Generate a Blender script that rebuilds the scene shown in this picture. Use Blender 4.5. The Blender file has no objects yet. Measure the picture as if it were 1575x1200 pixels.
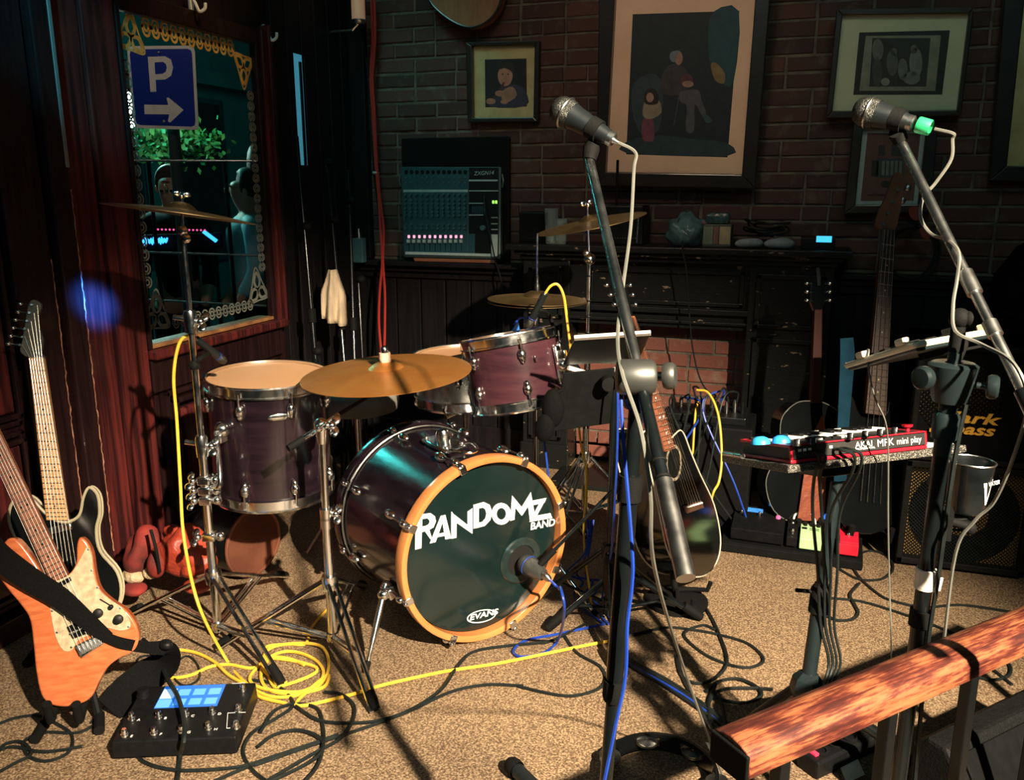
import bpy, bmesh, math, random
from math import sin, cos, pi, radians, sqrt, atan2
from mathutils import Vector, Matrix, Euler
random.seed(7)
V = Vector
sc = bpy.context.scene
col = sc.collection

# ------------------------------------------------------------------ camera
H, FPX = 1.30, 1300.0
PITCH, YAW = radians(13.45), radians(18.8)
cam_d = bpy.data.cameras.new('camera')
cam = bpy.data.objects.new('camera', cam_d)
col.objects.link(cam)
cam.location = (0, 0, H)
cam.rotation_euler = (pi/2 - PITCH, 0, YAW)
cam_d.sensor_width = 36.0
cam_d.lens = 36.0*FPX/1575.0
cam_d.clip_start = 0.05
sc.camera = cam

# ------------------------------------------------------------------ world and lights
w = bpy.data.worlds.new('world'); sc.world = w; w.use_nodes = True
w.node_tree.nodes['Background'].inputs[0].default_value = (0.10, 0.42, 0.45, 1)
w.node_tree.nodes['Background'].inputs[1].default_value = 0.030

def light(name, kind, loc, target, power, color, **kw):
    d = bpy.data.lights.new(name, kind); d.energy = power; d.color = color
    for k, v in kw.items(): setattr(d, k, v)
    o = bpy.data.objects.new(name, d); col.objects.link(o); o.location = loc
    o.rotation_euler = (V(target)-V(loc)).to_track_quat('-Z', 'Y').to_euler()
    return o

KEY = V((2.05, -0.75, 3.1))
key = light('stage_spot', 'SPOT', KEY, (-0.70, 2.22, 0.0), 4200, (1.0, 0.81, 0.58), spot_size=radians(40), spot_blend=0.75, shadow_soft_size=0.045)
light('front_wash', 'AREA', (-0.2, -1.2, 2.9), (-0.5, 2.6, 0.6), 9, (0.60, 0.95, 1.0), shape='RECTANGLE', size=1.2, size_y=0.6)
light('teal_wash', 'SPOT', (-1.75, 2.85, 2.8), (-1.82, 3.92, 1.45), 34, (0.35, 1.0, 0.92), spot_size=radians(48), spot_blend=0.9, shadow_soft_size=0.25)
light('warm_wall_wash', 'SPOT', (-0.7, 1.6, 3.0), (-0.75, 3.92, 1.60), 60, (1.0, 0.76, 0.55), spot_size=radians(46), spot_blend=0.9, shadow_soft_size=0.25)
light('green_wall_wash', 'SPOT', (0.5, 2.0, 3.0), (0.42, 3.92, 1.75), 20, (0.72, 1.0, 0.75), spot_size=radians(50), spot_blend=0.9, shadow_soft_size=0.25)
light('gold_border_fill', 'SPOT', (-1.45, 2.55, 2.75), (-2.19, 2.75, 1.79), 26, (1.0, 0.72, 0.34), spot_size=radians(36), spot_blend=0.8, shadow_soft_size=0.06)  # added unseen spot to bring up the gold knotwork, no fixture here
light('teal_edge_fill', 'SPOT', (-0.9, 0.3, 2.7), (-2.10, 2.05, 1.75), 200, (0.10, 0.80, 1.0), spot_size=radians(13), spot_blend=0.8, shadow_soft_size=0.03)  # added unseen spot that turns the pilaster edge highlight teal
light('blue_glow_spot', 'SPOT', (-0.30, 0.50, 1.75), (-2.14, 2.125, 0.935), 13000, (0.02, 0.17, 1.0), spot_size=radians(3.6), spot_blend=1.0, shadow_soft_size=0.02)  # added narrow beam that throws the blue glow on the left wall

sc.view_settings.view_transform = 'Standard'
sc.view_settings.look = 'None'
sc.view_settings.gamma = 1.0
sc.view_settings.use_curve_mapping = False
sc.view_settings.exposure = 0.0

# ------------------------------------------------------------------ pixel helpers (places read off the photograph)
CP, SP, CY, SY = cos(PITCH), sin(PITCH), cos(YAW), sin(YAW)
EYE = V((0, 0, H))
def ray(px, py):
    l = (px-787.5)/FPX; u = (600.0-py)/FPX
    F = CP + SP*u
    return V((-SY*F + CY*l, CY*F + SY*l, -SP + CP*u)), F
def AT(px, py, F):
    r, f = ray(px, py); return EYE + r*(F/f)
def FL(px, py, z=0.0):
    r, f = ray(px, py); return EYE + r*((z-H)/r.z)
def OX(px, py, X):
    r, f = ray(px, py); return EYE + r*(X/r.x)
def OY(px, py, Y):
    r, f = ray(px, py); return EYE + r*(Y/r.y)
def OP(px, py, P0, n):
    r, f = ray(px, py); return EYE + r*((V(P0)-EYE).dot(n)/r.dot(n))
FWD = V((-SY, CY, 0)); RGT = V((CY, SY, 0)); UP = V((0, 0, 1))
def frame(o, x, y=None, z=None):
    """matrix with origin o; give two of the three axes"""
    if z is None: x = V(x).normalized(); y = (V(y)-x*V(y).dot(x)).normalized(); z = x.cross(y)
    elif y is None: z = V(z).normalized(); x = (V(x)-z*V(x).dot(z)).normalized(); y = z.cross(x)
    else: z = V(z).normalized(); y = (V(y)-z*V(y).dot(z)).normalized(); x = y.cross(z)
    return Matrix(((x.x, y.x, z.x, o[0]), (x.y, y.y, z.y, o[1]), (x.z, y.z, z.z, o[2]), (0, 0, 0, 1)))

# ------------------------------------------------------------------ mesh builder
def spline(pts, n=6, closed=False):
    P = [V(p) for p in pts]; out = []; N = len(P)
    segs = N if closed else N-1
    for i in range(segs):
        p1, p2 = P[i], P[(i+1) % N]
        p0 = P[i-1] if (i > 0 or closed) else p1*2-p2
        p3 = P[(i+2) % N] if (i+2 < N or closed) else p2*2-p1
        for k in range(n):
            t = k/n
            out.append(0.5*((2*p1)+(p2-p0)*t+(2*p0-5*p1+4*p2-p3)*t*t+(3*p1-p0-3*p2+p3)*t**3))
    if not closed: out.append(P[-1])
    return out

class MB:
    def __init__(s, M=None):
        s.v = []; s.f = []; s.M = M
    def add(s, vs, fs):
        o = len(s.v)
        for p in vs:
            p = V(p); s.v.append(s.M @ p if s.M is not None else p)
        s.f += [tuple(i+o for i in f) for f in fs]
        return s
    def box(s, c, size, R=None):
        hx, hy, hz = size[0]/2, size[1]/2, size[2]/2; c = V(c)
        vs = [V((x, y, z)) for x in (-hx, hx) for y in (-hy, hy) for z in (-hz, hz)]
        if R is not None: vs = [R @ p for p in vs]
        return s.add([p+c for p in vs], [(0, 1, 3, 2), (4, 6, 7, 5), (0, 4, 5, 1), (2, 3, 7, 6), (0, 2, 6, 4), (1, 5, 7, 3)])
    def bb(s, a, b):
        return s.box([(a[i]+b[i])/2 for i in range(3)], [abs(b[i]-a[i]) for i in range(3)])
    def tube(s, pts, r, n=8, cap=True, closed=False):
        P = [V(p) for p in pts]; N = len(P)
        rr = r if isinstance(r, (list, tuple)) else [r]*N
        T = []
        for i in range(N):
            a = P[i-1] if (i > 0 or closed) else P[i]
            b = P[(i+1) % N] if (i < N-1 or closed) else P[i]
            d = b-a
            T.append(d.normalized() if d.length > 1e-9 else (T[-1] if T else V((0, 0, 1))))
        up = V((0, 0, 1)) if abs(T[0].z) < 0.9 else V((1, 0, 0))
        x = (up-T[0]*up.dot(T[0])).normalized()
        vs = []
        for i in range(N):
            x = (x-T[i]*x.dot(T[i]))
            x = x.normalized() if x.length > 1e-6 else T[i].orthogonal().normalized()
            y = T[i].cross(x)
            for k in range(n):
                a = 2*pi*k/n
                vs.append(P[i]+(x*cos(a)+y*sin(a))*rr[i])
        fs = []
        for i in range(N if closed else N-1):
            j = (i+1) % N
            for k in range(n):
                fs.append((i*n+k, i*n+(k+1) % n, j*n+(k+1) % n, j*n+k))
        if cap and not closed:
            fs.append(tuple(range(n-1, -1, -1))); fs.append(tuple((N-1)*n+k for k in range(n)))
        return s.add(vs, fs)
    def lathe(s, prof, o=(0, 0, 0), axis=(0, 0, 1), n=24, arc=None):
        """prof: list of (r, h); r==0 closes"""
        z = V(axis).normalized(); x = z.orthogonal().normalized(); y = z.cross(x); o = V(o)
        vs = []; rows = []
        for r, h in prof:
            if r <= 1e-9: rows.append([len(vs)]); vs.append(o+z*h)
            else:
                st = len(vs)
                for k in range(n):
                    a = 2*pi*k/n
                    vs.append(o+z*h+(x*cos(a)+y*sin(a))*r)
                rows.append(list(range(st, st+n)))
        fs = []
        for A, B in zip(rows, rows[1:]):
            for k in range(n):
                k2 = (k+1) % n
                if len(A) == 1 and len(B) == 1: continue
                if len(A) == 1: fs.append((A[0], B[k2], B[k]))
                elif len(B) == 1: fs.append((A[k], A[k2], B[0]))
                else: fs.append((A[k], A[k2], B[k2], B[k]))
        return s.add(vs, fs)
    def rod(s, a, b, r, n=10): return s.tube([a, b], r, n)
    def ball(s, c, r, scl=(1, 1, 1), n=12, m=8):
        c = V(c); vs = []; fs = []
        for i in range(m+1):
            th = pi*i/m
            for k in range(n):
                a = 2*pi*k/n
                vs.append(c+V((sin(th)*cos(a)*scl[0], sin(th)*sin(a)*scl[1], cos(th)*scl[2]))*r)
        for i in range(m):
            for k in range(n):
                fs.append((i*n+k, (i+1)*n+k, (i+1)*n+(k+1) % n, i*n+(k+1) % n))
        return s.add(vs, fs)
    def torus(s, c, axis, R, r, n=32, m=8, flat=1.0):
        z = V(axis).normalized(); x = z.orthogonal().normalized(); y = z.cross(x); c = V(c); vs = []; fs = []
        for i in range(n):
            a = 2*pi*i/n; d = x*cos(a)+y*sin(a)
            for k in range(m):
                b = 2*pi*k/m
                vs.append(c+d*(R+r*cos(b))+z*(r*flat*sin(b)))
        for i in range(n):
            for k in range(m):
                fs.append((i*m+k, ((i+1) % n)*m+k, ((i+1) % n)*m+(k+1) % m, i*m+(k+1) % m))
        return s.add(vs, fs)
    def prism(s, poly, z0, z1, off=None):
        """poly: list of (x,y) in local plane; thickness from z0 to z1"""
        n = len(poly); d = V(off) if off is not None else V((0, 0, 0))
        a = sum(poly[i][0]*poly[(i+1) % n][1]-poly[(i+1) % n][0]*poly[i][1] for i in range(n))
        if a < 0: poly = list(poly)[::-1]
        vs = [V((p[0], p[1], z0)) for p in poly]+[V((p[0], p[1], z1))+d for p in poly]
        fs = [tuple(range(n-1, -1, -1)), tuple(range(n, 2*n))]+[(i, (i+1) % n, n+(i+1) % n, n+i) for i in range(n)]
        return s.add(vs, fs)
    def slab(s, pts, nrm, t):
        """world polygon pts, extruded by t along nrm"""
        n = len(pts); d = V(nrm).normalized()*t
        P = [V(p) for p in pts]
        ar = V((0, 0, 0))
        for i in range(n): ar += P[i].cross(P[(i+1) % n])
        if ar.dot(d) < 0: P = P[::-1]
        return s.add(P+[p+d for p in P], [tuple(range(n-1, -1, -1)), tuple(range(n, 2*n))]+[(i, (i+1) % n, n+(i+1) % n, n+i) for i in range(n)])
    def build(s, name, m, parent=None, smooth=40, bevel=0, seg=2, sub=0):
        if parent is not None:
            o0 = V(parent['_w'])
        else:
            xs = [p.x for p in s.v]; ys = [p.y for p in s.v]; zs = [p.z for p in s.v]
            o0 = V(((min(xs)+max(xs))/2, (min(ys)+max(ys))/2, min(zs)))
        me = bpy.data.meshes.new(name)
        me.from_pydata([tuple(p-o0) for p in s.v], [], s.f)
        me.validate()
        bm = bmesh.new(); bm.from_mesh(me)
        bmesh.ops.recalc_face_normals(bm, faces=bm.faces); bm.to_mesh(me); bm.free()
        if smooth:
            me.polygons.foreach_set('use_smooth', [True]*len(me.polygons))
            me.set_sharp_from_angle(angle=radians(smooth))
        me.materials.append(m)
        o = bpy.data.objects.new(name, me); col.objects.link(o)
        if parent is not None: o.parent = parent
        else: o.location = o0
        o['_w'] = tuple(o0)
        if bevel:
            b = o.modifiers.new('bevel', 'BEVEL'); b.width = bevel; b.segments = seg; b.limit_method = 'ANGLE'; b.angle_limit = radians(50)
        if sub:
            b = o.modifiers.new('subd', 'SUBSURF'); b.levels = sub; b.render_levels = sub
        return o

def tag(o, label, cat, group=None, kind=None):
    o['label'] = label; o['category'] = cat
    if group: o['group'] = group
    if kind: o['kind'] = kind
    return o
def struct(o, label=None):
    o['kind'] = 'structure'
    if label: o['label'] = label
    return o
def thing(name, label, cat, loc, group=None):
    o = bpy.data.objects.new(name, None); col.objects.link(o); o.location = loc; o['_w'] = tuple(V(loc))
    o.empty_display_size = 0.05
    return tag(o, label, cat, group)
def text_mesh(txt, M, size, depth, name, m, parent, align='CENTER', shear=0, sx=1.0, bold=0.0):
    cu = bpy.data.curves.new('t', 'FONT'); cu.body = txt; cu.size = size; cu.extrude = depth; cu.align_x = align; cu.shear = shear; cu.offset = bold
    cu.resolution_u = 3
    o = bpy.data.objects.new('t', cu); col.objects.link(o)
    bpy.context.view_layer.update()
    me = bpy.data.meshes.new_from_object(o)
    bpy.data.objects.remove(o)
    b = MB(M)
    b.add([V((v.co.x*sx, v.co.y, v.co.z)) for v in me.vertices], [tuple(p.vertices) for p in me.polygons])
    bpy.data.meshes.remove(me)
    return b.build(name, m, parent, smooth=0)

# ------------------------------------------------------------------ materials
def mat(name, c, rough=0.5, metal=0.0, c2=None, scale=8.0, stretch=(1, 1, 1), detail=4.0, bump=0.0, bscale=60.0, coat=0.0, emit=None, es=0.0,
        spec=0.5, lo=0.35, hi=0.65, rvar=0.0, trans=0.0, alpha=1.0, ior=1.45):
    m = bpy.data.materials.new(name); m.use_nodes = True
    nt = m.node_tree; N = nt.nodes; L = nt.links; p = N['Principled BSDF']
    p.inputs['Base Color'].default_value = (*c, 1); p.inputs['Roughness'].default_value = rough; p.inputs['Metallic'].default_value = metal
    p.inputs['Specular IOR Level'].default_value = spec; p.inputs['Coat Weight'].default_value = coat; p.inputs['Coat Roughness'].default_value = 0.12
    p.inputs['Transmission Weight'].default_value = trans; p.inputs['Alpha'].default_value = alpha; p.inputs['IOR'].default_value = ior
    if emit: p.inputs['Emission Color'].default_value = (*emit, 1); p.inputs['Emission Strength'].default_value = es
    if c2 or bump or rvar:
        tc = N.new('ShaderNodeTexCoord'); mp = N.new('ShaderNodeMapping'); mp.inputs['Scale'].default_value = stretch
        L.new(tc.outputs['Object'], mp.inputs['Vector'])
    if c2 or rvar:
        nz = N.new('ShaderNodeTexNoise'); nz.inputs['Scale'].default_value = scale; nz.inputs['Detail'].default_value = detail
        L.new(mp.outputs[0], nz.inputs['Vector'])
    if c2:
        r = N.new('ShaderNodeValToRGB'); r.color_ramp.elements[0].position = lo; r.color_ramp.elements[1].position = hi
        r.color_ramp.elements[0].color = (*c, 1); r.color_ramp.elements[1].color = (*c2, 1)
        L.new(nz.outputs['Fac'], r.inputs[0]); L.new(r.outputs[0], p.inputs['Base Color'])
    if rvar:
        mr = N.new('ShaderNodeMapRange'); mr.inputs['From Min'].default_value = 0.3; mr.inputs['From Max'].default_value = 0.7
        mr.inputs['To Min'].default_value = max(0.02, rough-rvar); mr.inputs['To Max'].default_value = rough+rvar
        L.new(nz.outputs['Fac'], mr.inputs[0]); L.new(mr.outputs[0], p.inputs['Roughness'])
    if bump:
        n2 = N.new('ShaderNodeTexNoise'); n2.inputs['Scale'].default_value = bscale; n2.inputs['Detail'].default_value = 3
        L.new(mp.outputs[0], n2.inputs['Vector'])
        b = N.new('ShaderNodeBump'); b.inputs['Strength'].default_value = bump; b.inputs['Distance'].default_value = 0.01
        L.new(n2.outputs['Fac'], b.inputs['Height']); L.new(b.outputs[0], p.inputs['Normal'])
    return m

M = {}
M['black'] = mat('black_metal', (0.004, 0.005, 0.0055), 0.38, 0.0, rvar=0.08, scale=30, coat=0.05, spec=0.3)
M['matte_black'] = mat('matte_black', (0.0025, 0.003, 0.0032), 0.7, c2=(0.004, 0.0045, 0.005), scale=40, spec=0.12)
M['rubber'] = mat('rubber', (0.0045, 0.005, 0.005), 0.75, bump=0.1, bscale=200, spec=0.15)
M['plastic'] = mat('black_plastic', (0.004, 0.0045, 0.005), 0.45, c2=(0.006, 0.0065, 0.007), scale=60, spec=0.2)
M['pole'] = mat('stand_black', (0.005, 0.0075, 0.0085), 0.30, 0.3, rvar=0.08, scale=25, coat=0.4, spec=0.35)
M['chrome'] = mat('chrome', (0.78, 0.80, 0.80), 0.17, 1.0, rvar=0.06, scale=40)
M['boom'] = mat('boom_chrome', (0.72, 0.75, 0.74), 0.26, 1.0, rvar=0.05, scale=20)
M['steel'] = mat('dull_steel', (0.46, 0.47, 0.46), 0.32, 1.0, c2=(0.36, 0.37, 0.36), scale=30, rvar=0.08)
M['cable'] = mat('cable_black', (0.006, 0.009, 0.009), 0.45, c2=(0.010, 0.014, 0.014), scale=40, spec=0.3)
M['cable_yellow'] = mat('cable_yellow', (0.75, 0.47, 0.05), 0.45, c2=(0.68, 0.40, 0.04), scale=30)
M['cable_blue'] = mat('cable_blue', (0.008, 0.034, 0.26), 0.4, c2=(0.010, 0.045, 0.32), scale=30)
M['cable_red'] = mat('cable_red', (0.42, 0.03, 0.025), 0.45, c2=(0.36, 0.03, 0.02), scale=30)
M['cable_grey'] = mat('cable_grey', (0.13, 0.135, 0.12), 0.30, c2=(0.10, 0.105, 0.095), scale=30)
M['white'] = mat('white_paint', (0.78, 0.77, 0.73), 0.5, c2=(0.72, 0.71, 0.67), scale=20)
M['paper'] = mat('paper', (0.86, 0.86, 0.82), 0.7, c2=(0.82, 0.82, 0.78), scale=10)
M['wood_dark'] = mat('dark_varnished_wood', (0.020, 0.008, 0.008), 0.34, c2=(0.009, 0.004, 0.005), scale=5, stretch=(14, 14, 0.8), bump=0.12, bscale=6, coat=0.3, spec=0.3)
M['wood_red'] = mat('red_varnished_wood', (0.105, 0.018, 0.016), 0.36, c2=(0.026, 0.007, 0.008), scale=3.5, stretch=(16, 16, 0.7), bump=0.10, bscale=5, coat=0.3, lo=0.38, hi=0.62, spec=0.3)
M['panel'] = mat('black_brown_panel', (0.010, 0.008, 0.009), 0.45, c2=(0.005, 0.005, 0.006), scale=4, stretch=(12, 12, 0.8), bump=0.08, bscale=6, spec=0.2)
M['mantel'] = mat('chipped_black_paint', (0.008, 0.009, 0.009), 0.35, c2=(0.22, 0.16, 0.11), scale=22, stretch=(1, 1, 2.2), detail=8, lo=0.66, hi=0.70, bump=0.15, bscale=30, spec=0.25)

# ================================================================== THE SETTING
XL, YB = -2.16, 3.92

# ---- floor: speckled tan sheet flooring
def floor_mat():
    m = bpy.data.materials.new('speckled_floor'); m.use_nodes = True
    nt = m.node_tree; N = nt.nodes; L = nt.links; p = N['Principled BSDF']
    tc = N.new('ShaderNodeTexCoord')
    n1 = N.new('ShaderNodeTexNoise'); n1.inputs['Scale'].default_value = 205; n1.inputs['Detail'].default_value = 2
    r1 = N.new('ShaderNodeValToRGB'); e = r1.color_ramp.elements
    e[0].position = 0.34; e[0].color = (0.075, 0.050, 0.031, 1); e[1].position = 0.66; e[1].color = (0.38, 0.28, 0.175, 1)
    x = e.new(0.5); x.color = (0.195, 0.130, 0.076, 1)
    n2 = N.new('ShaderNodeTexNoise'); n2.inputs['Scale'].default_value = 2.2; n2.inputs['Detail'].default_value = 5
    r2 = N.new('ShaderNodeValToRGB'); r2.color_ramp.elements[0].position = 0.3; r2.color_ramp.elements[1].position = 0.7
    r2.color_ramp.elements[0].color = (0.72, 0.72, 0.72, 1); r2.color_ramp.elements[1].color = (1.1, 1.08, 1.05, 1)
    mx = N.new('ShaderNodeMixRGB'); mx.blend_type = 'MULTIPLY'; mx.inputs[0].default_value = 1
    L.new(tc.outputs['Object'], n1.inputs['Vector']); L.new(tc.outputs['Object'], n2.inputs['Vector'])
    L.new(n1.outputs['Fac'], r1.inputs[0]); L.new(n2.outputs['Fac'], r2.inputs[0])
    L.new(r1.outputs[0], mx.inputs[1]); L.new(r2.outputs[0], mx.inputs[2]); L.new(mx.outputs[0], p.inputs['Base Color'])
    p.inputs['Roughness'].default_value = 0.62
    b = N.new('ShaderNodeBump'); b.inputs['Strength'].default_value = 0.35; b.inputs['Distance'].default_value = 0.004
    L.new(n1.outputs['Fac'], b.inputs['Height']); L.new(b.outputs[0], p.inputs['Normal'])
    return m
M['floor'] = floor_mat()
struct(MB().bb((XL-0.05, -2.0, -0.06), (3.2, YB+0.2, 0.0)).build('floor', M['floor'], smooth=0))

# ---- back wall: mortar bed with single bricks standing proud of it
def brick_mat(name, a, b, dirt):
    m = bpy.data.materials.new(name); m.use_nodes = True
    nt = m.node_tree; N = nt.nodes; L = nt.links; p = N['Principled BSDF']
    oi = N.new('ShaderNodeObjectInfo'); r = N.new('ShaderNodeValToRGB')
    r.color_ramp.elements[0].color = (*a, 1); r.color_ramp.elements[1].color = (*b, 1)
    L.new(oi.outputs['Random'], r.inputs[0])
    tc = N.new('ShaderNodeTexCoord'); ad = N.new('ShaderNodeVectorMath'); ad.operation = 'ADD'
    L.new(tc.outputs['Object'], ad.inputs[0]); L.new(oi.outputs['Location'], ad.inputs[1])
    n = N.new('ShaderNodeTexNoise'); n.inputs['Scale'].default_value = 14; n.inputs['Detail'].default_value = 6
    L.new(ad.outputs[0], n.inputs['Vector'])
    r2 = N.new('ShaderNodeValToRGB'); r2.color_ramp.elements[0].position = 0.56; r2.color_ramp.elements[1].position = 0.75
    r2.color_ramp.elements[0].color = (0, 0, 0, 1); r2.color_ramp.elements[1].color = (0.7, 0.7, 0.7, 1)
    L.new(n.outputs['Fac'], r2.inputs[0])
    mx = N.new('ShaderNodeMixRGB'); mx.inputs[2].default_value = (*dirt, 1)
    L.new(r2.outputs[0], mx.inputs[0]); L.new(r.outputs[0], mx.inputs[1]); L.new(mx.outputs[0], p.inputs['Base Color'])
    p.inputs['Roughness'].default_value = 0.85
    n3 = N.new('ShaderNodeTexNoise'); n3.inputs['Scale'].default_value = 90; n3.inputs['Detail'].default_value = 4
    L.new(ad.outputs[0], n3.inputs['Vector'])
    bp = N.new('ShaderNodeBump'); bp.inputs['Strength'].default_value = 0.5; bp.inputs['Distance'].default_value = 0.004
    L.new(n3.outputs['Fac'], bp.inputs['Height']); L.new(bp.outputs[0], p.inputs['Normal'])
    return m
M['brick'] = brick_mat('brick_red_brown', (0.038, 0.016, 0.013), (0.082, 0.034, 0.025), (0.10, 0.082, 0.064))
M['mortar'] = mat('mortar', (0.15, 0.130, 0.10), 0.9, c2=(0.065, 0.058, 0.045), scale=12, bump=0.6, bscale=70)
wall_back = struct(MB().bb((XL-0.1, YB+0.003, -0.02), (3.2, YB+0.15, 3.0)).build('wall_back', M['mortar'], smooth=0))
BC, BL = 0.0677, 0.213
def brick_meshes(y_depth, bm_='brick'):
    out = []
    for k in range(5):
        rnd = random.Random(k+3); b = MB()
        l, h, d = BL-0.011, BC-0.010, y_depth
        vs = []
        for sx in (-1, 1):
            for sz in (-1, 1):
                jx, jz, jy = rnd.uniform(-.002, .002), rnd.uniform(-.0018, .0018), rnd.uniform(-.0015, .0015)
                vs.append(V((sx*l/2+jx, d, sz*h/2+jz)))
                vs.append(V((sx*(l/2-.004)+jx, jy, sz*(h/2-.004)+jz)))
                vs.append(V((sx*l/2+jx, 0.004+jy, sz*h/2+jz)))
        I = lambda sx, sz, k: (sx*2+sz)*3+k
        fs = [(I(0, 0, 1), I(1, 0, 1), I(1, 1, 1), I(0, 1, 1))]
        ring = [(0, 0), (1, 0), (1, 1), (0, 1)]
        for q in range(4):
            a, c = ring[q], ring[(q+1) % 4]
            fs.append((I(*a, 1), I(*a, 2), I(*c, 2), I(*c, 1)))
            fs.append((I(*a, 2), I(*a, 0), I(*c, 0), I(*c, 2)))
        b.add(vs, fs)
        me = bpy.data.meshes.new('brick'); me.from_pydata([tuple(p) for p in b.v], [], b.f)
        bm = bmesh.new(); bm.from_mesh(me); bmesh.ops.recalc_face_normals(bm, faces=bm.faces); bm.to_mesh(me); bm.free()
        me.materials.append(M[bm_]); out.append(me)
    return out
BM = brick_meshes(0.016)
def lay_bricks(parent, x0, x1, z0, z1, y, rnd, meshes=None):
    """running bond with some headers; returns list of leftovers for a joined mass"""
    n = 0; row = 0; z = z0
    w0 = V(parent['_w'])
    while z+BC*0.6 < z1:
        x = x0-(BL/2 if row % 2 else 0)-rnd.uniform(0, .01)
        while x < x1:
            L_ = BL
            if rnd.random() < 0.10: L_ = BL*0.5
            a, b_ = max(x, x0), min(x+L_, x1)
            if b_-a > 0.03:
                o = bpy.data.objects.new('brick', rnd.choice(meshes or BM)); col.objects.link(o); o.parent = parent
                o.location = V(((a+b_)/2, y+rnd.uniform(-.003, .003), z+BC/2))-w0
                o.scale = ((b_-a)/BL, 1, 1); n += 1
            x += L_
        z += BC; row += 1
    return n
rb = random.Random(11)
lay_bricks(wall_back, XL+0.02, 0.96, 0.955, 2.24, YB-0.004, rb)
far = MB()                                     # the bricks beyond the picture, one mass
z = 0.955; row = 0
while z < 2.95:
    xs = 0.96 if z < 2.235 else XL+0.02
    x = xs-(BL/2 if row % 2 else 0)
    while x < 3.1:
        a = max(x, xs)
        if x+BL-a > .03: far.bb((a+.005, YB-.004, z+.005), (x+BL-.006, YB+.014, z+BC-.005))
        x += BL
    z += BC; row += 1
fb = far.build('brick_field', M['brick'], wall_back, smooth=0); fb['kind'] = 'stuff'

# ---- wainscot below the brick, with a moulded ledge
wains = struct(MB().bb((XL, YB-0.03, 0), (3.0, YB+0.012, 0.90)).build('trim_1', M['panel'], smooth=0), 'black brown wainscot below the brick wall')
for i in range(26):
    x0 = XL+0.09+i*0.135
    if -1.25 < x0 < 0.12: continue
    MB().bb((x0, YB-0.046, 0.10), (x0+0.128, YB-0.03, 0.86)).build('plank', M['panel'], wains, smooth=0, bevel=0.003)
MB().bb((XL, YB-0.055, 0.0), (3.0, YB-0.03, 0.12)).build('skirting', M['panel'], wains, smooth=0, bevel=0.004)
led = MB()
led.bb((XL, YB-0.13, 0.925), (-1.24, YB-0.006, 0.948)); led.bb((XL, YB-0.09, 0.895), (-1.24, YB-0.03, 0.925)); led.bb((XL, YB-0.065, 0.862), (-1.24, YB-0.03, 0.895))
led.build('ledge', M['panel'], wains, smooth=0, bevel=0.004)
led = MB()
led.bb((0.16, YB-0.10, 0.925), (3.0, YB-0.006, 0.948)); led.bb((0.16, YB-0.075, 0.895), (3.0, YB-0.03, 0.925)); led.bb((0.16, YB-0.06, 0.862), (3.0, YB-0.03, 0.895))
led.build('ledge', M['panel'], wains, smooth=0, bevel=0.004)

# ---- fireplace surround
FX0, FX1 = -1.235, 0.16
fp = thing('fireplace', 'black chipped-paint fireplace surround with brick filled opening below the mantel', 'fireplace', ((FX0+FX1)/2, 3.72, 0))
YM = 3.62
m_ = MB(); m_.bb((FX0-0.03, YM, 1.028), (FX1+0.03, YB-0.006, 1.056)); m_.bb((FX0, YM+0.03, 1.008), (FX1, YB-0.03, 1.028)); m_.bb((FX0+.02, YM+0.06, 0.985), (FX1-.02, YB-0.03, 1.008))
m_.build('mantel_shelf', M['mantel'], fp, smooth=0, bevel=0.005)
m_ = MB(); m_.bb((FX0+.05, 3.73, 0.70), (FX1-.05, YB-0.03, 0.985)); m_.build('frieze', M['mantel'], fp, smooth=0)
m_ = MB()
for (a, b, c, d) in ((-0.90, -0.225, 0.80, 0.955),):
    m_.bb((a, 3.716, c), (b, 3.73, c+.018)); m_.bb((a, 3.716, d-.018), (b, 3.73, d)); m_.bb((a, 3.716, c), (a+.018, 3.73, d)); m_.bb((b-.018, 3.716, c), (b, 3.73, d))
m_.build('frieze_moulding', M['mantel'], fp, smooth=0, bevel=0.003)
m_ = MB(); m_.bb((FX0+.06, 3.70, 0.765), (FX1-.06, 3.73, 0.79)); m_.bb((FX0+.06, 3.71, 0.72), (FX1-.06, 3.73, 0.735)); m_.build('frieze_bead', M['mantel'], fp, smooth=0, bevel=0.004)
for (a, b) in ((FX0+.03, -0.985), (-0.205, FX1-.03)):
    p = MB().bb((a, 3.70, 0.0), (b, YB-0.03, 0.985)).build('pilaster', M['mantel'], fp, smooth=0, bevel=0.004)
    q = MB(); q.bb((a+.03, 3.686, 0.14), (a+.05, 3.70, 0.68)); q.bb((b-.05, 3.686, 0.14), (b-.03, 3.70, 0.68)); q.bb((a+.03, 3.686, 0.66), (b-.03, 3.70, 0.68)); q.bb((a+.03, 3.686, 0.14), (b-.03, 3.70, 0.16))
    q.build('pilaster_moulding', M['mantel'], p, smooth=0, bevel=0.003)
    q = MB(); q.bb((a+.03, 3.686, 0.72), (a+.05, 3.70, 0.95)); q.bb((b-.05, 3.686, 0.72), (b-.03, 3.70, 0.95)); q.bb((a+.03, 3.686, 0.93), (b-.03, 3.70, 0.95)); q.bb((a+.03, 3.686, 0.72), (b-.03, 3.70, 0.74))
    q.build('pilaster_moulding', M['mantel'], p, smooth=0, bevel=0.003)
    q = MB(); q.bb((a-.01, 3.68, 0.0), (b+.01, 3.70, 0.12)); q.build('plinth', M['mantel'], p, smooth=0, bevel=0.004)
infill = MB().bb((-0.985, 3.865, 0.0), (-0.205, YB-0.03, 0.70)).build('brick_infill', M['mortar'], fp, smooth=0)
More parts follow.
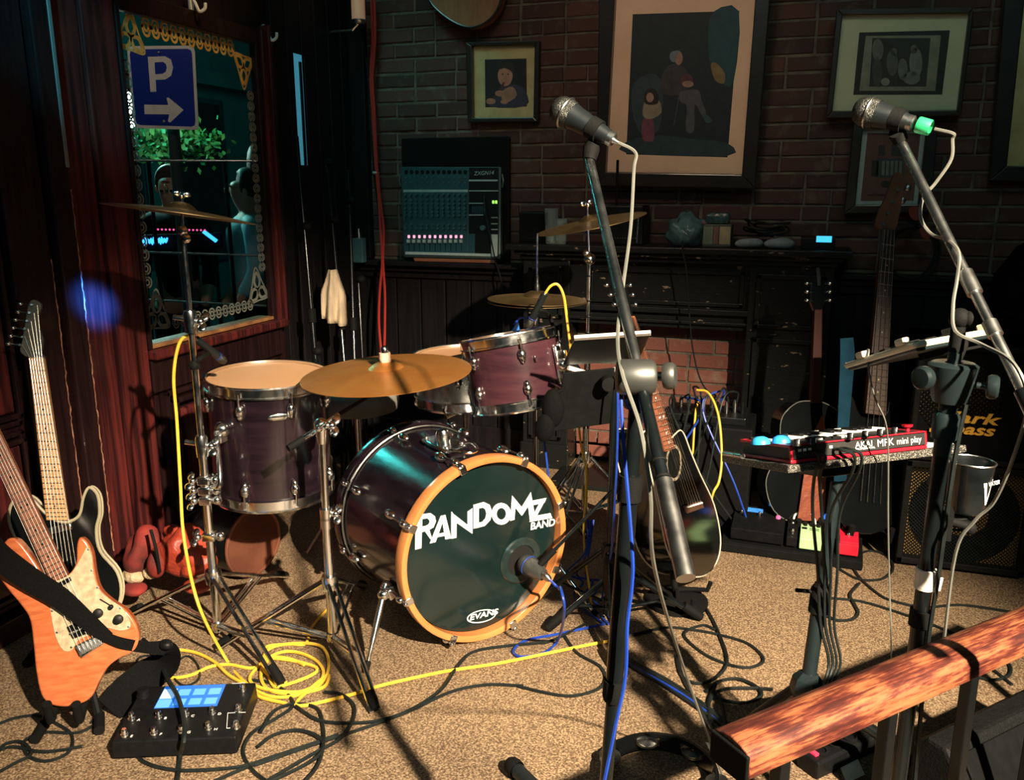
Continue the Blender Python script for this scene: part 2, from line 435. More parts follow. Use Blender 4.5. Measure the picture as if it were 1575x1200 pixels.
M['brick_warm'] = brick_mat('brick_fire_red', (0.13, 0.042, 0.030), (0.21, 0.072, 0.050), (0.22, 0.16, 0.12))
lay_bricks(infill, -0.985, -0.205, 0.02, 0.70, 3.858, rb, brick_meshes(0.016, 'brick_warm'))
MB().bb((-1.0, 3.45, 0.0), (-0.19, 3.70, 0.02)).build('hearth', M['mantel'], fp, smooth=0, bevel=0.004)

# ---- left wall: panelled joinery with a big window
W0, W1, WZ0, WZ1 = 2.36, 3.10, 0.764, 1.863
wl = MB()
for a, b, c, d in ((-2.0, W0, 0, 3.0), (W1+.12, 3.395, 0, 3.0), (3.475, YB+.1, 0, 3.0), (3.395, 3.475, 0, 1.40), (3.395, 3.475, 1.87, 3.0), (W0, W1+.12, 0, WZ0-.03), (W0, W1+.12, WZ1+.03, 3.0)):
    wl.bb((XL-0.10, a, c), (XL-0.02, b, d))
wall_left = struct(wl.build('wall_left', M['wood_dark'], smooth=0))
def lp(name, a, b, c, d, t0, t1, m, bev=0.004, parent=None):
    return MB().bb((XL+t0, a, c), (XL+t1, b, d)).build(name, m, parent or wall_left, smooth=0, bevel=bev)
# boards and pilasters, each its own
lp('board', -0.4, 0.55, 0, 2.4, -0.02, -0.005, M['wood_dark'])
lp('board', 0.55, 1.20, 0, 2.4, -0.02, -0.005, M['wood_dark'])
lp('board', 1.20, 1.835, 0, 2.4, -0.02, -0.005, M['wood_dark'])
for z0, z1 in ((0.12, 0.56), (0.66, 2.2)):
    rp = lp('raised_panel', 1.30, 1.80, z0, z1, -0.005, 0.008, M['wood_red'], 0.012)
    q = MB()
    for k, t in ((0.0, .018), (.022, .010)):
        a, b, c, d = 1.28-k, 1.82+k*0, z0-.02-k, z1+.02+k
        q.bb((XL-.005, a, c), (XL+t, b, c+.016)); q.bb((XL-.005, a, d-.016), (XL+t, b, d)); q.bb((XL-.005, b-.016, c), (XL+t, b, d)); q.bb((XL-.005, a, c), (XL+t, a+.016, d))
    q.build('moulding', M['wood_dark'], wall_left, smooth=0, bevel=0.004)
lp('pilaster', 1.835, 1.975, 0, 2.4, -0.02, 0.030, M['wood_dark'], 0.006)
lp('pilaster', 1.985, 2.055, 0, 2.4, -0.02, 0.055, M['wood_dark'], 0.006)
lp('board', 2.06, 2.205, 0, 2.4, -0.02, 0.004, M['wood_red'])
lp('board', 2.21, 2.345, 0, 2.4, -0.02, 0.016, M['wood_red'])
# worn bare edges on the pilasters, and a pale tone for the edge highlight
M['edge_glint'] = mat('pale_edge_glint', (.30, .32, .32), .45, .5, c2=(.22, .24, .24), scale=8, stretch=(1, 1, .3))
M['worn'] = mat('worn_edge', (0.42, 0.20, 0.12), 0.6, c2=(0.10, 0.03, 0.02), scale=9, stretch=(1, 1, 3))
def worn(y, x, z0, z1, sd):
    r_ = random.Random(sd); pts = []; rr = []
    z = z0
    while z < z1: pts.append((x+r_.uniform(-.001, .001), y+r_.uniform(-.002, .002), z)); rr.append(r_.uniform(.0010, .0030)); z += .012
    MB().tube(pts, rr, 5).build('worn_edge', M['worn'], wall_left)
MB().bb((XL+.050, 2.044, 1.36), (XL+.0575, 2.0570, 2.4)).build('edge_highlight', M['edge_glint'], wall_left, smooth=0, bevel=.002)  # pale strip added in place of light caught on the pilaster edge
worn(2.054, XL+.054, 0.12, 1.30, 1); worn(1.974, XL+.029, 0.12, 1.10, 2)
# right of the window: dark tongue and groove boards and the narrow window slot
for i in range(6):
    y0 = 3.235+i*0.1135
    for (c, d) in (((0, 1.10), (1.87, 2.4)) if 3.30 < y0+.05 < 3.48 or y0 < 3.475 < y0+.1135 or y0 < 3.395 < y0+.1135 else ((0, 2.4),)):
        lp('board', y0, y0+0.109, c, d, -0.02, 0.004, M['panel'], 0.004)
lp('board', 3.347, 3.392, 1.10, 1.87, -0.02, 0.004, M['panel'], 0.003)
lp('board', 3.392, 3.478, 1.10, 1.40, -0.02, 0.004, M['panel'], 0.003)
lp('board', 3.478, 3.572, 1.10, 1.87, -0.02, 0.004, M['panel'], 0.003)

# ---- window 1
M['glass'] = mat('window_glass', (0.9, 1.0, 0.98), 0.02, trans=1.0, ior=1.02, spec=0.5, rvar=0.0)
win = thing('window_1', 'tall window with gold knotwork border on the glass in panelled wall', 'window', (XL, (W0+W1)/2, WZ0)); del win['category']; win['kind'] = 'structure'
MB().bb((XL-.008, W0, WZ0), (XL-.005, W1, WZ1)).build('pane', M['glass'], win, smooth=0)
for a, b, c, d in ((W0-.012, W0+.006, WZ0-.02, WZ1+.02), (W1-.006, W1+.125, WZ0-.03, WZ1+.06), (W0, W1, WZ1-.004, WZ1+.06)):
    MB().bb((XL-.012, a, c), (XL+.022, b, d)).build('window_frame', M['wood_dark'], win, smooth=0, bevel=0.006)
q = MB(); q.bb((XL-.01, W1+.02, WZ0-.03), (XL+.036, W1+.04, WZ1+.06)); q.bb((XL-.01, W1+.055, WZ0-.05), (XL+.045, W1+.07, WZ1+.08)); q.build('frame_moulding', M['wood_red'], win, smooth=0, bevel=0.005)
M['sill_edge'] = mat('worn_sill', (0.40, 0.20, 0.07), 0.5, c2=(0.16, 0.06, 0.03), scale=14)
MB().bb((XL-.06, W0, WZ0-.016), (XL+.020, W1, WZ0-.002)).build('sill_bead', M['sill_edge'], win, smooth=0, bevel=0.003)
MB().bb((XL-.06, W0-.01, WZ0-.055), (XL+.045, W1+.07, WZ0-.018)).build('window_sill', M['wood_red'], win, smooth=0, bevel=0.008)
# panel below the window
for z0, z1 in ((0.10, 0.55),):
    q = MB()
    for k, t in ((0.0, .030), (.03, .018)):
        a, b, c, d = 2.44-k, 3.10+k, z0-k, z1+k
        q.bb((XL-.02, a, c), (XL+t, b, c+.022)); q.bb((XL-.02, a, d-.022), (XL+t, b, d)); q.bb((XL-.02, a, c), (XL+t, a+.022, d)); q.bb((XL-.02, b-.022, c), (XL+t, b, d))
    q.build('moulding', M['wood_dark'], wall_left, smooth=0, bevel=0.006)
    lp('raised_panel', 2.50, 3.04, z0+.05, z1-.05, -0.02, 0.012, M['wood_red'], 0.015)
lp('rail', 2.36, 3.17, 0.585, 0.705, -0.02, 0.010, M['wood_dark'], 0.004)
lp('skirting', 1.2, 3.9, 0.0, 0.07, 0.0, 0.05, M['wood_dark'], 0.004)

# gold knotwork border
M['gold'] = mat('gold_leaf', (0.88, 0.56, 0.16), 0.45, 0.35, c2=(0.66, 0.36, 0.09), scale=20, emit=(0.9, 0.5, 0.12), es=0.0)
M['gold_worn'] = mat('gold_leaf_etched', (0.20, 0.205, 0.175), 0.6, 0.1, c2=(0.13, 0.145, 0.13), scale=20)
GX = XL-.0040
def ring(b, y, z, ry, rz, r, n=10):
    b.tube([(GX, y+ry*cos(2*pi*k/n), z+rz*sin(2*pi*k/n)) for k in range(n)], r, 5, closed=True)
def flat(b, pts, w, closed=False):
    """flat painted stroke of width w in the plane of the glass (y, z points)"""
    P = [V((GX, p[0], p[1])) for p in pts]; n = len(P); vs = []
    for i in range(n):
        a = P[i-1] if (i or closed) else P[i]; c = P[(i+1) % n] if (i < n-1 or closed) else P[i]
        d = (c-a).normalized(); q = V((0, -d.z, d.y))*w/2
        vs += [P[i]-q, P[i]+q, P[i]+q+V((.0008, 0, 0)), P[i]-q+V((.0008, 0, 0))]
    fs = []
    for i in range(n if closed else n-1):
        k = (i+1) % n
        for m_ in range(4): fs.append((i*4+m_, i*4+(m_+1) % 4, k*4+(m_+1) % 4, k*4+m_))
    b.add(vs, fs)
def chain(name, p, q, n, wide, m, w=.0062):
    b = MB(); p = V(p); q = V(q); d = (q-p)/n; u = d.normalized(); s = V((-u.y, u.x)); hl = d.length/2
    for i in range(n):
        c = p+d*(i+.5)
        flat(b, [(c+u*hl*.42*cos(a)+s*wide*.27*sin(a)) for a in [2*pi*k/10 for k in range(10)]], w*.9, True)
        for sg in (-1, 1):
            w_ = [c-u*hl*.95-s*wide*.12*sg, c-u*hl*.45+s*wide*.5*sg, c+u*hl*.45+s*wide*.5*sg, c+u*hl*.95-s*wide*.12*sg]
            flat(b, [(t.x, t.y) for t in spline([V((t.x, t.y, 0)) for t in w_], 3)], w)
    return b.build(name, m, win, smooth=0)
chain('gold_chain', (W0+.125, WZ1-.032), (W1-.115, WZ1-.034), 11, .050, M['gold'], .0088)
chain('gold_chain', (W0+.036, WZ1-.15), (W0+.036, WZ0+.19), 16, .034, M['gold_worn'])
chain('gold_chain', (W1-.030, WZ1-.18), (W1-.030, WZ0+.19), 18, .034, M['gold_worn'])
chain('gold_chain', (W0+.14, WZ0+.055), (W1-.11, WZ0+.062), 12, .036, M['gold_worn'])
def triq(cy, cz, sy, sz, m):
    b = MB()
    for a0 in (85, 205, 325):
        a = radians(a0); pts = []
        for x, y in [(.004, .0), (.040, .026), (.082, .0), (.040, -.026)]: pts.append(V((0, cy+sy*(x*cos(a)-y*sin(a)), cz+sz*(x*sin(a)+y*cos(a)))))
        flat(b, [(t.y, t.z) for t in spline(pts, 5, True)], .013, True)
    o = [V((0, cy+sy*r*cos(radians(t)), cz+sz*r*sin(radians(t)))) for t, r in ((85, .108), (145, .055), (205, .098), (265, .055), (325, .098), (25, .055))]
    flat(b, [(t.y, t.z) for t in spline(o, 6, True)], .0065, True)
    return b.build('gold_corner_knot', m, win, smooth=0)
triq(W0+.072, WZ1-.075, .72, .78, M['gold']); triq(W1-.062, WZ1-.095, -.68, -.78, M['gold'])
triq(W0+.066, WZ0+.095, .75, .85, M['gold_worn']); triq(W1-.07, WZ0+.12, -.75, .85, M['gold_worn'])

# ---- narrow side window slot
win2 = thing('window_2', 'narrow slot of blue daylight-coloured glass beside the corner boards', 'window', (XL, 3.435, 1.10)); del win2['category']; win2['kind'] = 'structure'
M['blue_glass'] = mat('lit_blue_glass', (0.05, 0.20, 0.28), 0.3, emit=(0.07, 0.34, 0.48), es=0.5, c2=(0.08, 0.28, 0.36), scale=6)
MB().bb((XL-.004, 3.393, 1.40), (XL+.001, 3.460, 1.87)).build('pane', M['blue_glass'], win2, smooth=0)
MB().bb((XL-.004, 3.432, 1.40), (XL+.008, 3.448, 1.84)).build('glazing_bar', M['wood_dark'], win2, smooth=0, bevel=.002)

# ---- boxed pipe in the corner
bx = MB(); bx.bb((XL, YB-.05, 0.95), (XL+.085, YB-.004, 2.4)); struct(bx.build('trim_2', M['panel'], smooth=0, bevel=.004), 'dark boxed pipe casing in the brick corner')

# ================================================================== DRUM KIT
def ring_mat(name, c, rough, metal, rings=260.0, c2=None):
    m = mat(name, c, rough, metal, c2=c2, scale=9, rvar=0.07)
    nt = m.node_tree; N = nt.nodes; L = nt.links; p = N['Principled BSDF']
    tc = N.new('ShaderNodeTexCoord'); ln = N.new('ShaderNodeVectorMath'); ln.operation = 'LENGTH'
    L.new(tc.outputs['Object'], ln.inputs[0])
    mu = N.new('ShaderNodeMath'); mu.operation = 'MULTIPLY'; mu.inputs[1].default_value = rings*6.28
    L.new(ln.outputs['Value'], mu.inputs[0]); sn = N.new('ShaderNodeMath'); sn.operation = 'SINE'; L.new(mu.outputs[0], sn.inputs[0])
    b = N.new('ShaderNodeBump'); b.inputs['Strength'].default_value = 0.10; b.inputs['Distance'].default_value = 0.002
    L.new(sn.outputs[0], b.inputs['Height']); L.new(b.outputs[0], p.inputs['Normal'])
    return m
M['bronze'] = ring_mat('bronze_cymbal', (0.66, 0.29, 0.075), 0.36, 0.72, c2=(0.52, 0.205, 0.048))
M['bronze_dull'] = ring_mat('dull_bronze', (0.40, 0.28, 0.13), 0.42, 1.0, c2=(0.32, 0.22, 0.11))
M['shell'] = mat('aubergine_lacquer', (0.013, 0.0065, 0.011), 0.20, c2=(0.006, 0.0035, 0.006), scale=5, stretch=(1, 1, 9), coat=0.7)
M['shell_lit'] = mat('aubergine_lacquer_lit', (0.058, 0.021, 0.028), 0.24, c2=(0.030, 0.011, 0.017), scale=5, stretch=(1, 1, 7), coat=0.6)  # same shell lacquer in a lighter copy, the light put into its colour
M['hoop_wood'] = mat('amber_maple', (0.58, 0.23, 0.075), 0.30, c2=(0.46, 0.165, 0.048), scale=6, coat=0.5)
M['head_black'] = mat('black_drumhead', (0.004, 0.012, 0.012), 0.16, coat=0.6, c2=(0.006, 0.016, 0.016), scale=6, rvar=0.04)
M['head_coated'] = mat('coated_drumhead', (0.50, 0.28, 0.145), 0.55, c2=(0.44, 0.235, 0.115), scale=5, bump=0.05, bscale=300)
M['print_white'] = mat('white_print', (0.88, 0.88, 0.86), 0.5, c2=(0.84, 0.84, 0.82), scale=12)
M['felt'] = mat('felt', (0.62, 0.50, 0.40), 0.95, c2=(0.5, 0.4, 0.32), scale=60, bump=0.3, bscale=200)

def lug(t, c, out, up, L_=0.05):
    """chrome lug: pear body on the shell with a tension rod"""
    o = MB(frame(c, up, None, out)).ball((0, 0, 0.008), 0.016, (1.25, 0.85, 0.7), 10, 6).ball((-0.016, 0, 0.006), 0.011, (1.2, .8, .8), 8, 6).build('lug', M['chrome'], t)
    MB().rod(V(c)+V(out)*0.014, V(c)+V(up)*L_+V(out)*0.014, 0.0032, 8).build('tension_rod', M['chrome'], o)
    return o
def drum(name, label, c, axis, r, depth, shell_m, head_m, nl, a0=0, group=None, hoop_m=None, badge=None):
    """upright drum: c = centre of the top hoop, axis points up through the head"""
    ax = V(axis).normalized(); c = V(c); bot = c-ax*depth
    t = thing(name, label, 'drum', bot, group)
    hm = hoop_m or M['chrome']
    MB().lathe([(r-.004, -depth+.006), (r, -depth+.006), (r, -.006), (r-.004, -.006), (r-.004, -depth+.006)], c, ax, 48).build('shell', shell_m, t)
    for nm, z, s in (('batter_hoop', 0, 1), ('resonant_hoop', -depth, -1)):
        MB().lathe([(r+.002, z-s*.022), (r+.009, z-s*.022), (r+.009, z-s*.018), (r+.0045, z-s*.016), (r+.0045, z+s*.006), (r+.009, z+s*.009), (r+.008, z+s*.013), (r+.0015, z+s*.011), (r+.002, z-s*.022)], c, ax, 56).build(nm, hm, t)
    MB().lathe([(0, .002), (r*.8, .002), (r-.002, .0025), (r+.002, -.004)], c, ax, 48).build('batter_head', head_m, t)
    MB().lathe([(0, -depth-.002), (r-.002, -depth-.002), (r+.002, -depth+.004)], c, ax, 48).build('resonant_head', M['head_coated'], t)
    x = ax.orthogonal().normalized(); x = (RGT-ax*RGT.dot(ax)).normalized(); y = ax.cross(x)
    for k in range(nl):
        a = a0+2*pi*k/nl; d = x*cos(a)+y*sin(a)
        lug(t, c+d*r-ax*min(.055, depth*.35), d, ax, .05)
        if depth > .15: lug(t, c+d*r-ax*(depth-.055), d, -ax, .05)
    return t, x, y

# ---- bass drum
BN = (RGT*0.56-FWD*0.83).normalized()                   # the way the front head faces
BR = 0.268
BCF = FL(752, 847, BR+.0145)
bd = thing('bass_drum', 'dark bass drum with amber wooden hoop and white band name on black head', 'drum', (BCF.x, BCF.y, 0.0))
BX = V((-BN.y, BN.x, 0)); BX = BX if BX.dot(RGT) > 0 else -BX
DB = 0.47
MB().lathe([(BR-.006, -DB+.043), (BR-.001, -DB+.043), (BR-.001, -.042), (BR-.006, -.042), (BR-.006, -DB+.043)], BCF, BN, 72).build('shell', M['shell'], bd)
for z0 in (0.0, -DB+.038):
    MB().lathe([(BR-.004, z0-.038), (BR+.012, z0-.038), (BR+.013, z0-.034), (BR+.013, z0-.004), (BR+.011, z0), (BR-.002, z0), (BR-.006, z0-.003), (BR-.006, z0-.036), (BR-.004, z0-.038)], BCF, BN, 80).build('wooden_hoop', M['hoop_wood'] if z0 == 0 else M['shell'], bd)
for z0 in (-.046, -DB+.05):
    MB().torus(BCF+BN*z0, BN, BR+.004, .004, 72, 8).build('head_collar', M['steel'], bd)
head = MB().lathe([(0, -.030), (BR-.030, -.030), (BR-.0085, -.030)], BCF, BN, 72).build('front_head', M['head_black'], bd)
MB().lathe([(0, -DB+.025), (BR-.006, -DB+.025)], BCF, BN, 60).build('batter_head', M['head_coated'], bd)
HP = BCF+BN*(-.0290)
def zh(zx, zy): return OP(600+zx/3.75, 680+zy/3.75, HP, BN)
def poly_letter(polys, strips=()):
    b = MB()
    for p in polys: b.slab([zh(*q) for q in p], BN, .0006)
    for o_, i_ in strips:
        n = len(o_)
        for k in range(n-1): b.slab([zh(*o_[k]), zh(*o_[k+1]), zh(*i_[k+1]), zh(*i_[k])], BN, .0006)
    return b.build('letter', M['print_white'], head, smooth=0)
poly_letter([[(147, 422), (186, 416), (180, 612), (144, 621)], [(190, 500), (222, 492), (243, 562), (232, 560)]],
            [([(185, 416), (232, 410), (258, 428), (264, 458), (250, 492), (218, 510), (182, 520)], [(183, 444), (214, 440), (226, 450), (228, 462), (220, 476), (205, 484), (182, 488)])])
poly_letter([[(292, 426), (318, 420), (262, 577), (228, 585)], [(295, 426), (318, 420), (352, 555), (318, 562)], [(272, 530), (325, 520), (329, 538), (266, 550)]])
poly_letter([[(352, 405), (356, 402), (383, 442), (382, 552), (352, 558)], [(352, 405), (372, 420), (474, 500), (472, 528), (354, 445)], [(446, 402), (475, 382), (475, 528), (446, 502)]])
poly_letter([[(480, 362), (512, 354), (510, 494), (480, 500)]],
            [([(480, 362), (540, 346), (574, 362), (588, 402), (578, 450), (545, 484), (480, 500)], [(510, 384), (534, 378), (548, 388), (555, 412), (549, 440), (532, 460), (510, 466)])])
n_ = 20
poly_letter([], [([(641+56*cos(2*pi*k/n_), 414+63*sin(2*pi*k/n_)) for k in range(n_+1)], [(641+27*cos(2*pi*k/n_), 414+34*sin(2*pi*k/n_)) for k in range(n_+1)])])
poly_letter([[(703, 308), (724, 350), (717, 448), (692, 455)], [(703, 308), (766, 384), (758, 425), (712, 366)], [(812, 288), (820, 335), (760, 425), (752, 386)], [(812, 288), (838, 444), (806, 456), (793, 350)]])
poly_letter([[(822, 338), (902, 322), (890, 350), (826, 364)], [(868, 340), (902, 322), (838, 440), (803, 460)], [(803, 461), (826, 428), (924, 410), (935, 438)]])
def head_M(zx, zy, zx2, zy2):
    a = zh(zx, zy); b = zh(zx2, zy2)
    return frame(a, b-a, None, BN)
text_mesh('BAND', head_M(808, 507, 942, 482), 0.0325, .0004, 'lettering', M['print_white'], head, 'LEFT', sx=1.05, bold=.0007)
# round maker's oval
b = MB(); e_o = [(527+86*cos(a)*cos(-.22)-36*sin(a)*sin(-.22), 1005+86*cos(a)*sin(-.22)+36*sin(a)*cos(-.22)) for a in [2*pi*k/32 for k in range(33)]]
e_i = [(527+(x-527)*.92, 1005+(y-1005)*.86) for x, y in e_o]
for k in range(32): b.slab([zh(*e_o[k]), zh(*e_o[k+1]), zh(*e_i[k+1]), zh(*e_i[k])], BN, .0005)
b.build('oval_ring', M['print_white'], head, smooth=0)
text_mesh('EVANS', head_M(457, 1030, 600, 996), 0.0245, .0004, 'lettering', M['print_white'], head, 'LEFT', shear=.12, sx=1.35, bold=.0005)
# microphone port ring
PC = zh(752, 682)
MB().lathe([(.047, .001), (.050, .006), (.068, .006), (.073, .001)], PC, BN, 40).build('port_ring', mat('smoked_port_ring', (0.015, 0.028, 0.028), 0.22, coat=0.6, c2=(0.010, 0.02, 0.02), scale=20), head)
MB().lathe([(0, .0008), (.048, .0008)], PC, BN, 32).build('port_hole', mat('port_dark', (0.002, 0.002, 0.002), 0.9, c2=(0.003, 0.003, 0.003)), head)
# claws with tension rods and shell lugs
ca = zh(380, 125)-BCF; A0 = atan2(ca.z, ca.dot(BX))
for k in range(8):
    a = A0+2*pi*k/8; d = BX*cos(a)+UP*sin(a)
    Mx = frame(BCF+d*(BR+.012), BN, None, d)
    c_ = MB(Mx).box((-.016, 0, .004), (.040, .020, .006)).box((.003, 0, -.007), (.005, .022, .024)).ball((-.030, 0, .008), .010, (1.4, 1, 1)).build('claw', M['chrome'], bd, bevel=.002)
    MB().rod(BCF+d*(BR+.019)+BN*.002, BCF+d*(BR+.019)-BN*.12, .0035, 8).ball(BCF+d*(BR+.019)+BN*.004, .006).build('tension_rod', M['chrome'], c_)
    MB(frame(BCF+d*(BR)-BN*.12, BN, None, d)).ball((0, 0, .012), .017, (1.6, .8, .9)).build('lug', M['chrome'], bd)
    MB(frame(BCF+d*(BR)-BN*(DB-.12), BN, None, d)).ball((0, 0, .012), .017, (1.6, .8, .9)).build('lug', M['chrome'], bd)
# rear claws
for k in range(8):
    a = A0+2*pi*k/8; d = BX*cos(a)+UP*sin(a)
    MB(frame(BCF+d*(BR+.012)-BN*(DB-.019), BN, None, d)).box((.016, 0, .004), (.040, .020, .006)).ball((.030, 0, .008), .010, (1.4, 1, 1)).build('claw', M['chrome'], bd, bevel=.002)
# mounting plate on top of the shell
dt = (BX*cos(radians(96))+UP*sin(radians(96))); tm = BCF-BN*.20+dt*BR
Mt = frame(tm, BN, None, dt)
pl = MB(Mt).box((0, 0, .010), (.15, .075, .014)).build('mount_plate', M['chrome'], bd, bevel=.006)
MB(Mt).lathe([(0, .0), (.020, .0), (.022, .03), (.016, .042), (0, .044)], (0.0, 0, .012), n=18).build('mount_socket', M['chrome'], pl)
for sx in (-.062, .062):
    for sy in (-.026, .026): MB(Mt).ball((sx, sy, .019), .007).build('bolt', M['chrome'], pl)
MB(Mt).tube(spline([(.07, -.03, .015), (.11, -.035, .028), (.16, -.02, .03), (.17, .0, .028), (.16, .02, .03), (.11, .035, .028), (.07, .03, .015)], 5), .0045, 8).build('mount_rail', M['chrome'], pl)
# spurs
def spur(a_deg, foot):
    d = BX*cos(radians(a_deg))+UP*sin(radians(a_deg)); s0 = BCF+d*(BR+.005)-BN*.11; s1 = s0+d*.030
    s = MB(frame(s0, BN, None, d)).box((0, 0, .012), (.050, .034, .026)).ball((0, 0, .03), .018).build('spur_bracket', M['chrome'], bd, bevel=.004)
    f = V(foot); m1 = s1.lerp(f, .62)
    MB().rod(s1-(f-s1).normalized()*.03, m1, .0095, 12).rod(m1, f+(s1-f).normalized()*.03, .0065, 10).build('spur', M['chrome'], bd)
    MB().lathe([(0, 0), (.008, .002), (.009, .03), (.006, .035)], f, s1-f, 12).build('rubber_foot', M['rubber'], s)
spur(200, FL(562, 1036)); spur(-20, FL(922, 952))

# ---- floor tom
tc_ = AT(412, 580, 2.50); FA = (UP+RGT*0.02-FWD*0.03).normalized()
ft, fx, fy = drum('floor_tom', 'black floor tom with tan coated head on the left of the kit', tc_, FA, 0.178, 0.355, M['shell'], M['head_coated'], 8, radians(-100))
bq = tc_-FA*.075+(fx*cos(radians(-66))+fy*sin(radians(-66)))*.180
MB(frame(bq, fx*cos(radians(24))+fy*sin(radians(24)), None, fx*cos(radians(-66))+fy*sin(radians(-66)))).ball((0, 0, 0), .020, (1.6, .62, .25), 18, 8).build('badge', M['chrome'], ft)
dl = fx*cos(radians(-118))+fy*sin(radians(-118))
MB(frame(tc_-FA*.115+dl*.180, fx, None, dl)).ball((0, 0, .012), .024, (1, 1.1, .9)).box((0, -.02, .02), (.03, .03, .03)).build('mount_bracket', M['chrome'], ft, bevel=.004)

# ---- rack tom
RA = (UP*0.965-RGT*0.17+FWD*0.13).normalized()
rc = AT(782, 518, 2.66)
rt, rx_, ry_ = drum('rack_tom', 'aubergine rack tom toned purple as if lit, tilted behind the bass drum', rc, RA, 0.152, 0.215, M['shell_lit'], M['head_coated'], 6, radians(-78))
d = rx_*cos(radians(-62))+ry_*sin(radians(-62))
MB(frame(rc-RA*.075+d*.153, ry_, RA, None)).ball((0, 0, 0), .019, (1.0, .55, .2), 18, 8).build('badge', M['chrome'], rt)
d = rx_*cos(radians(-30))+ry_*sin(radians(-30))
MB(frame(rc-RA*.11+d*.155, RA, None, d)).box((0, 0, .008), (.12, .03, .012)).ball((0, 0, .02), .022).box((.03, 0, .024), (.03, .02, .03)).build('mount_bracket', M['chrome'], rt, bevel=.004)
rs = MB()
d0 = rc-RA*.11+d*.185
rs.tube(spline([d0, d0+V((.03, .03, -.02)), d0+V((.05, .06, -.12)), V((d0.x+.05, d0.y+.08, .55))], 6), .011, 10)
rs.build('mount_arm', M['chrome'], rt)

# ---- snare drum on its stand
sn_c = AT(716, 548, 2.92)
sn, sx_, sy_ = drum('snare_drum', 'steel snare drum half hidden behind the big bronze cymbal', sn_c, (UP-RGT*.02), 0.178, 0.15, M['steel'], M['head_coated'], 8, radians(-95))
ss = thing('snare_stand', 'chrome snare stand under the steel snare drum', 'stand', (sn_c.x, sn_c.y, 0))
zb = sn_c.z-.17
MB().rod((sn_c.x, sn_c.y, .06), (sn_c.x, sn_c.y, zb-.02), .011).build('pole', M['chrome'], ss)
for k in range(3):
    a = .5+2*pi*k/3; dd = V((cos(a), sin(a), 0))
    MB().tube([(sn_c.x, sn_c.y, zb-.02), V((sn_c.x, sn_c.y, zb-.01))+dd*.17, V((sn_c.x, sn_c.y, zb+.03))+dd*.192], .006, 8).build('basket_arm', M['chrome'], ss)
    MB().rod((sn_c.x, sn_c.y, .25), V((sn_c.x, sn_c.y, .012))+dd*.25, .007).build('leg', M['chrome'], ss)

# ---- drum throne
th_c = AT(548, 598, 3.05)
th = thing('drum_throne', 'grey padded drum throne seen between floor tom and bronze cymbal', 'stool', (th_c.x, th_c.y, 0))
MB().lathe([(0, .0), (.12, .0), (.150, -.012), (.158, -.04), (.150, -.075), (.12, -.085), (0, -.085)], th_c, UP, 32).build('seat', mat('grey_vinyl', (0.22, 0.22, 0.19), 0.55, c2=(0.16, 0.16, 0.14), scale=8, bump=.1, bscale=120), th)
MB().rod((th_c.x, th_c.y, .05), (th_c.x, th_c.y, th_c.z-.08), .013).build('pole', M['chrome'], th)
for k in range(3):
    a = .2+2*pi*k/3; dd = V((cos(a), sin(a), 0))
    MB().rod(V((th_c.x, th_c.y, .28)), V((th_c.x, th_c.y, .012))+dd*.27, .009).build('leg', M['chrome'], th)

# ---- cymbals
def cymbal(name, label, c, axis, R, m, bell=.042, hgt=.032, group='cymbals of the drum kit'):
    pr = [(.006, hgt), (bell*.5, hgt-.003), (bell*.85, hgt-.012), (bell, hgt-.019)]
    for k in range(1, 9):
        t_ = k/8; pr.append((bell+(R-bell)*t_, (hgt-.019)*(1-t_**1.5)))
    lo = [(r, z-.0013) for r, z in pr[::-1]]
    ax = V(axis).normalized()
    b = MB().lathe(pr+lo+[pr[0]], V(c)-ax*(hgt-.02), ax, 72)
    o = b.build(name, m)
    # keep the ring centre at the cymbal centre
    me = o.data; off = o.location-V(c)
    for v in me.vertices: v.co += off
    o.location = V(c)
    return tag(o, label, 'cymbal', group)
def tripod(t, base, z_hub, z_low, feet, m, r=.008, double=False, foot_m=None, foot_l=.05):
    for f in feet:
        f = V(f); hub = V((base[0], base[1], z_hub)); low = V((base[0], base[1], z_low))
        d = (f-hub); hz = V((d.x, d.y, 0)).normalized(); sd = V((-hz.y, hz.x, 0))
        h0 = hub+hz*.02
        b = MB()
        if double:
            for s in (-1, 1): b.rod(h0+sd*.010*s, f+sd*.010*s+V((0, 0, .008)), r*.7, 8)
        else: b.rod(h0, f+V((0, 0, r)), r, 10)
        lg = b.build('leg', m, t)
        md = h0.lerp(f, .55)
        b2 = MB()
        for s in ((-1, 1) if double else (0,)): b2.rod(low+sd*.008*s+hz*.015, md+sd*.010*s, r*.55, 8)
        b2.build('leg_brace', m, lg)
        e = (f-h0).normalized()
        MB().tube([f-e*foot_l+V((0, 0, .012)), f-e*foot_l*.5+V((0, 0, .012)), f+V((0, 0, .012))], [r*1.5, r*1.7, r*1.5], 10).build('rubber_foot', foot_m or M['rubber'], lg)
    MB().lathe([(.012, -.02), (.022, -.02), (.024, 0), (.022, .02), (.012, .02), (.012, -.02)], (base[0], base[1], z_hub), UP, 18).build('leg_collar', m, t)
    MB().lathe([(.010, -.012), (.018, -.012), (.018, .012), (.010, .012), (.010, -.012)], (base[0], base[1], z_low), UP, 16).build('brace_collar', m, t)
def wing(t, c, ax, m, s=1.0, name='wing_nut'):
    a = V(ax).normalized(); sd = a.orthogonal().normalized()
    return MB(frame(c, sd, None, a)).ball((0, 0, .004*s), .008*s).ball((.012*s, 0, .010*s), .008*s, (1.3, .4, 1)).ball((-.012*s, 0, .010*s), .008*s, (1.3, .4, 1)).build(name, m, t)

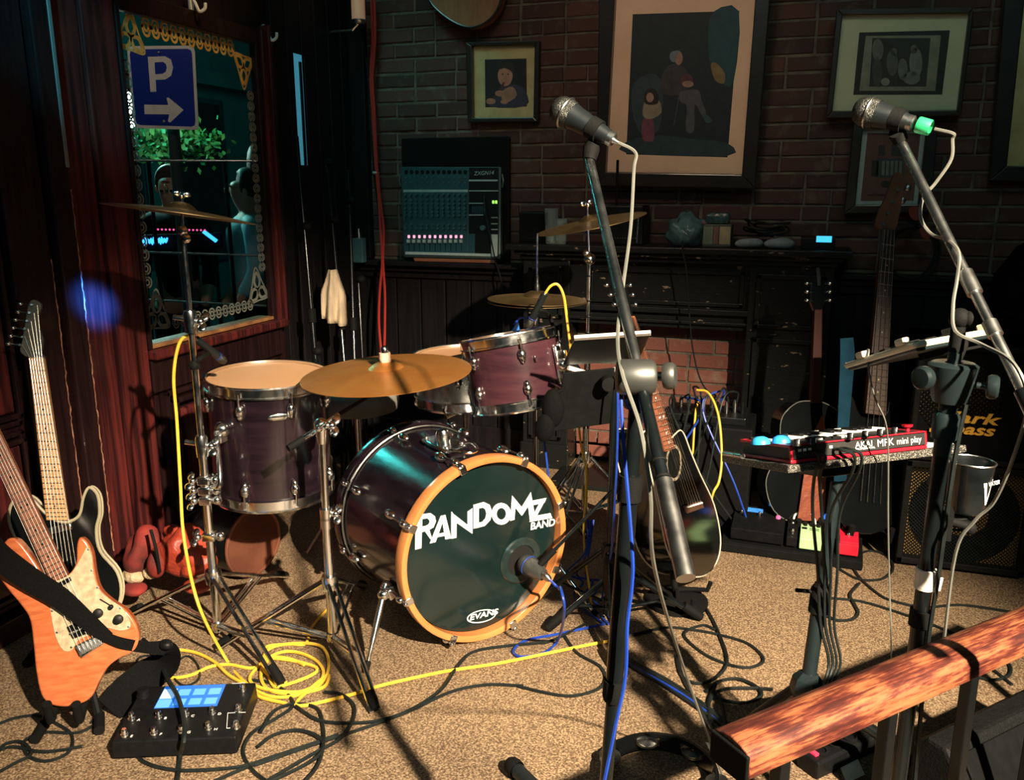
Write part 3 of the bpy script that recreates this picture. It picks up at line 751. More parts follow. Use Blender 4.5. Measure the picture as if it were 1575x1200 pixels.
# left cymbal and stand
b0 = FL(337, 985); lc = AT(308, 322, 2.27); lc = V((b0.x, b0.y, lc.z))
LA = (UP+RGT*0.13+FWD*0.10).normalized()
cymbal('crash_cymbal', 'thin bronze crash cymbal seen edge-on in front of the window', lc, LA, 0.192, M['bronze_dull'])
st = thing('cymbal_stand', 'tall chrome cymbal stand left of the floor tom', 'stand', b0, 'drum kit cymbal stands')
MB().rod((b0.x, b0.y, .03), (b0.x, b0.y, .62), .0125, 14).build('pole', M['chrome'], st)
MB().rod((b0.x, b0.y, .60), (b0.x, b0.y, .97), .0095, 12).build('middle_tube', M['chrome'], st)
MB().rod((b0.x, b0.y, .95), (b0.x, b0.y, lc.z-.035), .0065, 10).build('upper_tube', M['chrome'], st)
MB().rod((b0.x, b0.y, lc.z-.06), V((b0.x, b0.y, lc.z))+LA*.045, .0035, 8).build('tilter_rod', M['chrome'], st)
MB().ball((b0.x, b0.y, lc.z-.055), .014).ball((b0.x+.01, b0.y, lc.z-.075), .012).build('tilter', M['chrome'], st)
MB().lathe([(.003, .002), (.014, .002), (.014, .016), (.003, .016)], lc, LA, 16).build('felt_washer', M['felt'], st)
wing(st, lc+LA*.030, LA, M['chrome'])
for z_ in (.95, .60):
    MB().lathe([(.009, -.03), (.017, -.03), (.018, .02), (.015, .03), (.009, .03), (.009, -.03)], (b0.x, b0.y, z_), UP, 16).build('height_clamp', M['chrome'], st)
    wing(st, V((b0.x, b0.y, z_))+RGT*.020, RGT, M['chrome'], 1.5); MB().rod(V((b0.x, b0.y, z_+.005)), V((b0.x, b0.y, z_+.012))-RGT*.045, .008).build('clamp_lever', M['chrome'], st)
# multi clamp that carries the floor tom
for k, (dz, l) in enumerate(((.50, .07), (.47, .10), (.44, .06), (.33, .05))):
    c_ = V((b0.x, b0.y, dz))
    MB().box(c_, (.036, .036, .024), Matrix.Rotation(YAW, 3, 'Z')).ball(c_+RGT*.03, .014).build('multi_clamp', M['chrome'], st, bevel=.004)
    wing(st, c_-RGT*.026-FWD*.01, -RGT, M['chrome'], 1.3)
arm = tc_-FA*.115+dl*.215
MB().tube(spline([V((b0.x, b0.y, .48))+RGT*.02, V((b0.x, b0.y, .50))+RGT*.05-FWD*.02, arm], 5), .008, 10).build('tom_arm', M['chrome'], st)
tripod(st, b0, .205, .05, [FL(200, 948, .0), FL(440, 890), FL(434, 1058)], M['chrome'], .0085, True, foot_l=.06)

# big bronze cymbal and its boom stand
b1 = FL(513, 1000); cc = AT(594, 566, 2.36)
CA = (UP-RGT*0.055-FWD*0.035).normalized()
cymbal('ride_cymbal', 'large golden bronze cymbal lit from above in front of the kit', cc, CA, 0.243, M['bronze'], .05, .036)
st = thing('cymbal_stand', 'chrome boom stand holding the big bronze cymbal before the bass drum', 'stand', b1, 'drum kit cymbal stands')
zc = AT(511, 655, 2.2).z
MB().rod((b1.x, b1.y, .03), (b1.x, b1.y, .42), .0135, 14).build('pole', M['chrome'], st)
MB().rod((b1.x, b1.y, .40), (b1.x, b1.y, zc-.02), .0105, 12).build('upper_tube', M['chrome'], st)
for z_ in (.42, .395):
    MB().lathe([(.010, -.016), (.018, -.016), (.018, .016), (.010, .016), (.010, -.016)], (b1.x, b1.y, z_), UP, 16).build('height_clamp', M['chrome'], st)
wing(st, V((b1.x, b1.y, .42))+RGT*.02, RGT, M['chrome'], 1.4)
tilt = V((b1.x, b1.y, zc))
MB().lathe([(.010, -.05), (.014, -.05), (.018, -.02), (.020, 0), (.010, .012)], tilt, UP, 18).ball(tilt, .022).build('boom_tilter', M['chrome'], st)
wing(st, tilt+RGT*.022, RGT, M['chrome'], 1.6); wing(st, tilt-FWD*.022, -FWD, M['chrome'], 1.3)
e0 = AT(443, 690, 2.12); e1 = cc-CA*.05
bd_ = (e1-e0).normalized()
MB().rod(e0, e0+bd_*.05, .010, 12).build('boom_end_grip', M['rubber'], st)
MB().rod(e0+bd_*.04, tilt+bd_*.06, .0072, 10).build('boom_arm', M['chrome'], st)
MB().rod(tilt+bd_*.05, e1, .0062, 10).build('boom_rod', M['black'], st)
MB().rod(e1, cc+CA*.05, .004, 8).ball(e1, .012).build('tilter_rod', M['chrome'], st)
MB().lathe([(.004, .018), (.016, .018), (.018, .030), (.016, .045), (.004, .045)], cc, CA, 18).build('felt_washer', M['felt'], st)
MB().lathe([(.0, .046), (.011, .046), (.011, .058), (.006, .064), (0, .064)], cc, CA, 14).build('wing_nut', M['chrome'], st)
tripod(st, b1, .215, .045, [FL(335, 1000), FL(578, 1098), FL(560, 905)], M['chrome'], .0085, True, None, .05)

# rear tilted cymbal and stand
rcy = AT(908, 339, 3.08); RN = (UP*0.975-RGT*0.20-FWD*0.035).normalized()
cymbal('crash_cymbal', 'tilted crash cymbal behind the tablet in front of the mantel shelf', rcy, RN, 0.20, M['bronze_dull'])
st = thing('cymbal_stand', 'slim chrome cymbal stand rising behind the tablet to the mantel', 'stand', (rcy.x, rcy.y, 0), 'drum kit cymbal stands')
MB().rod((rcy.x, rcy.y, .03), (rcy.x, rcy.y, .72), .012, 12).build('pole', M['chrome'], st)
MB().rod((rcy.x, rcy.y, .70), (rcy.x, rcy.y, 1.05), .009, 10).build('upper_tube', M['chrome'], st)
MB().rod((rcy.x, rcy.y, 1.04), rcy+RN*.06, .0045, 8).build('tilter_rod', M['chrome'], st)
MB().ball((rcy.x, rcy.y, 1.05), .022).ball((rcy.x-.012, rcy.y, 1.07), .014).build('tilter', M['chrome'], st)
wing(st, rcy+RN*.05, RN, M['chrome'], 1.3); wing(st, V((rcy.x, rcy.y, .72))+RGT*.02, RGT, M['chrome'], 1.3)
for z_ in (.99, .90, .84, .78): MB().torus((rcy.x, rcy.y, z_), UP, .0095, .003, 14, 6).build('memory_ring', M['black'], st)
tripod(st, (rcy.x, rcy.y), .30, .08, [V((rcy.x+.28*cos(a), rcy.y+.28*sin(a), 0)) for a in (.3, 2.4, 4.5)], M['chrome'], .008, True)

# hi-hat
hh = AT(826, 456, 2.86)
cymbal('hi_hat_cymbal', 'upper hi-hat cymbal just above the rack tom', hh, (UP+RGT*.02), 0.168, M['bronze_dull'], .05, .03)
cymbal('hi_hat_cymbal', 'lower hi-hat cymbal turned upside down behind the rack tom', hh-UP*.028, (-UP), 0.168, M['bronze_dull'], .05, .03)
st = thing('hi_hat_stand', 'chrome hi-hat stand with pull rod behind the rack tom', 'stand', (hh.x, hh.y, 0))
MB().rod((hh.x, hh.y, .02), (hh.x, hh.y, hh.z-.07), .011).build('pole', M['chrome'], st)
MB().rod((hh.x, hh.y, hh.z-.08), (hh.x, hh.y, hh.z+.21), .0042, 8).build('pull_rod', M['chrome'], st)
MB().lathe([(0, .012), (.010, .012), (.010, .040), (.006, .045), (.006, .07), (0, .07)], hh, UP, 14).build('clutch', M['black'], st)
tripod(st, (hh.x, hh.y), .25, .06, [V((hh.x+.24*cos(a), hh.y+.24*sin(a), 0)) for a in (.9, 3.0, 5.1)], M['chrome'], .0075, True)

# bass drum pedal and hi-hat hardware seen right of the bass drum
pb = BCF-BN*(DB+.06); pb = V((pb.x, pb.y, 0))+BX*.02
pd = thing('bass_drum_pedal', 'chrome and black bass drum pedal behind the bass drum', 'pedal', pb)
Mp = frame(pb, BX, None, UP)
MB(Mp).box((0, 0, .012), (.11, .30, .012)).build('base_plate', M['black'], pd, bevel=.003)
MB(Mp).box((0, -.02, .075), (.085, .26, .010), Matrix.Rotation(.35, 3, 'X')).build('footboard', M['steel'], pd, bevel=.003)
for s in (-.05, .05): MB(Mp).rod((s, .13, .01), (s, .13, .23), .008).build('upright', M['chrome'], pd)
MB(Mp).rod((-.06, .13, .23), (.06, .13, .23), .008).build('axle', M['chrome'], pd)
MB(Mp).rod((0, .13, .23), (0, .08, .40), .004).ball((0, .08, .41), .026, (.8, 1, .9)).build('beater', M['chrome'], pd)

# small drum lying on its side behind the left stand
ld = AT(365, 832, 2.72); LN = (RGT*0.82-FWD*0.5).normalized(); lr = .115
ld.z = lr+.012
t = thing('small_drum', 'small copper-brown drum lying on its side under the floor tom', 'drum', (ld.x, ld.y, 0))
M['copper'] = mat('copper_brown_shell', (0.26, 0.10, 0.06), 0.35, 0.5, c2=(0.16, 0.06, 0.04), scale=6, coat=.3)
MB().lathe([(lr-.004, -.10), (lr, -.10), (lr, .08), (lr-.004, .08), (lr-.004, -.10)], ld, LN, 40).build('shell', M['black'], t)
MB().lathe([(0, .079), (lr-.004, .079)], ld, LN, 40).build('head', M['copper'], t)
MB().torus(ld+LN*.082, LN, lr, .006, 40, 8).build('hoop', M['copper'], t)
MB().torus(ld-LN*.098, LN, lr, .006, 40, 8).build('hoop', M['black'], t)

# ================================================================== LEFT CORNER: guitars, pedal, bag
M['maple'] = mat('maple', (0.50, 0.29, 0.135), 0.38, c2=(0.42, 0.23, 0.10), scale=6, stretch=(1, 1, 3), coat=.3)
M['rosewood'] = mat('roasted_maple', (0.24, 0.085, 0.045), 0.42, c2=(0.17, 0.058, 0.030), scale=8, stretch=(1, 1, 3))
M['ebony'] = mat('dark_fretboard', (0.07, 0.035, 0.022), 0.45, c2=(0.04, 0.02, 0.014), scale=8)
M['flame'] = mat('orange_flame_maple', (0.50, 0.140, 0.052), 0.28, c2=(0.37, 0.092, 0.032), scale=7, stretch=(3, 3, 14), coat=.6)
M['pearl'] = mat('cream_pearl', (0.46, 0.39, 0.26), 0.35, c2=(0.31, 0.25, 0.16), scale=70, coat=.4)
M['gtr_black'] = mat('black_gloss', (0.0028, 0.0034, 0.0038), 0.14, c2=(0.004, 0.005, 0.0055), scale=5, coat=.6, rvar=.03)
M['olive'] = mat('cream_binding', (0.36, 0.32, 0.22), 0.45, c2=(0.28, 0.25, 0.17), scale=12)
M['grey_wood'] = mat('smoky_headstock', (0.09, 0.085, 0.055), 0.4, c2=(0.045, 0.045, 0.032), scale=9, stretch=(1, 1, 4))
M['strap'] = mat('black_webbing', (0.0022, 0.0024, 0.0026), 0.85, spec=.1, c2=(0.0035, 0.0037, 0.004), scale=200, bump=.2, bscale=400)
M['string'] = mat('string_wire', (0.75, 0.72, 0.66), 0.3, 1.0, rvar=.05, scale=40)

class Face:
    """a tilted plane in the room that a flat-fronted thing lies in"""
    def __init__(s, P0, n): s.P0 = V(P0); s.n = V(n).normalized()
    def p(s, px, py, h=0.0): return OP(px, py, s.P0, s.n)+s.n*h
    def poly(s, pts, h=0.0, sm=0):
        q = [s.p(*t) for t in pts]
        if sm: q = spline(q, sm, True)
        return [t+s.n*h for t in q]
    def slab(s, b, pts, h0, h1, sm=0): return b.slab(s.poly(pts, h0, sm), s.n, h1-h0)
def strings(fc, t, a, b, n, h0, h1, r=.0004, parent=None):
    (ax, ay), (bx_, by), (cx, cy), (dx, dy) = a[0], a[1], b[0], b[1]
    for i in range(n):
        k = i/(n-1)
        p = fc.p(ax+(bx_-ax)*k, ay+(by-ay)*k, h0); q = fc.p(cx+(dx-cx)*k, cy+(dy-cy)*k, h1)
        MB().rod(p, q, r*(1.5-k*.7), 5).build('string', M['string'], t)
def frets(fc, neck, L0, R0, L1, R1, n, h, dots=None, dot_m=None, total=None):
    """L0,R0 nut corners; L1,R1 far end corners (pixels on the plane)"""
    A, B, C, D = fc.p(*L0, h), fc.p(*R0, h), fc.p(*L1, h), fc.p(*R1, h)
    end = 1-2**(-n/12.0)
    pos = [(1-2**(-k/12.0))/end*.985 for k in range(1, n+1)]
    for t_ in pos: MB().rod(A.lerp(C, t_), B.lerp(D, t_), .0012, 5).build('fret', M['steel'], neck)
    ip = [0]+pos
    for k in (3, 5, 7, 9, 12, 15, 17, 19):
        if k <= n and dot_m:
            t_ = (ip[k]+ip[k-1])/2; l = A.lerp(C, t_); r = B.lerp(D, t_)
            for f_ in ((.3, .7) if k == 12 else (.5,)):
                MB().lathe([(0, .0006), (.0032, .0006), (.0032, -.0005)], l.lerp(r, f_), fc.n, 10).build('inlay_dot', dot_m, neck)
def ribbon(pts, widths, side, nrm, th, name, m, t, sm=5):
    P = spline(pts, sm); W = []
    for i in range(len(P)):
        u = i/(len(P)-1)*(len(widths)-1); k = min(int(u), len(widths)-2); W.append(widths[k]+(widths[k+1]-widths[k])*(u-k))
    b = MB(); vs = []
    for i, p in enumerate(P):
        d = (P[min(i+1, len(P)-1)]-P[max(i-1, 0)]).normalized()
        nn = V(nrm); s = d.cross(nn).normalized(); nn = s.cross(d).normalized()
        vs += [p-s*W[i]/2, p+s*W[i]/2, p+s*W[i]/2+nn*th, p-s*W[i]/2+nn*th]
    fs = []
    for i in range(len(P)-1):
        for k in range(4): fs.append((i*4+k, i*4+(k+1) % 4, i*4+4+(k+1) % 4, i*4+4+k))
    n = len(P); fs += [(3, 2, 1, 0), (n*4-4, n*4-3, n*4-2, n*4-1)]
    b.add(vs, fs)
    return b.build(name, m, t, smooth=60)
def z3(x, y): return (x/2.727, 760+y/2.727)
def knob(t, p, n, r, h, m, name='knob'):
    return MB().lathe([(r*1.15, 0), (r*1.1, h*.25), (r, h*.3), (r*.92, h*.95), (r*.8, h), (0, h)], p, n, 18).build(name, m, t)

# ---- black electric guitar against the wall
n1 = (-FWD*0.90+RGT*0.26+UP*0.26)
f1 = Face(AT(100, 860, 2.20), n1)
bt = f1.p(100, 955)
g = thing('electric_guitar', 'black electric guitar with maple neck standing behind the orange one', 'guitar', (bt.x, bt.y, 0), 'electric guitars in the left corner')
out = [(137, 750), (150, 762), (153, 790), (148, 815), (154, 848), (180, 880), (186, 915), (172, 948), (138, 964), (90, 962), (44, 938), (20, 890), (28, 845), (14, 802), (20, 772), (44, 765), (68, 788), (85, 800), (104, 803), (122, 792), (128, 766)]
body = f1.slab(MB(), out, -.040, 0.0, 4).build('body', M['gtr_black'], g, bevel=.003)
b = MB(); b.tube(f1.poly(out, -.001, 4), .0042, 6, closed=True); b.tube(f1.poly(out, -.039, 4), .0042, 6, closed=True); b.build('binding', M['olive'], body)
nk = f1.slab(MB(), [(45, 550), (68, 550), (105, 800), (72, 800)], -.016, .008).build('neck', M['maple'], g, smooth=0, bevel=.002)
frets(f1, nk, (45, 551), (68, 551), (73, 798), (104, 798), 21, .009, True, M['rubber'])
hd = f1.slab(MB(), [(z[0]/3, 380+z[1]/3) for z in [(135, 512), (92, 482), (100, 440), (112, 370), (128, 275), (148, 243), (183, 254), (190, 280), (175, 320), (180, 370), (198, 420), (195, 460), (191, 490), (206, 512)]], -.015, .0, 3).build('headstock', M['grey_wood'], g, bevel=.002)
for i in range(6):
    x, y = 128-i*11, 268+i*37
    p = f1.p((x+22)/3, 380+y/3, .0); q = f1.p((x-38)/3, 380+(y-8)/3, -.007)
    tn = MB().rod(p-f1.n*.010, p+f1.n*.010, .0035, 8).rod(p-f1.n*.007, q, .0022, 6).ball(q, .008, (1, 1, .8)).build('tuning_peg', M['chrome'], hd)
f1.slab(MB(), [(106, 826), (140, 815), (150, 845), (172, 880), (168, 912), (120, 905), (104, 860)], .0, .002, 3).build('pickguard', M['gtr_black'], body)
f1.slab(MB(), [(74, 812), (110, 804), (112, 814), (76, 822)], .0, .010).build('pickup', M['chrome'], body, bevel=.002)
f1.slab(MB(), [(88, 890), (122, 880), (128, 905), (94, 916)], .0, .010).build('bridge', M['chrome'], body, bevel=.002)
strings(f1, nk, ((47, 552), (66, 552)), ((92, 898), (122, 890)), 6, .011, .013)
strings(f1, hd, ((34, 530), (58, 470)), ((48, 551), (66, 551)), 6, .004, .010)
def gstand(t_label, fc, c0, c1, base_z=0.0, group=None):
    """A-frame guitar stand: cradle arms under the body, two front feet, rear leg"""
    a = fc.p(*c0); b_ = fc.p(*c1); mid = (a+b_)/2
    t = thing('guitar_stand', t_label, 'stand', (mid.x, mid.y, 0), group)
    back = V((-fc.n.x, -fc.n.y, 0)).normalized()
    sd = (b_-a); sd.z = 0; sd.normalize()
    top = mid+back*.16+V((0, 0, .26))
    for p, s in ((a, -1), (b_, 1)):
        q = V((p.x, p.y, max(.05, p.z-.015)))
        arm = MB().tube([q+back*.12+V((0, 0, .06)), q+back*.05-V((0, 0, .005)), q-back*.02-V((0, 0, .008)), q-back*.035+V((0, 0, .045))], .011, 10).build('cradle_arm', M['rubber'], t)
        lg = MB().tube([top, V((p.x, p.y, .16))+back*.10, V((p.x, p.y, .012))+sd*s*.03+back*.04], .009).build('leg', M['black'], t)
        MB().rod(V((p.x, p.y, .013))+sd*s*.03+back*.05, V((p.x, p.y, .013))+sd*s*.04-back*.02, .013).build('foot', M['rubber'], lg)
    MB().rod(top, V((mid.x, mid.y, .012))+back*.28, .009).build('leg', M['black'], t)
    MB().ball(top, .013).build('hinge', M['rubber'], t)
    return t
gstand('black guitar stand under the black electric guitar', f1, (60, 958), (140, 966), group='guitar stands in the left corner')

# ---- orange flame-top guitar in front
n2 = (-FWD*0.90+RGT*0.28+UP*0.33)
f2 = Face(AT(110, 1000, 1.86), n2)
bt = f2.p(100, 1085)
g = thing('electric_guitar', 'orange flame-maple electric guitar with pearl pickguard and black strap', 'guitar', (bt.x, bt.y, 0), 'electric guitars in the left corner')
out = [z3(*q) for q in [(336, 182), (362, 198), (385, 245), (398, 330), (420, 400), (470, 448), (530, 488), (570, 545), (583, 605), (560, 660), (500, 690), (450, 730), (415, 790), (385, 850), (340, 880), (280, 893), (215, 885), (172, 842), (150, 740), (140, 640), (125, 530), (90, 470), (40, 410), (0, 355), (-20, 310), (0, 240), (30, 190), (70, 190), (115, 240), (150, 290), (185, 340), (225, 362), (284, 340), (318, 290), (322, 215)]]
body = f2.slab(MB(), out, -.042, 0.0, 4).build('body', M['flame'], g, bevel=.005, seg=3)
guard = [z3(*q) for q in [(368, 222), (386, 260), (393, 330), (414, 395), (455, 437), (512, 476), (545, 530), (543, 562), (500, 572), (440, 560), (385, 588), (330, 612), (305, 652), (268, 656), (236, 600), (216, 510), (208, 440), (205, 380), (232, 366), (290, 340), (322, 300), (350, 250)]]
pg = f2.slab(MB(), guard, .0003, .0028, 3).build('pickguard', M['pearl'], body)
for q in [(372, 232), (386, 320), (410, 392), (505, 478), (540, 556), (300, 642), (240, 580), (220, 490)]:
    MB().lathe([(0, .004), (.0028, .0035), (.003, .0025)], f2.p(*z3(*q)), f2.n, 8).build('screw', M['steel'], pg)
nk = f2.slab(MB(), [(80, 897), (105, 884), (-53, 552), (-76, 562)], -.015, .009).build('neck', M['rosewood'], g, smooth=0, bevel=.002)
frets(f2, nk, (-75, 563), (-54, 553), (80, 895), (104, 883), 22, .010, True, M['rubber'])
hd = f2.slab(MB(), [(-76, 562), (-53, 552), (-56, 520), (-68, 470), (-95, 455), (-112, 475), (-100, 520), (-92, 550)], -.015, .0, 3).build('headstock', M['rosewood'], g)
f2.slab(MB(), [z3(*q) for q in [(230, 380), (296, 346), (304, 362), (240, 398)]], .003, .010).build('pickup', M['gtr_black'], body, bevel=.002)
hb = f2.slab(MB(), [z3(*q) for q in [(282, 555), (348, 528), (378, 580), (308, 606)]], .003, .010).build('pickup', M['gtr_black'], body, bevel=.002)
for i in range(6):
    MB().lathe([(0, .0015), (.003, .001), (.003, 0)], f2.p(*z3(300+i*12, 582-i*5), .010), f2.n, 8).build('pole_piece', M['steel'], hb)
br = f2.slab(MB(), [z3(*q) for q in [(315, 634), (415, 588), (440, 622), (345, 686)]], .002, .010).build('bridge', M['chrome'], body, bevel=.002)
for i in range(6): f2.slab(MB(), [z3(322+i*16, 640-i*8), z3(334+i*16, 634-i*8), z3(352+i*16, 668-i*8), z3(340+i*16, 675-i*8)], .010, .015).build('saddle', M['steel'], br, bevel=.001)
for q in ((412, 500), (497, 525)): knob(body, f2.p(*z3(*q), .003), f2.n, .0105, .014, M['plastic'])
MB().rod(f2.p(*z3(420, 440), .004), f2.p(*z3(470, 470), .004), .0015, 6).ball(f2.p(*z3(470, 470), .016), .006, (1, 1, 1)).rod(f2.p(*z3(468, 468), .003), f2.p(*z3(470, 470), .016), .002, 6).build('pickup_switch', M['plastic'], body)
strings(f2, nk, ((-73, 563), (-56, 555)), (z3(335, 640), z3(415, 600)), 6, .013, .016)
side = f2.n
ribbon([f2.p(*z3(*q), h) for q, h in (((-60, 170), .03), ((0, 245), .035), ((130, 345), .028), ((260, 430), .022), ((380, 535), .018), ((460, 600), .014))], [.062, .060, .055, .050, .040, .028], None, f2.n, .003, 'strap', M['strap'], g)
ribbon([f2.p(*z3(*q), h) for q, h in (((440, 590), .016), ((520, 625), .006), ((620, 650), -.02), ((700, 665), -.05), ((680, 740), -.10), ((600, 800), -.11), ((520, 870), -.09), ((450, 940), -.06))], [.020, .026, .030, .04, .07, .09, .10, .09], None, f2.n, .003, 'strap_tail', M['strap'], g)
MB().ball(f2.p(*z3(690, 640), -.03), .016, (1.2, 1, .8)).build('strap_buckle', M['plastic'], g)
gstand('black guitar stand cradling the orange guitar', f2, z3(215, 892), z3(335, 892), group='guitar stands in the left corner')

# ---- multi-effects floor pedal
zt = .062
TL, TR, BR_, BL_ = FL(206, 1055, zt), FL(386, 1048, zt), FL(374, 1128, zt), FL(182, 1136, zt)
cx_ = (TL+TR+BR_+BL_)/4; ux = ((TR-TL)+(BR_-BL_)).normalized(); ux.z = 0; ux.normalize(); uy = V((-ux.y, ux.x, 0))
lw = ((TR-TL).length+(BR_-BL_).length)/2; ld_ = (((TL-BL_).dot(uy))+((TR-BR_).dot(uy)))/2
fx = thing('effects_pedal', 'flat black multi-effects floor pedal with glowing blue screen', 'effects pedal', (cx_.x, cx_.y, 0))
Mf = frame((cx_.x, cx_.y, 0), ux, None, UP)
bo = MB(Mf).add([(-lw/2, -ld_/2, .008), (lw/2, -ld_/2, .008), (lw/2, ld_/2, .008), (-lw/2, ld_/2, .008), (-lw/2+.002, -ld_/2+.004, zt-.010), (lw/2-.002, -ld_/2+.004, zt-.010), (lw/2-.002, ld_/2-.004, zt), (-lw/2+.002, ld_/2-.004, zt)],
    [(0, 1, 2, 3), (4, 7, 6, 5), (0, 4, 5, 1), (1, 5, 6, 2), (2, 6, 7, 3), (3, 7, 4, 0)]).build('housing', M['plastic'], fx, smooth=0, bevel=.005)
M['screen'] = mat('blue_screen', (0.02, 0.10, 0.4), 0.3, emit=(0.02, 0.16, 0.72), es=0.75)
M['screen_white'] = mat('screen_light', (0.4, 0.6, 0.8), 0.3, emit=(0.25, 0.52, 0.85), es=0.8)
M['screen_pale'] = mat('screen_mid_blue', (0.1, 0.3, 0.6), 0.3, emit=(0.05, 0.26, 0.85), es=0.8)
def fz(x, y): 
    p = FL(*z3(x, y), zt-.003); q = Mf.inverted() @ p; return q.x, q.y
def ftop(y): return zt-.010+(.010)*((y+ld_/2)/ld_)
sl = atan2(.010, ld_)
scr_pts = [fz(652, 900), fz(685, 815), fz(945, 800), fz(915, 885)]
sx0 = (scr_pts[0][0]+scr_pts[1][0])/2; sx1 = (scr_pts[2][0]+scr_pts[3][0])/2; sy0 = (scr_pts[0][1]+scr_pts[3][1])/2; sy1 = (scr_pts[1][1]+scr_pts[2][1])/2
def fquad(x0, x1, y0, y1, h, name, m, par):
    return MB(Mf).add([(x0, y0, ftop(y0)+h), (x1, y0, ftop(y0)+h), (x1, y1, ftop(y1)+h), (x0, y1, ftop(y1)+h), (x0, y0, ftop(y0)-.002), (x1, y0, ftop(y0)-.002), (x1, y1, ftop(y1)-.002), (x0, y1, ftop(y1)-.002)],
        [(0, 1, 2, 3), (4, 7, 6, 5), (0, 4, 5, 1), (1, 5, 6, 2), (2, 6, 7, 3), (3, 7, 4, 0)]).build(name, m, par, smooth=0)
sc_ = fquad(sx0, sx1, sy0, sy1, .0008, 'screen', M['screen'], fx)
dx, dy = (sx1-sx0), (sy1-sy0)
fquad(sx0+dx*.01, sx0+dx*.23, sy0+dy*.42, sy0+dy*.86, .0012, 'screen_tile', M['screen_white'], sc_)
fquad(sx0+dx*.01, sx0+dx*.23, sy0+dy*.02, sy0+dy*.38, .0012, 'screen_tile', M['screen_pale'], sc_)
for i in range(1, 4):
    for j in range(2): fquad(sx0+dx*(.25*i+.02), sx0+dx*(.25*i+.21), sy0+dy*(.1+.44*j), sy0+dy*(.38+.44*j), .0012, 'screen_tile', M['screen_pale'], sc_)
for i, (x, y) in enumerate([(552, 940), (665, 933), (778, 924), (890, 916), (522, 1004), (645, 996), (760, 988), (873, 976), (1018, 826), (1000, 906), (990, 972)]):
    X, Y = fz(x, y)
    s = MB(Mf).lathe([(.0, .018), (.005, .018), (.0065, .015), (.0065, .006), (.009, .005), (.010, 0)], (X, Y, ftop(Y)), UP, 14).build('footswitch', M['chrome'], fx)
    if i < 8:
        text_mesh('ABCDEFGH'[i], Mf @ Matrix.Translation((X+.014, Y-.008, ftop(Y)+.0006)), .012, .0002, 'lettering', M['print_white'], bo, 'LEFT')
X, Y = fz(602, 848)
knob(fx, Mf @ V((X, Y, ftop(Y))), UP, .015, .020, M['plastic'])
for (x0, y0, x1, y1) in ((955, 915, 1030, 912), (955, 915, 950, 975), (975, 800, 1030, 797), (950, 975, 965, 974)):
    A, B_ = fz(x0, y0), fz(x1, y1); MB(Mf).rod((*A, ftop(A[1])+.0005), (*B_, ftop(B_[1])+.0005), .0006, 4).build('printed_line', M['print_white'], bo)
for sx in (-1, 1):
    for sy in (-1, 1): MB(Mf).lathe([(0, 0), (.010, 0), (.010, .009)], (sx*(lw/2-.02), sy*(ld_/2-.02), 0), UP, 10).build('rubber_foot', M['rubber'], fx)

# ---- crumpled red bag by the wall
M['red_leather'] = mat('red_orange_leather', (0.36, 0.052, 0.024), 0.45, c2=(0.20, 0.022, 0.013), scale=9, bump=1.0, bscale=26, lo=.3, hi=.7)
M['dark_red'] = mat('dark_red_cloth', (0.22, 0.018, 0.014), 0.8, c2=(0.05, 0.010, 0.008), scale=12, bump=.4, bscale=30)
M['fleece'] = mat('cream_fleece', (0.52, 0.40, 0.26), 0.95, c2=(0.34, 0.25, 0.15), scale=40, bump=.8, bscale=90)
def lump(b, c, r, scl, seed, amp=.18, n=20, m=14):
    rr = random.Random(seed); ph = [rr.uniform(0, 6.3) for _ in range(6)]
    c = V(c); i0 = len(b.v); b.ball(c, r, scl, n, m)
    for i in range(i0, len(b.v)):
        d = (b.v[i]-c); k = 1+amp*(sin(d.x*38+ph[0])*sin(d.z*31+ph[1])+.6*sin(d.y*55+ph[2]+d.z*20)+.3*sin(d.x*90+ph[3]))
        b.v[i] = c+d*k
        if b.v[i].z < .004: b.v[i].z = .004
bgc = FL(268, 892)
bag = thing('red_bag', 'crumpled red leather bag with cream fleece slumped beside the wall', 'bag', bgc)
b = MB(); lump(b, AT(283, 848, 2.45), .085, (1.05, .8, .85), 1, .16, 34, 24); lump(b, AT(300, 868, 2.42), .055, (1.1, .8, .8), 11, .2, 28, 18); b.build('body', M['red_leather'], bag, smooth=180)
b = MB(); lump(b, AT(222, 850, 2.47), .080, (.75, .8, 1.0), 2, .22, 34, 24); lump(b, AT(243, 862, 2.42), .048, (.8, .8, 1.0), 12, .25, 28, 18); b.build('flap', M['dark_red'], bag, smooth=180)
b = MB(); lump(b, AT(268, 815, 2.48), .030, (1.0, .8, .7), 3, .22); b.build('gathered_neck', M['red_leather'], bag, smooth=180)
b = MB(); lump(b, AT(205, 886, 2.43), .026, (1.5, .8, .8), 4, .2); lump(b, AT(228, 882, 2.42), .020, (1.2, .8, .9), 5, .2); b.build('fleece', M['fleece'], bag, smooth=180)
b = MB(); lump(b, AT(305, 900, 2.38), .036, (1.3, .9, .5), 6, .16); b.build('strap_end', M['red_leather'], bag, smooth=180)
b = MB(); lump(b, AT(208, 906, 2.40), .034, (1.4, .9, .5), 7, .16); b.build('strap_end', M['dark_red'], bag, smooth=180)
b = MB(); b.tube(spline([AT(232, 815, 2.38), AT(240, 845, 2.36), AT(246, 880, 2.37)], 4), .005, 8); b.build('tie_band', M['rubber'], bag)

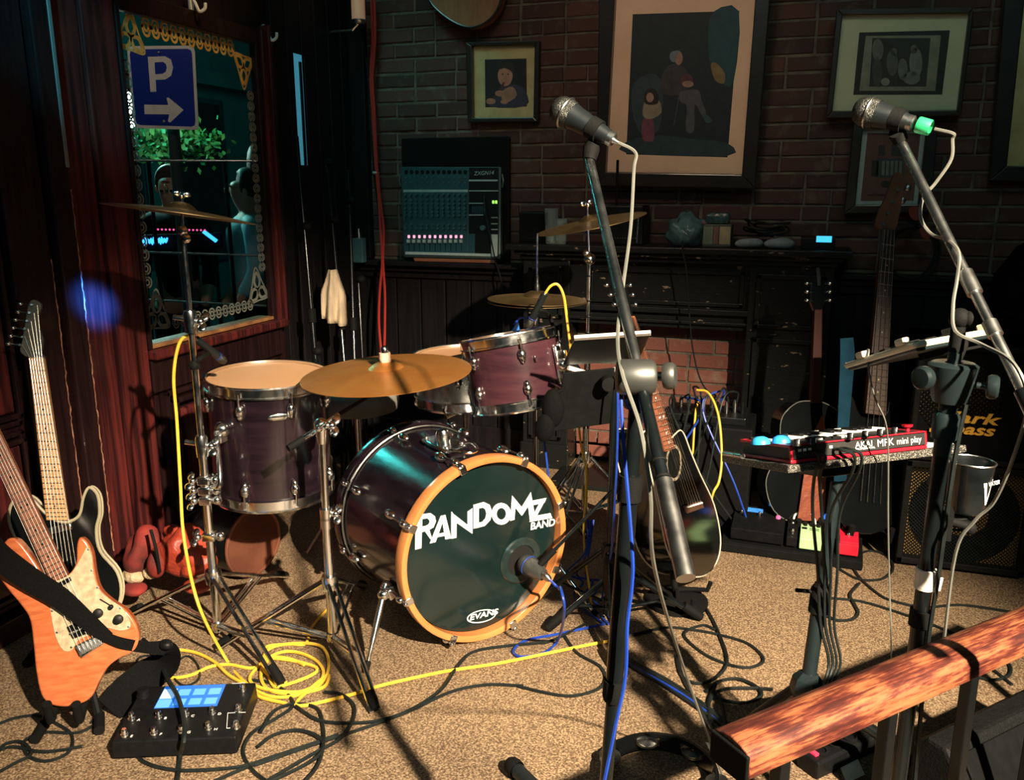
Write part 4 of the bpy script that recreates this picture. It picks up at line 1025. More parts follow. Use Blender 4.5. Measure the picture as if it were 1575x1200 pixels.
# ================================================================== CENTRE: microphones, stands, tablet, acoustic guitar
M['grille'] = mat('mic_grille', (0.10, 0.11, 0.10), 0.35, 0.8, c2=(0.03, 0.03, 0.03), scale=520, lo=.45, hi=.55, bump=.5, bscale=560)
M['mic_body'] = mat('mic_charcoal', (0.012, 0.016, 0.018), 0.38, 0.3, rvar=.06, scale=30)
def microphone(label, ball, tail, group='vocal microphones on boom stands', ring=None):
    ball = V(ball); tail = V(tail); d = (tail-ball); L_ = d.length; d.normalize()
    t = thing('microphone', label, 'microphone', (ball+tail)/2, group)
    MB().lathe([(0, -.024), (.012, -.0225), (.020, -.017), (.0245, -.007), (.0255, .002), (.0245, .010), (.0235, .017)], ball, d, 22).build('grille', M['grille'], t)
    MB().torus(ball+d*.004, d, .0255, .0022, 24, 8).build('grille_band', M['steel'], t)
    MB().lathe([(.0225, .017), (.0210, .024), (.0172, .055), (.0128, L_-.035), (.0122, L_-.032), (.0110, L_-.032), (0, L_-.032)], ball, d, 22).build('handle', M['mic_body'], t)
    MB().lathe([(.0128, L_-.034), (.0128, L_-.026), (.0105, L_-.024), (0, L_-.024)], ball, d, 20).build('end_ring', M['steel'], t)
    return t, d
def plug(t, a, b, m=None, r=.0095):
    a = V(a); b = V(b); L_ = (b-a).length
    return MB().lathe([(0, 0), (r*.75, 0), (r, L_*.15), (r, L_*.5), (r*.72, L_*.65), (r*.5, L_), (0, L_)], a, b-a, 14).build('plug', m or M['steel'], t)
def cable(name, label, pts, r, m, group=None, n=5, seg=6, plugs=()):
    P = spline(pts, n)
    o = MB().tube(P, r, seg).build(name, m)
    tag(o, label, 'cable', group)
    for (i, ln, pm) in plugs:
        a = P[0] if i == 0 else P[-1]; b_ = P[1] if i == 0 else P[-2]
        d = (a-b_).normalized()
        q = MB().lathe([(0, ln), (r*1.6, ln), (r*2.2, ln*.8), (r*2.2, ln*.3), (r*1.1, 0)], a-d*.004, d, 12).build('plug', pm or M['black'], None)
        w0 = V(o['_w']); q.parent = o; q.location = q.location-w0
    return o

# ---- centre boom stand
mb_, wt = AT(905, 240, 1.50), AT(1055, 890, 0.88)
bdir = (wt-mb_).normalized()
def on_line(py):
    lo, hi = 0.0, 1.0
    for _ in range(40):
        m_ = (lo+hi)/2; p = mb_.lerp(wt, m_)
        v = p-EYE; F_ = v.dot(FWD); dz = v.z
        u = (dz*CP+F_*SP)/(F_*CP-dz*SP); y = 600-FPX*u
        if y < py: lo = m_
        else: hi = m_
    return mb_.lerp(wt, lo)
cl = on_line(577)
p2 = AT(933, 1190, cl.dot(FWD)-.01)
pd_ = (p2-cl).normalized(); base = cl+pd_*(-cl.z/pd_.z)
ms = thing('microphone_stand', 'black boom microphone stand nearest the camera in the middle', 'microphone stand', base, 'boom microphone stands')
col_z = AT(946, 1056, cl.dot(FWD))
tcol = (col_z-cl).dot(pd_)
MB().rod(cl-pd_*.02, cl+pd_*.16, .0105, 14).build('upper_pole', M['pole'], ms)
MB().rod(cl+pd_*.14, cl+pd_*tcol, .0128, 16).build('pole_sleeve', M['pole'], ms)
MB().rod(cl+pd_*tcol, base-pd_*.02, .0098, 14).build('lower_pole', M['pole'], ms)
MB().lathe([(.010, -.016), (.0155, -.016), (.0160, .010), (.0135, .018), (.010, .018)], cl+pd_*tcol, pd_, 18).build('height_collar', M['rubber'], ms)
MB().lathe([(.012, -.018), (.017, -.018), (.017, .018), (.012, .018)], cl+pd_*.16, pd_, 18).build('height_collar', M['rubber'], ms)
M['clamp'] = mat('clamp_grey', (0.10, 0.105, 0.10), 0.42, 0.7, c2=(0.07, 0.075, 0.07), scale=20, rvar=.06)
Mc = frame(cl, RGT, None, UP)
MB(Mc).lathe([(0, -.028), (.020, -.028), (.024, -.022), (.024, .018), (.020, .024), (0, .024)], (-.004, -.012, .0), (1, 0, 0), 24).build('boom_clamp', M['clamp'], ms, bevel=.002)
MB().lathe([(.014, -.028), (.019, -.024), (.021, .0), (.017, .012)], cl+pd_*.034, pd_, 18).build('clamp_socket', M['pole'], ms)
MB(Mc).lathe([(.006, 0), (.006, .012), (.016, .014), (.018, .018), (.018, .026), (.015, .030), (0, .031)], (.016, -.018, .002), (1, -.35, .12), 22).build('clamp_knob', M['clamp'], ms)
MB().rod(mb_, cl+bdir*.02, .0080, 14).build('boom_arm', M['boom'], ms)
MB().rod(cl, wt-bdir*.12, .0085, 14).build('boom_tail', M['pole'], ms)
MB().rod(wt-bdir*.13, wt, .0115, 16).build('counterweight', M['steel'], ms)
for q in (710, 735): MB().torus(on_line(q), bdir, .0085, .0022, 18, 6).build('cable_tie', M['rubber'], ms)
tripod(ms, (base.x, base.y), .24, .08, [V((base.x+.30*cos(a), base.y+.30*sin(a), 0)) for a in (-.75, 1.55, 3.75)], M['pole'], .010, False, None, .06)
ball_, tail_ = AT(868, 172, 1.52), AT(962, 226, 1.47)
mic1, md1 = microphone('charcoal vocal microphone clipped to the centre boom before the large picture', ball_, tail_)
clip = ball_.lerp(tail_, .50)
MB().lathe([(.0160, -.010), (.0195, -.010), (.0190, .010), (.0155, .010), (.0160, -.010)], clip, md1, 20).build('mic_clip', M['rubber'], ms)
MB().tube([clip-UP*.022, clip.lerp(mb_, .5)-UP*.01, mb_+bdir*.01], [.012, .015, .012], 14).build('clip_swivel', M['rubber'], ms)
cable('microphone_cable', 'pale silver cable dropping from the centre microphone along the boom', [tail_-md1*.018, tail_+md1*.02, AT(975, 262, 1.45), AT(970, 350, 1.38), AT(957, 450, 1.25), AT(950, 520, 1.17), AT(957, 575, 1.08), AT(985, 660, 1.04), AT(1000, 760, 1.02), AT(1008, 880, 1.1), FL(1075, 1085, .02).lerp(AT(1040, 1000, 1.3), .7), FL(1110, 1190, .01)], .0029, M['cable_grey'], n=8, plugs=((0, .045, M['steel']),))

# ---- kick drum microphone on its little stand
km0 = PC+BN*.010-BX*.0; km1 = PC+BN*.105-UP*.012+BX*.012
t = thing('kick_microphone', 'fat grey kick drum microphone pointing into the drumhead port', 'microphone', km1)
kd = (km1-km0).normalized()
MB().lathe([(0, 0), (.020, .0), (.028, .008), (.030, .022), (.030, .045), (.024, .075), (.018, .092), (0, .094)], km0, kd, 26).build('body', mat('mic_pewter', (0.11, 0.12, 0.12), .3, .7, rvar=.06, scale=30), t)
MB().torus(km0+kd*.030, kd, .0300, .0018, 28, 6).build('blue_ring', M['cable_blue'], t)
MB().lathe([(0, .090), (.011, .090), (.011, .112), (.008, .120), (0, .120)], km0, kd, 16).build('socket', M['steel'], t)
kb = FL(945, 985); 
ks = thing('microphone_stand', 'low black boom stand holding the kick drum microphone', 'microphone stand', (AT(958, 735, 2.36).x, AT(958, 735, 2.36).y, 0), 'boom microphone stands')
kp = AT(958, 738, 2.36); jo = km0+kd*.075+UP*.03+BX*.012
MB().rod(jo, kp, .0055, 10).build('boom_arm', M['pole'], ks)
MB().rod(jo-(kp-jo).normalized()*.01, jo+(kp-jo).normalized()*.05, .010, 10).build('mic_clip', M['rubber'], ks)
MB().rod((kp.x, kp.y, .03), kp, .0095, 12).ball(kp, .018).build('pole', M['pole'], ks)
tripod(ks, (kp.x, kp.y), .17, .05, [FL(842, 972), FL(1078, 955), V((kp.x+.02, kp.y+.28, 0))], M['pole'], .0095, False, None, .07)
cable('microphone_cable', 'blue cable looping from the kick drum microphone to the floor', [km0+kd*.118, km0+kd*.16-UP*.01, AT(862, 905, 2.02), AT(868, 940, 1.99), FL(858, 985, .02), FL(835, 1005, .006), FL(800, 1010, .006), FL(790, 1000, .006), FL(810, 985, .006), FL(860, 975, .006), FL(930, 960, .006)], .0042, M['cable_blue'], n=8, plugs=((0, .03, M['steel']),))

# ---- tom microphones with yellow cables
def small_mic(name, label, a, b, group='drum microphones'):
    a = V(a); b = V(b); d = (b-a); L_ = d.length; d.normalize()
    t = thing(name, label, 'microphone', a, group)
    MB().lathe([(0, 0), (.010, .001), (.012, .006), (.012, .03), (.010, .034)], a, d, 16).build('grille', M['grille'], t)
    MB().lathe([(.012, .03), (.0125, .04), (.0105, L_*.7), (.0105, L_), (0, L_)], a, d, 16).build('handle', M['mic_body'], t)
    MB().torus(a+d*.034, d, .0120, .0012, 16, 6).build('blue_band', M['cable_blue'], t)
    return t, d
ta, tb = AT(345, 556, 2.40), AT(302, 522, 2.30)
t, d = small_mic('tom_microphone', 'slim black microphone aimed at the floor tom with yellow cable', ta, tb)
cp = FL(0, 0) if False else V((b0.x, b0.y, AT(318, 560, 2.27).z))
arm_m = MB().tube(spline([cp, cp+RGT*.02+UP*.02, ta.lerp(tb, .6)-UP*.014], 4), .006, 8).ball(cp, .016).build('mic_arm', M['rubber'], st)
arm_m.parent = [o for o in col.objects if o.name == 'cymbal_stand'][0]; arm_m.location = V(st['_w'])-V(arm_m.parent['_w'])
cable('microphone_cable', 'yellow cable arching from the floor tom microphone down to the floor', [tb, AT(290, 516, 2.27), AT(275, 530, 2.26), AT(267, 580, 2.26), AT(272, 650, 2.26), AT(277, 740, 2.24), AT(283, 830, 2.2), AT(305, 930, 2.08), FL(345, 1010, .01), FL(375, 1048, .006), FL(420, 1072, .006), FL(480, 1062, .006), FL(505, 1030, .006), FL(495, 995, .012), FL(450, 990, .006), FL(412, 1000, .006), FL(405, 1030, .012), FL(440, 1050, .012)], .0045, M['cable_yellow'], n=8, plugs=((0, .03, M['steel']),))
ta, tb = AT(812, 503, 2.60), AT(838, 452, 2.56)
t, d = small_mic('tom_microphone', 'slim black microphone aimed at the rack tom with yellow cable', ta, tb)
MB().tube(spline([rc+rx_*.15-RA*.01, rc+rx_*.14+RA*.04, ta.lerp(tb, .5)+RGT*.02, ta.lerp(tb, .5)], 4), .007, 8).box(rc+rx_*.155-RA*.005, (.03, .03, .05)).build('mic_clamp', M['rubber'], t)
cable('microphone_cable', 'yellow cable hanging in an arch beside the rack tom', [tb, AT(847, 440, 2.55), AT(858, 438, 2.55), AT(867, 455, 2.55), AT(872, 490, 2.56), AT(877, 530, 2.57), AT(885, 600, 2.56), AT(893, 680, 2.55), AT(902, 730, 2.53), AT(898, 830, 2.5), FL(910, 930, .01)], .0042, M['cable_yellow'], n=8, plugs=((0, .03, M['steel']),))

# blue clip on the rack tom's far rim with its loop of blue cable
t = thing('drum_clip_microphone', 'small blue clip-on microphone at the far rim of the rack tom', 'microphone', AT(795, 508, 2.78))
MB().slab([AT(787, 508, 2.78), AT(797, 494, 2.78), AT(800, 510, 2.78)], -FWD, .02).build('clip_body', mat('bright_blue_plastic', (0.02, 0.16, 0.55), .4, c2=(.02, .13, .45), scale=30), t)
MB().tube(spline([AT(790, 500, 2.8), AT(800, 489, 2.8), AT(812, 492, 2.8), AT(818, 505, 2.78)], 5), .004, 8).build('cable_loop', M['cable_blue'], t)

# ---- tablet on its holder
tabF = Face(AT(935, 538, 2.30), -FWD*.56-UP*.83)
ts_b = FL(948, 908)
tp = AT(945, 580, 2.36)
tab = thing('tablet', 'dark tablet with pale edge lying tilted on its stand behind the centre microphone pole', 'tablet', tabF.p(930, 556))
quad = [(884, 523), (1000, 515), (982, 556), (866, 562)]
tabF.slab(MB(), quad, -.007, 0.0).build('back_cover', mat('tablet_graphite', (0.018, 0.026, 0.028), .32, .4, rvar=.05, scale=20), tab, smooth=0, bevel=.002)
tabF.slab(MB(), [(883, 520), (1001, 512), (1001, 516), (883, 524)], -.008, .001).build('edge', M['paper'], tab, smooth=0, bevel=.001)
hs = thing('tablet_stand', 'black pole stand with folded music desk carrying the tablet', 'stand', (tp.x, tp.y, 0))
MB().rod((tp.x, tp.y, .03), tp, .0105, 12).build('pole', M['pole'], hs)
dk = Face(AT(905, 615, 2.34), -FWD*.93-UP*.12+RGT*.1)
dk.slab(MB(), [(868, 574), (946, 566), (938, 652), (848, 664)], -.006, 0).build('music_desk', M['matte_black'], hs, smooth=0, bevel=.002)
MB().tube([tabF.p(874, 563, .006), tabF.p(912, 571, .012), tabF.p(960, 562, .006)], .007, 8).build('holder_lip', M['white'], hs)
MB().lathe([(0, -.02), (.022, -.018), (.024, .0), (.020, .016), (0, .018)], AT(936, 590, 2.30), -FWD, 20).build('tilt_knob', M['rubber'], hs)
MB().rod(AT(936, 590, 2.31), tp, .012).build('tilt_joint', M['rubber'], hs)
MB().lathe([(0, 0), (.020, .002), (.022, .10), (.016, .12), (0, .12)], V((tp.x, tp.y, .12))-FWD*.03, UP, 18).build('cable_box', M['black'], hs)
tripod(hs, (tp.x, tp.y), .24, .07, [V((tp.x+.26*cos(a), tp.y+.26*sin(a), 0)) for a in (1.0, 3.1, 5.0)], M['pole'], .009, False, None, .06)
pch = thing('stick_bag', 'black crumpled pouch hanging beside the music desk', 'bag', AT(850, 690, 2.28))
b = MB(); lump(b, AT(852, 625, 2.28), .048, (.75, .5, 1.15), 21, .16); b.build('body', M['strap'], pch, smooth=180)
b = MB(); lump(b, AT(835, 660, 2.27), .040, (.7, .5, 1.0), 22, .18); b.build('flap', M['strap'], pch, smooth=180)
MB().tube(spline([AT(868, 590, 2.3), AT(864, 600, 2.29), AT(852, 605, 2.28)], 4), .005, 8).build('loop', M['strap'], pch)

# ---- black acoustic guitar on a stand
n3 = (-FWD*.54+RGT*.80+UP*.16)
f3 = Face(AT(1050, 800, 2.46), n3)
bt = f3.p(1065, 886)
g = thing('acoustic_guitar', 'glossy black acoustic guitar with cream binding standing behind the centre stand', 'guitar', (bt.x, bt.y, 0), 'acoustic guitars')
out = [(988, 668), (1000, 660), (1016, 662), (1030, 674), (1038, 668), (1046, 662), (1053, 670), (1063, 697), (1077, 730), (1098, 776), (1108, 826), (1104, 860), (1088, 883), (1064, 887), (1042, 872), (1026, 845), (1016, 800), (1008, 760), (999, 720), (992, 692)]
body = f3.slab(MB(), out, -.100, 0, 4).build('body', M['gtr_black'], g, bevel=.002)
b = MB(); b.tube(f3.poly(out, 0, 4), .0024, 6, closed=True); b.tube(f3.poly(out, -.100, 4), .0024, 6, closed=True); b.build('binding', mat('ivory_binding', (.62, .58, .46), .4, c2=(.55, .50, .38), scale=20), body)
sh = f3.p(1036, 712, .001)
MB().lathe([(0, 0), (.046, 0)], sh, f3.n, 28).build('soundhole', M['matte_black'], body)
MB().lathe([(.047, 0), (.047, .0008), (.056, .0008), (.056, 0)], sh, f3.n, 32).build('rosette', mat('rosette_inlay', (.35, .30, .2), .4, c2=(.06, .05, .04), scale=90), body)
f3.slab(MB(), [(1049, 778), (1076, 770), (1080, 781), (1054, 790)], .0, .008).build('bridge', M['ebony'], body, bevel=.002)
f3.slab(MB(), [(1052, 779), (1075, 772), (1076, 774), (1053, 781)], .008, .012).build('saddle', M['paper'], body)
nk = f3.slab(MB(), [(963, 489), (973, 486), (1036, 690), (1021, 695)], -.02, .007).build('neck', M['rosewood'], g, smooth=0, bevel=.002)
frets(f3, nk, (963, 489), (973, 486), (1021, 695), (1036, 690), 18, .008, True, M['paper'])
hd = f3.slab(MB(), [(962, 489), (974, 486), (968, 455), (958, 425), (942, 428), (948, 460)], -.015, 0, 0).build('headstock', M['gtr_black'], g, smooth=0, bevel=.002)
for i in range(3):
    for s, x in ((-1, 944+i*6), (1, 964+i*4)):
        p = f3.p(x, 440+i*15, -.006); q = p+(f3.p(x+s*8, 438+i*15, -.006)-p)
        MB().rod(p, q, .003, 6).ball(q, .008, (1, 1, .8)).build('tuning_peg', M['chrome'], hd)
strings(f3, nk, ((964, 490), (972, 488)), ((1055, 782), (1074, 776)), 6, .010, .012, .0006)
sb = V((bt.x, bt.y, 0))-V((f3.n.x, f3.n.y, 0))*.05
t = thing('guitar_stand', 'black round-base stand under the black acoustic guitar', 'stand', sb)
MB().lathe([(0, 0), (.10, 0), (.10, .012), (.03, .03), (0, .03)], sb, UP, 28).build('base', M['rubber'], t)
bk = V((-f3.n.x, -f3.n.y, 0)).normalized(); sdv = V((-bk.y, bk.x, 0))
MB().rod(sb+UP*.02, sb+bk*.10+UP*.45, .010).build('pole', M['black'], t)
for s in (-1, 1): MB().tube([sb+UP*.045, sb+sdv*.06*s+UP*.03-bk*.03, sb+sdv*.07*s-bk*.075+UP*.035, sb+sdv*.07*s-bk*.085+UP*.065], .008, 8).build('cradle_arm', M['rubber'], t)

# ---- stage box with a tangle of plugs in front of the fireplace
q0 = FL(1085, 790); xb0 = AT(1020, 650, 3.05); zt_ = xb0.z
sbx = thing('stage_box', 'black floor box bristling with plugged cables in front of the fireplace', 'stage box', V((-.52, 3.06, 0)))
cxb = AT(1085, 648, 3.12)
MB().box((cxb.x, cxb.y+.06, cxb.z/2), (.36, .26, cxb.z)).build('housing', M['matte_black'], sbx, smooth=0, bevel=.008)
MB().box((cxb.x, cxb.y+.06, cxb.z+.015), (.30, .18, .03)).build('patch_panel', M['black'], sbx, smooth=0, bevel=.004)
rj = random.Random(5)
for i in range(10):
    c_ = V((cxb.x-.13+i*.029, cxb.y+.02+rj.uniform(-.02, .05), cxb.z+.03))
    MB().lathe([(0, .0), (.008, 0), (.008, .035), (.005, .05), (0, .05)], c_, (0, -.2, 1), 10).build('plug', M['steel'] if i % 3 else M['black'], sbx)
for i in range(9):
    c_ = V((cxb.x-.13+i*.030, cxb.y+.02, cxb.z+.075)); e_ = V((cxb.x+rj.uniform(-.2, .22), cxb.y-.10-rj.uniform(0, .06), .012))
    m_ = [M['cable'], M['cable'], M['cable_blue'], M['cable'], M['cable_yellow'], M['cable'], M['cable_blue'], M['cable'], M['cable']][i]
    lab_ = 'leftmost black|second black|left blue|third black|single yellow|fourth black|right blue|fifth black|rightmost black'.split('|')[i]
    cable('patch_cable', lab_+' patch cable looping from the stage box plugs to the floor',
          [c_, c_+V((rj.uniform(-.02, .02), -.02, rj.uniform(.0, .06))), c_+V((rj.uniform(-.06, .07), -.07-rj.uniform(0, .04), rj.uniform(-.03, .04))), V(((c_.x+e_.x)/2, cxb.y-.13, cxb.z*.55)), e_, e_+V((rj.uniform(-.1, .1), -.08, 0))], .0038, m_, 'patch cables from the stage box', 5)

# ================================================================== RIGHT: keyboard, pad, amps, pedalboard, guitars
# ---- keyboard tray on its stand
ka = FL(1217, 714, .79); kbx = FL(1427, 690, .79); kx = (kbx-ka)
KL = kx.length; kx.normalize()
r_, f_ = ray(1139, 702); kc = EYE+r_*((ka-EYE).dot(kx)/r_.dot(kx)); KD = (kc-ka).length; ky = (kc-ka).normalized()
Mk = frame(ka, kx, ky)
kn = kx.cross(ky)
hub = AT(1243, 1048, 1.64); pt = AT(1287, 742, 1.70)
pdir = (pt-hub).normalized(); kbase = hub-pdir*(hub.z/pdir.z)
kst = thing('keyboard_stand', 'dark grey tripod pole stand with flat speckled tray under the small keyboard', 'stand', (kbase.x, kbase.y, 0))
M['tray'] = mat('speckled_tray', (0.020, 0.022, 0.022), 0.5, c2=(0.22, 0.20, 0.16), scale=420, detail=1, lo=.52, hi=.62)
M['teal_pole'] = mat('slate_pole', (0.013, 0.022, 0.024), 0.34, 0.25, rvar=.06, scale=20)
MB(Mk).bb((-.012, -.006, -.016), (KL+.092, KD+.055, -.001)).build('tray', M['tray'], kst, smooth=0, bevel=.002)
MB(Mk).rod((-.014, KD+.04, .004), (-.014, KD-.03, .004), .006).build('tray_lip', M['steel'], kst)
MB().rod(hub+pdir*.20, pt-UP*.0, .0125, 16).build('upper_pole', M['teal_pole'], kst)
MB().rod(hub-pdir*.02, hub+pdir*.22, .0155, 16).build('lower_pole', M['teal_pole'], kst)
MB().lathe([(.014, -.03), (.021, -.03), (.022, .02), (.017, .03), (.014, .03)], hub+pdir*.185, pdir, 18).build('height_collar', M['rubber'], kst)
MB().rod(hub+pdir*.20, hub+pdir*.205-RGT*.055, .0045).build('collar_lever', M['rubber'], kst)
MB().lathe([(.015, -.035), (.034, -.035), (.038, -.02), (.034, .005), (.020, .020), (.015, .020)], hub, pdir, 6).build('leg_hub', M['teal_pole'], kst, smooth=30)
MB(Mk).box((KL*.5, KD*.55, -.03), (.10, .08, .028)).build('tray_bracket', M['black'], kst, smooth=0, bevel=.004)
for f in (FL(1105, 1150), V((hub.x+.32, hub.y+.05, 0)), V((hub.x-.02, hub.y+.32, 0))):
    h0 = hub-UP*.02; e_ = (f-h0); e_.z = 0; e_.normalize()
    lg = MB().tube([h0+e_*.02, h0.lerp(f, .5)+UP*.02, f+UP*.014], .012, 12).build('leg', M['pole'], kst)
    MB().rod(f+UP*.015-e_*.05, f+UP*.015, .016).build('rubber_foot', M['rubber'], lg)

# ---- mini keyboard controller
M['red_shell'] = mat('red_plastic', (0.42, 0.010, 0.024), 0.35, c2=(0.36, 0.008, 0.02), scale=20, coat=.3)
M['panel_grey'] = mat('charcoal_panel', (0.014, 0.014, 0.014), 0.5, c2=(0.019, 0.019, 0.018), scale=60)
kz = .036
kb_ = thing('mini_keyboard', 'small red and black keyboard controller with two blue domes on the tray', 'keyboard', ka+ky*KD/2+kx*KL/2)
MB(Mk).bb((0, 0, 0), (KL, KD, .007)).build('red_base', M['red_shell'], kb_, smooth=0, bevel=.002)
MB(Mk).bb((.004, .003, .007), (KL-.004, KD-.003, kz-.004)).build('housing', M['panel_grey'], kb_, smooth=0, bevel=.002)
rim = MB(Mk)
rim.bb((0, 0, .007), (.006, .006, kz)); rim.bb((KL-.006, 0, .007), (KL, .006, kz)); rim.bb((0, 0, kz-.006), (.006, KD, kz)); rim.bb((KL-.006, 0, kz-.006), (KL, KD, kz)); rim.bb((0, KD-.006, kz-.006), (KL, KD, kz)); rim.bb((0, 0, kz-.003), (KL, .004, kz))
rim.build('red_rim', M['red_shell'], kb_, smooth=0, bevel=.0015)
topd = MB(Mk).bb((.006, .006, kz-.004), (KL-.006, KD-.006, kz-.001)).build('top_panel', M['panel_grey'], kb_, smooth=0)
bp = MB(Mk).bb((.006, -.0008, .009), (KL-.006, .004, kz-.004)).build('rear_panel', M['panel_grey'], kb_, smooth=0)
Mrp = Mk @ Matrix.Translation((0, -.0012, 0)) @ Matrix.Rotation(pi/2, 4, 'X')
text_mesh('AKAI', Mrp @ Matrix.Translation((KL*.455, .0175, 0)), .0165, .0002, 'lettering', M['print_white'], bp, 'LEFT', sx=1.12)
text_mesh('PROFESSIONAL', Mrp @ Matrix.Translation((KL*.455, .0128, 0)), .0055, .0002, 'lettering', M['print_white'], bp, 'LEFT', sx=1.25)
text_mesh('MPK', Mrp @ Matrix.Translation((KL*.615, .0150, 0)), .0200, .0002, 'lettering', M['print_white'], bp, 'LEFT', sx=1.05)
text_mesh('mini play', Mrp @ Matrix.Translation((KL*.762, .0150, 0)), .0185, .0002, 'lettering', M['print_white'], bp, 'LEFT', sx=.92)
for i, x in enumerate((.05, .085, .12, .27)): MB(Mrp).bb((KL*x, .022, 0), (KL*x+.007, .027, .0004)).build('printed_icon', M['print_white'], bp, smooth=0)
ft_ = Face(ka+kn*kz, kn)
for (x, y, r) in ((1170, 683, .0185), (1202, 681, .0185)):
    p = ft_.p(x, y)
    MB().lathe([(r, 0), (r*.95, r*.35), (r*.75, r*.62), (r*.4, r*.78), (0, r*.82)], p, kn, 22).build('blue_dome', mat('sky_blue_silicone', (0.03, 0.36, 0.78), .4, c2=(.03, .32, .72), scale=20, coat=.2), kb_)
for (x, y) in ((1226, 686), (1252, 684), (1308, 676), (1331, 673), (1354, 670), (1376, 667)):
    k_ = knob(kb_, ft_.p(x, y), kn, .0062, .013, M['plastic'])
    MB().box(ft_.p(x, y)+kn*.008-ky*.0062, (.0015, .0015, .009)).build('pointer', M['print_white'], k_, smooth=0)
MB().lathe([(.004, 0), (.004, .006), (.010, .010), (.011, .014), (0, .014)], ft_.p(1396, 664), kn, 16).build('red_joystick', M['red_shell'], kb_)
for i in range(15):
    x0 = .022+i*(KL-.04)/15
    MB(Mk).bb((x0, KD*.55, kz-.002), (x0+(KL-.04)/15-.001, KD-.008, kz+.003)).build('white_key', M['paper'], kb_, smooth=0, bevel=.001)
    if i % 7 not in (2, 6) and i < 14: MB(Mk).bb((x0+.013, KD*.55, kz+.002), (x0+.023, KD*.78, kz+.008)).build('black_key', M['plastic'], kb_, smooth=0, bevel=.001)
for i in range(8): MB(Mk).bb((.085+(i % 4)*.02, .035+.02*(i//4), kz-.001), (.101+(i % 4)*.02, .051+.02*(i//4), kz+.003)).build('pad', M['paper'] if i % 3 == 0 else M['rubber'], kb_, smooth=0, bevel=.001)
# plugs at the back
for i, (x, c_) in enumerate(((.115, 'cable'), (.155, 'cable'), (.30, 'cable'), (.35, 'cable'))):
    a = Mk @ V((KL*x, -.002, .020)); pts = [a, a-ky*.022, a-ky*.034-UP*.012+kx*(.02 if i > 1 else .002), a-ky*.02-UP*.05+kx*(.03 if i > 1 else .004), AT(1250+i*14, 790, 1.62), AT(1258+i*10, 880, 1.63), AT(1262+i*7, 960, 1.64), AT(1275+i*6, 1020, 1.62), AT(1262+i*6, 1065, 1.62), FL(1240+i*20, 1130, .01)]
    cable('keyboard_cable', ['leftmost black cable dropping from the small keyboard', 'second black cable from the left hanging off the small keyboard', 'third black cable hanging off the small keyboard beside the pole', 'rightmost black cable hanging off the small keyboard by the pole'][i], pts, .0034, M['cable'], 'cables behind the small keyboard', 5, plugs=())
pp = MB(Mk)
pp.add([(KL-.03, .004, .0006), (KL+.085, .020, .0012), (KL+.03, KD*.62, .004), (KL-.03, KD*.66, .0006)], [(0, 1, 2, 3)])
o = pp.build('paper_sheet', M['paper'], smooth=0); so = o.modifiers.new('s', 'SOLIDIFY'); so.thickness = .0008
tag(o, 'white sheet of paper under the right end of the small keyboard', 'paper')

# ---- pole stand with the ivory pad
pa = AT(1476, 490, 1.27); pbz = AT(1402, 1050, 1.27); pdr = (pa-pbz).normalized(); pb_ = pa-pdr*(pa.z/pdr.z)
ps = thing('pole_stand', 'thick dark pole stand holding the ivory pad and the cup on the right', 'stand', (pb_.x, pb_.y, 0))
def PX(py, F=1.27): return AT(1476+(py-490)*(1402-1476)/560., py, F)
MB().rod(pa, PX(600), .0098, 14).build('upper_pole', M['teal_pole'], ps)
MB().rod(PX(590), PX(700), .0135, 16).build('pole_sleeve', M['teal_pole'], ps)
MB().rod(PX(690), pb_+pdr*.02, .0128, 16).build('lower_pole', M['pole'], ps)
MB().lathe([(.012, -.02), (.019, -.02), (.020, .015), (.016, .022), (.012, .022)], PX(655), pdr, 20).build('sleeve_collar', M['teal_pole'], ps)
MB().lathe([(.012, -.014), (.017, -.014), (.017, .014), (.012, .014)], PX(950), pdr, 20).build('pole_collar', M['rubber'], ps)
MB().ball(pa, .016).ball(pa+RGT*.012-FWD*.006, .013).rod(pa, pa-UP*.05, .011).build('top_swivel', M['rubber'], ps)
ccl = PX(585)
MB(frame(ccl, RGT, None, UP)).lathe([(.012, -.035), (.024, -.034), (.028, -.02), (.034, .012), (.036, .024), (.030, .028), (.012, .028)], n=28).build('clamp_cup', M['teal_pole'], ps)
for s, h in ((-1, .008), (1, -.006)):
    MB(frame(ccl+RGT*s*.034-FWD*.01+UP*h, RGT*s-FWD*.5, None, UP)).lathe([(.005, 0), (.005, .012), (.016, .014), (.0185, .018), (.0185, .026), (.015, .030), (0, .031)], (0, 0, 0), (1, 0, 0), 22).build('clamp_knob', M['teal_pole'], ps)
tripod(ps, (pb_.x, pb_.y), .22, .08, [V((pb_.x+.32*cos(a), pb_.y+.32*sin(a), 0)) for a in (1.2, 2.6, 4.3)], M['pole'], .012, False, None, .06)
M['tape'] = mat('white_tape', (.72, .66, .58), .8, c2=(.6, .55, .48), scale=30, bump=.3, bscale=60)
b = MB(); b.lathe([(.0135, -.018), (.0155, -.018), (.016, .016), (.0135, .017)], PX(889), pdr, 18); b.slab([PX(885)+RGT*.014-FWD*.008, PX(885)+RGT*.024-FWD*.008, PX(905)+RGT*.022-FWD*.008, PX(905)+RGT*.012-FWD*.008], -FWD, .002); b.build('tape_wrap', M['tape'], ps)
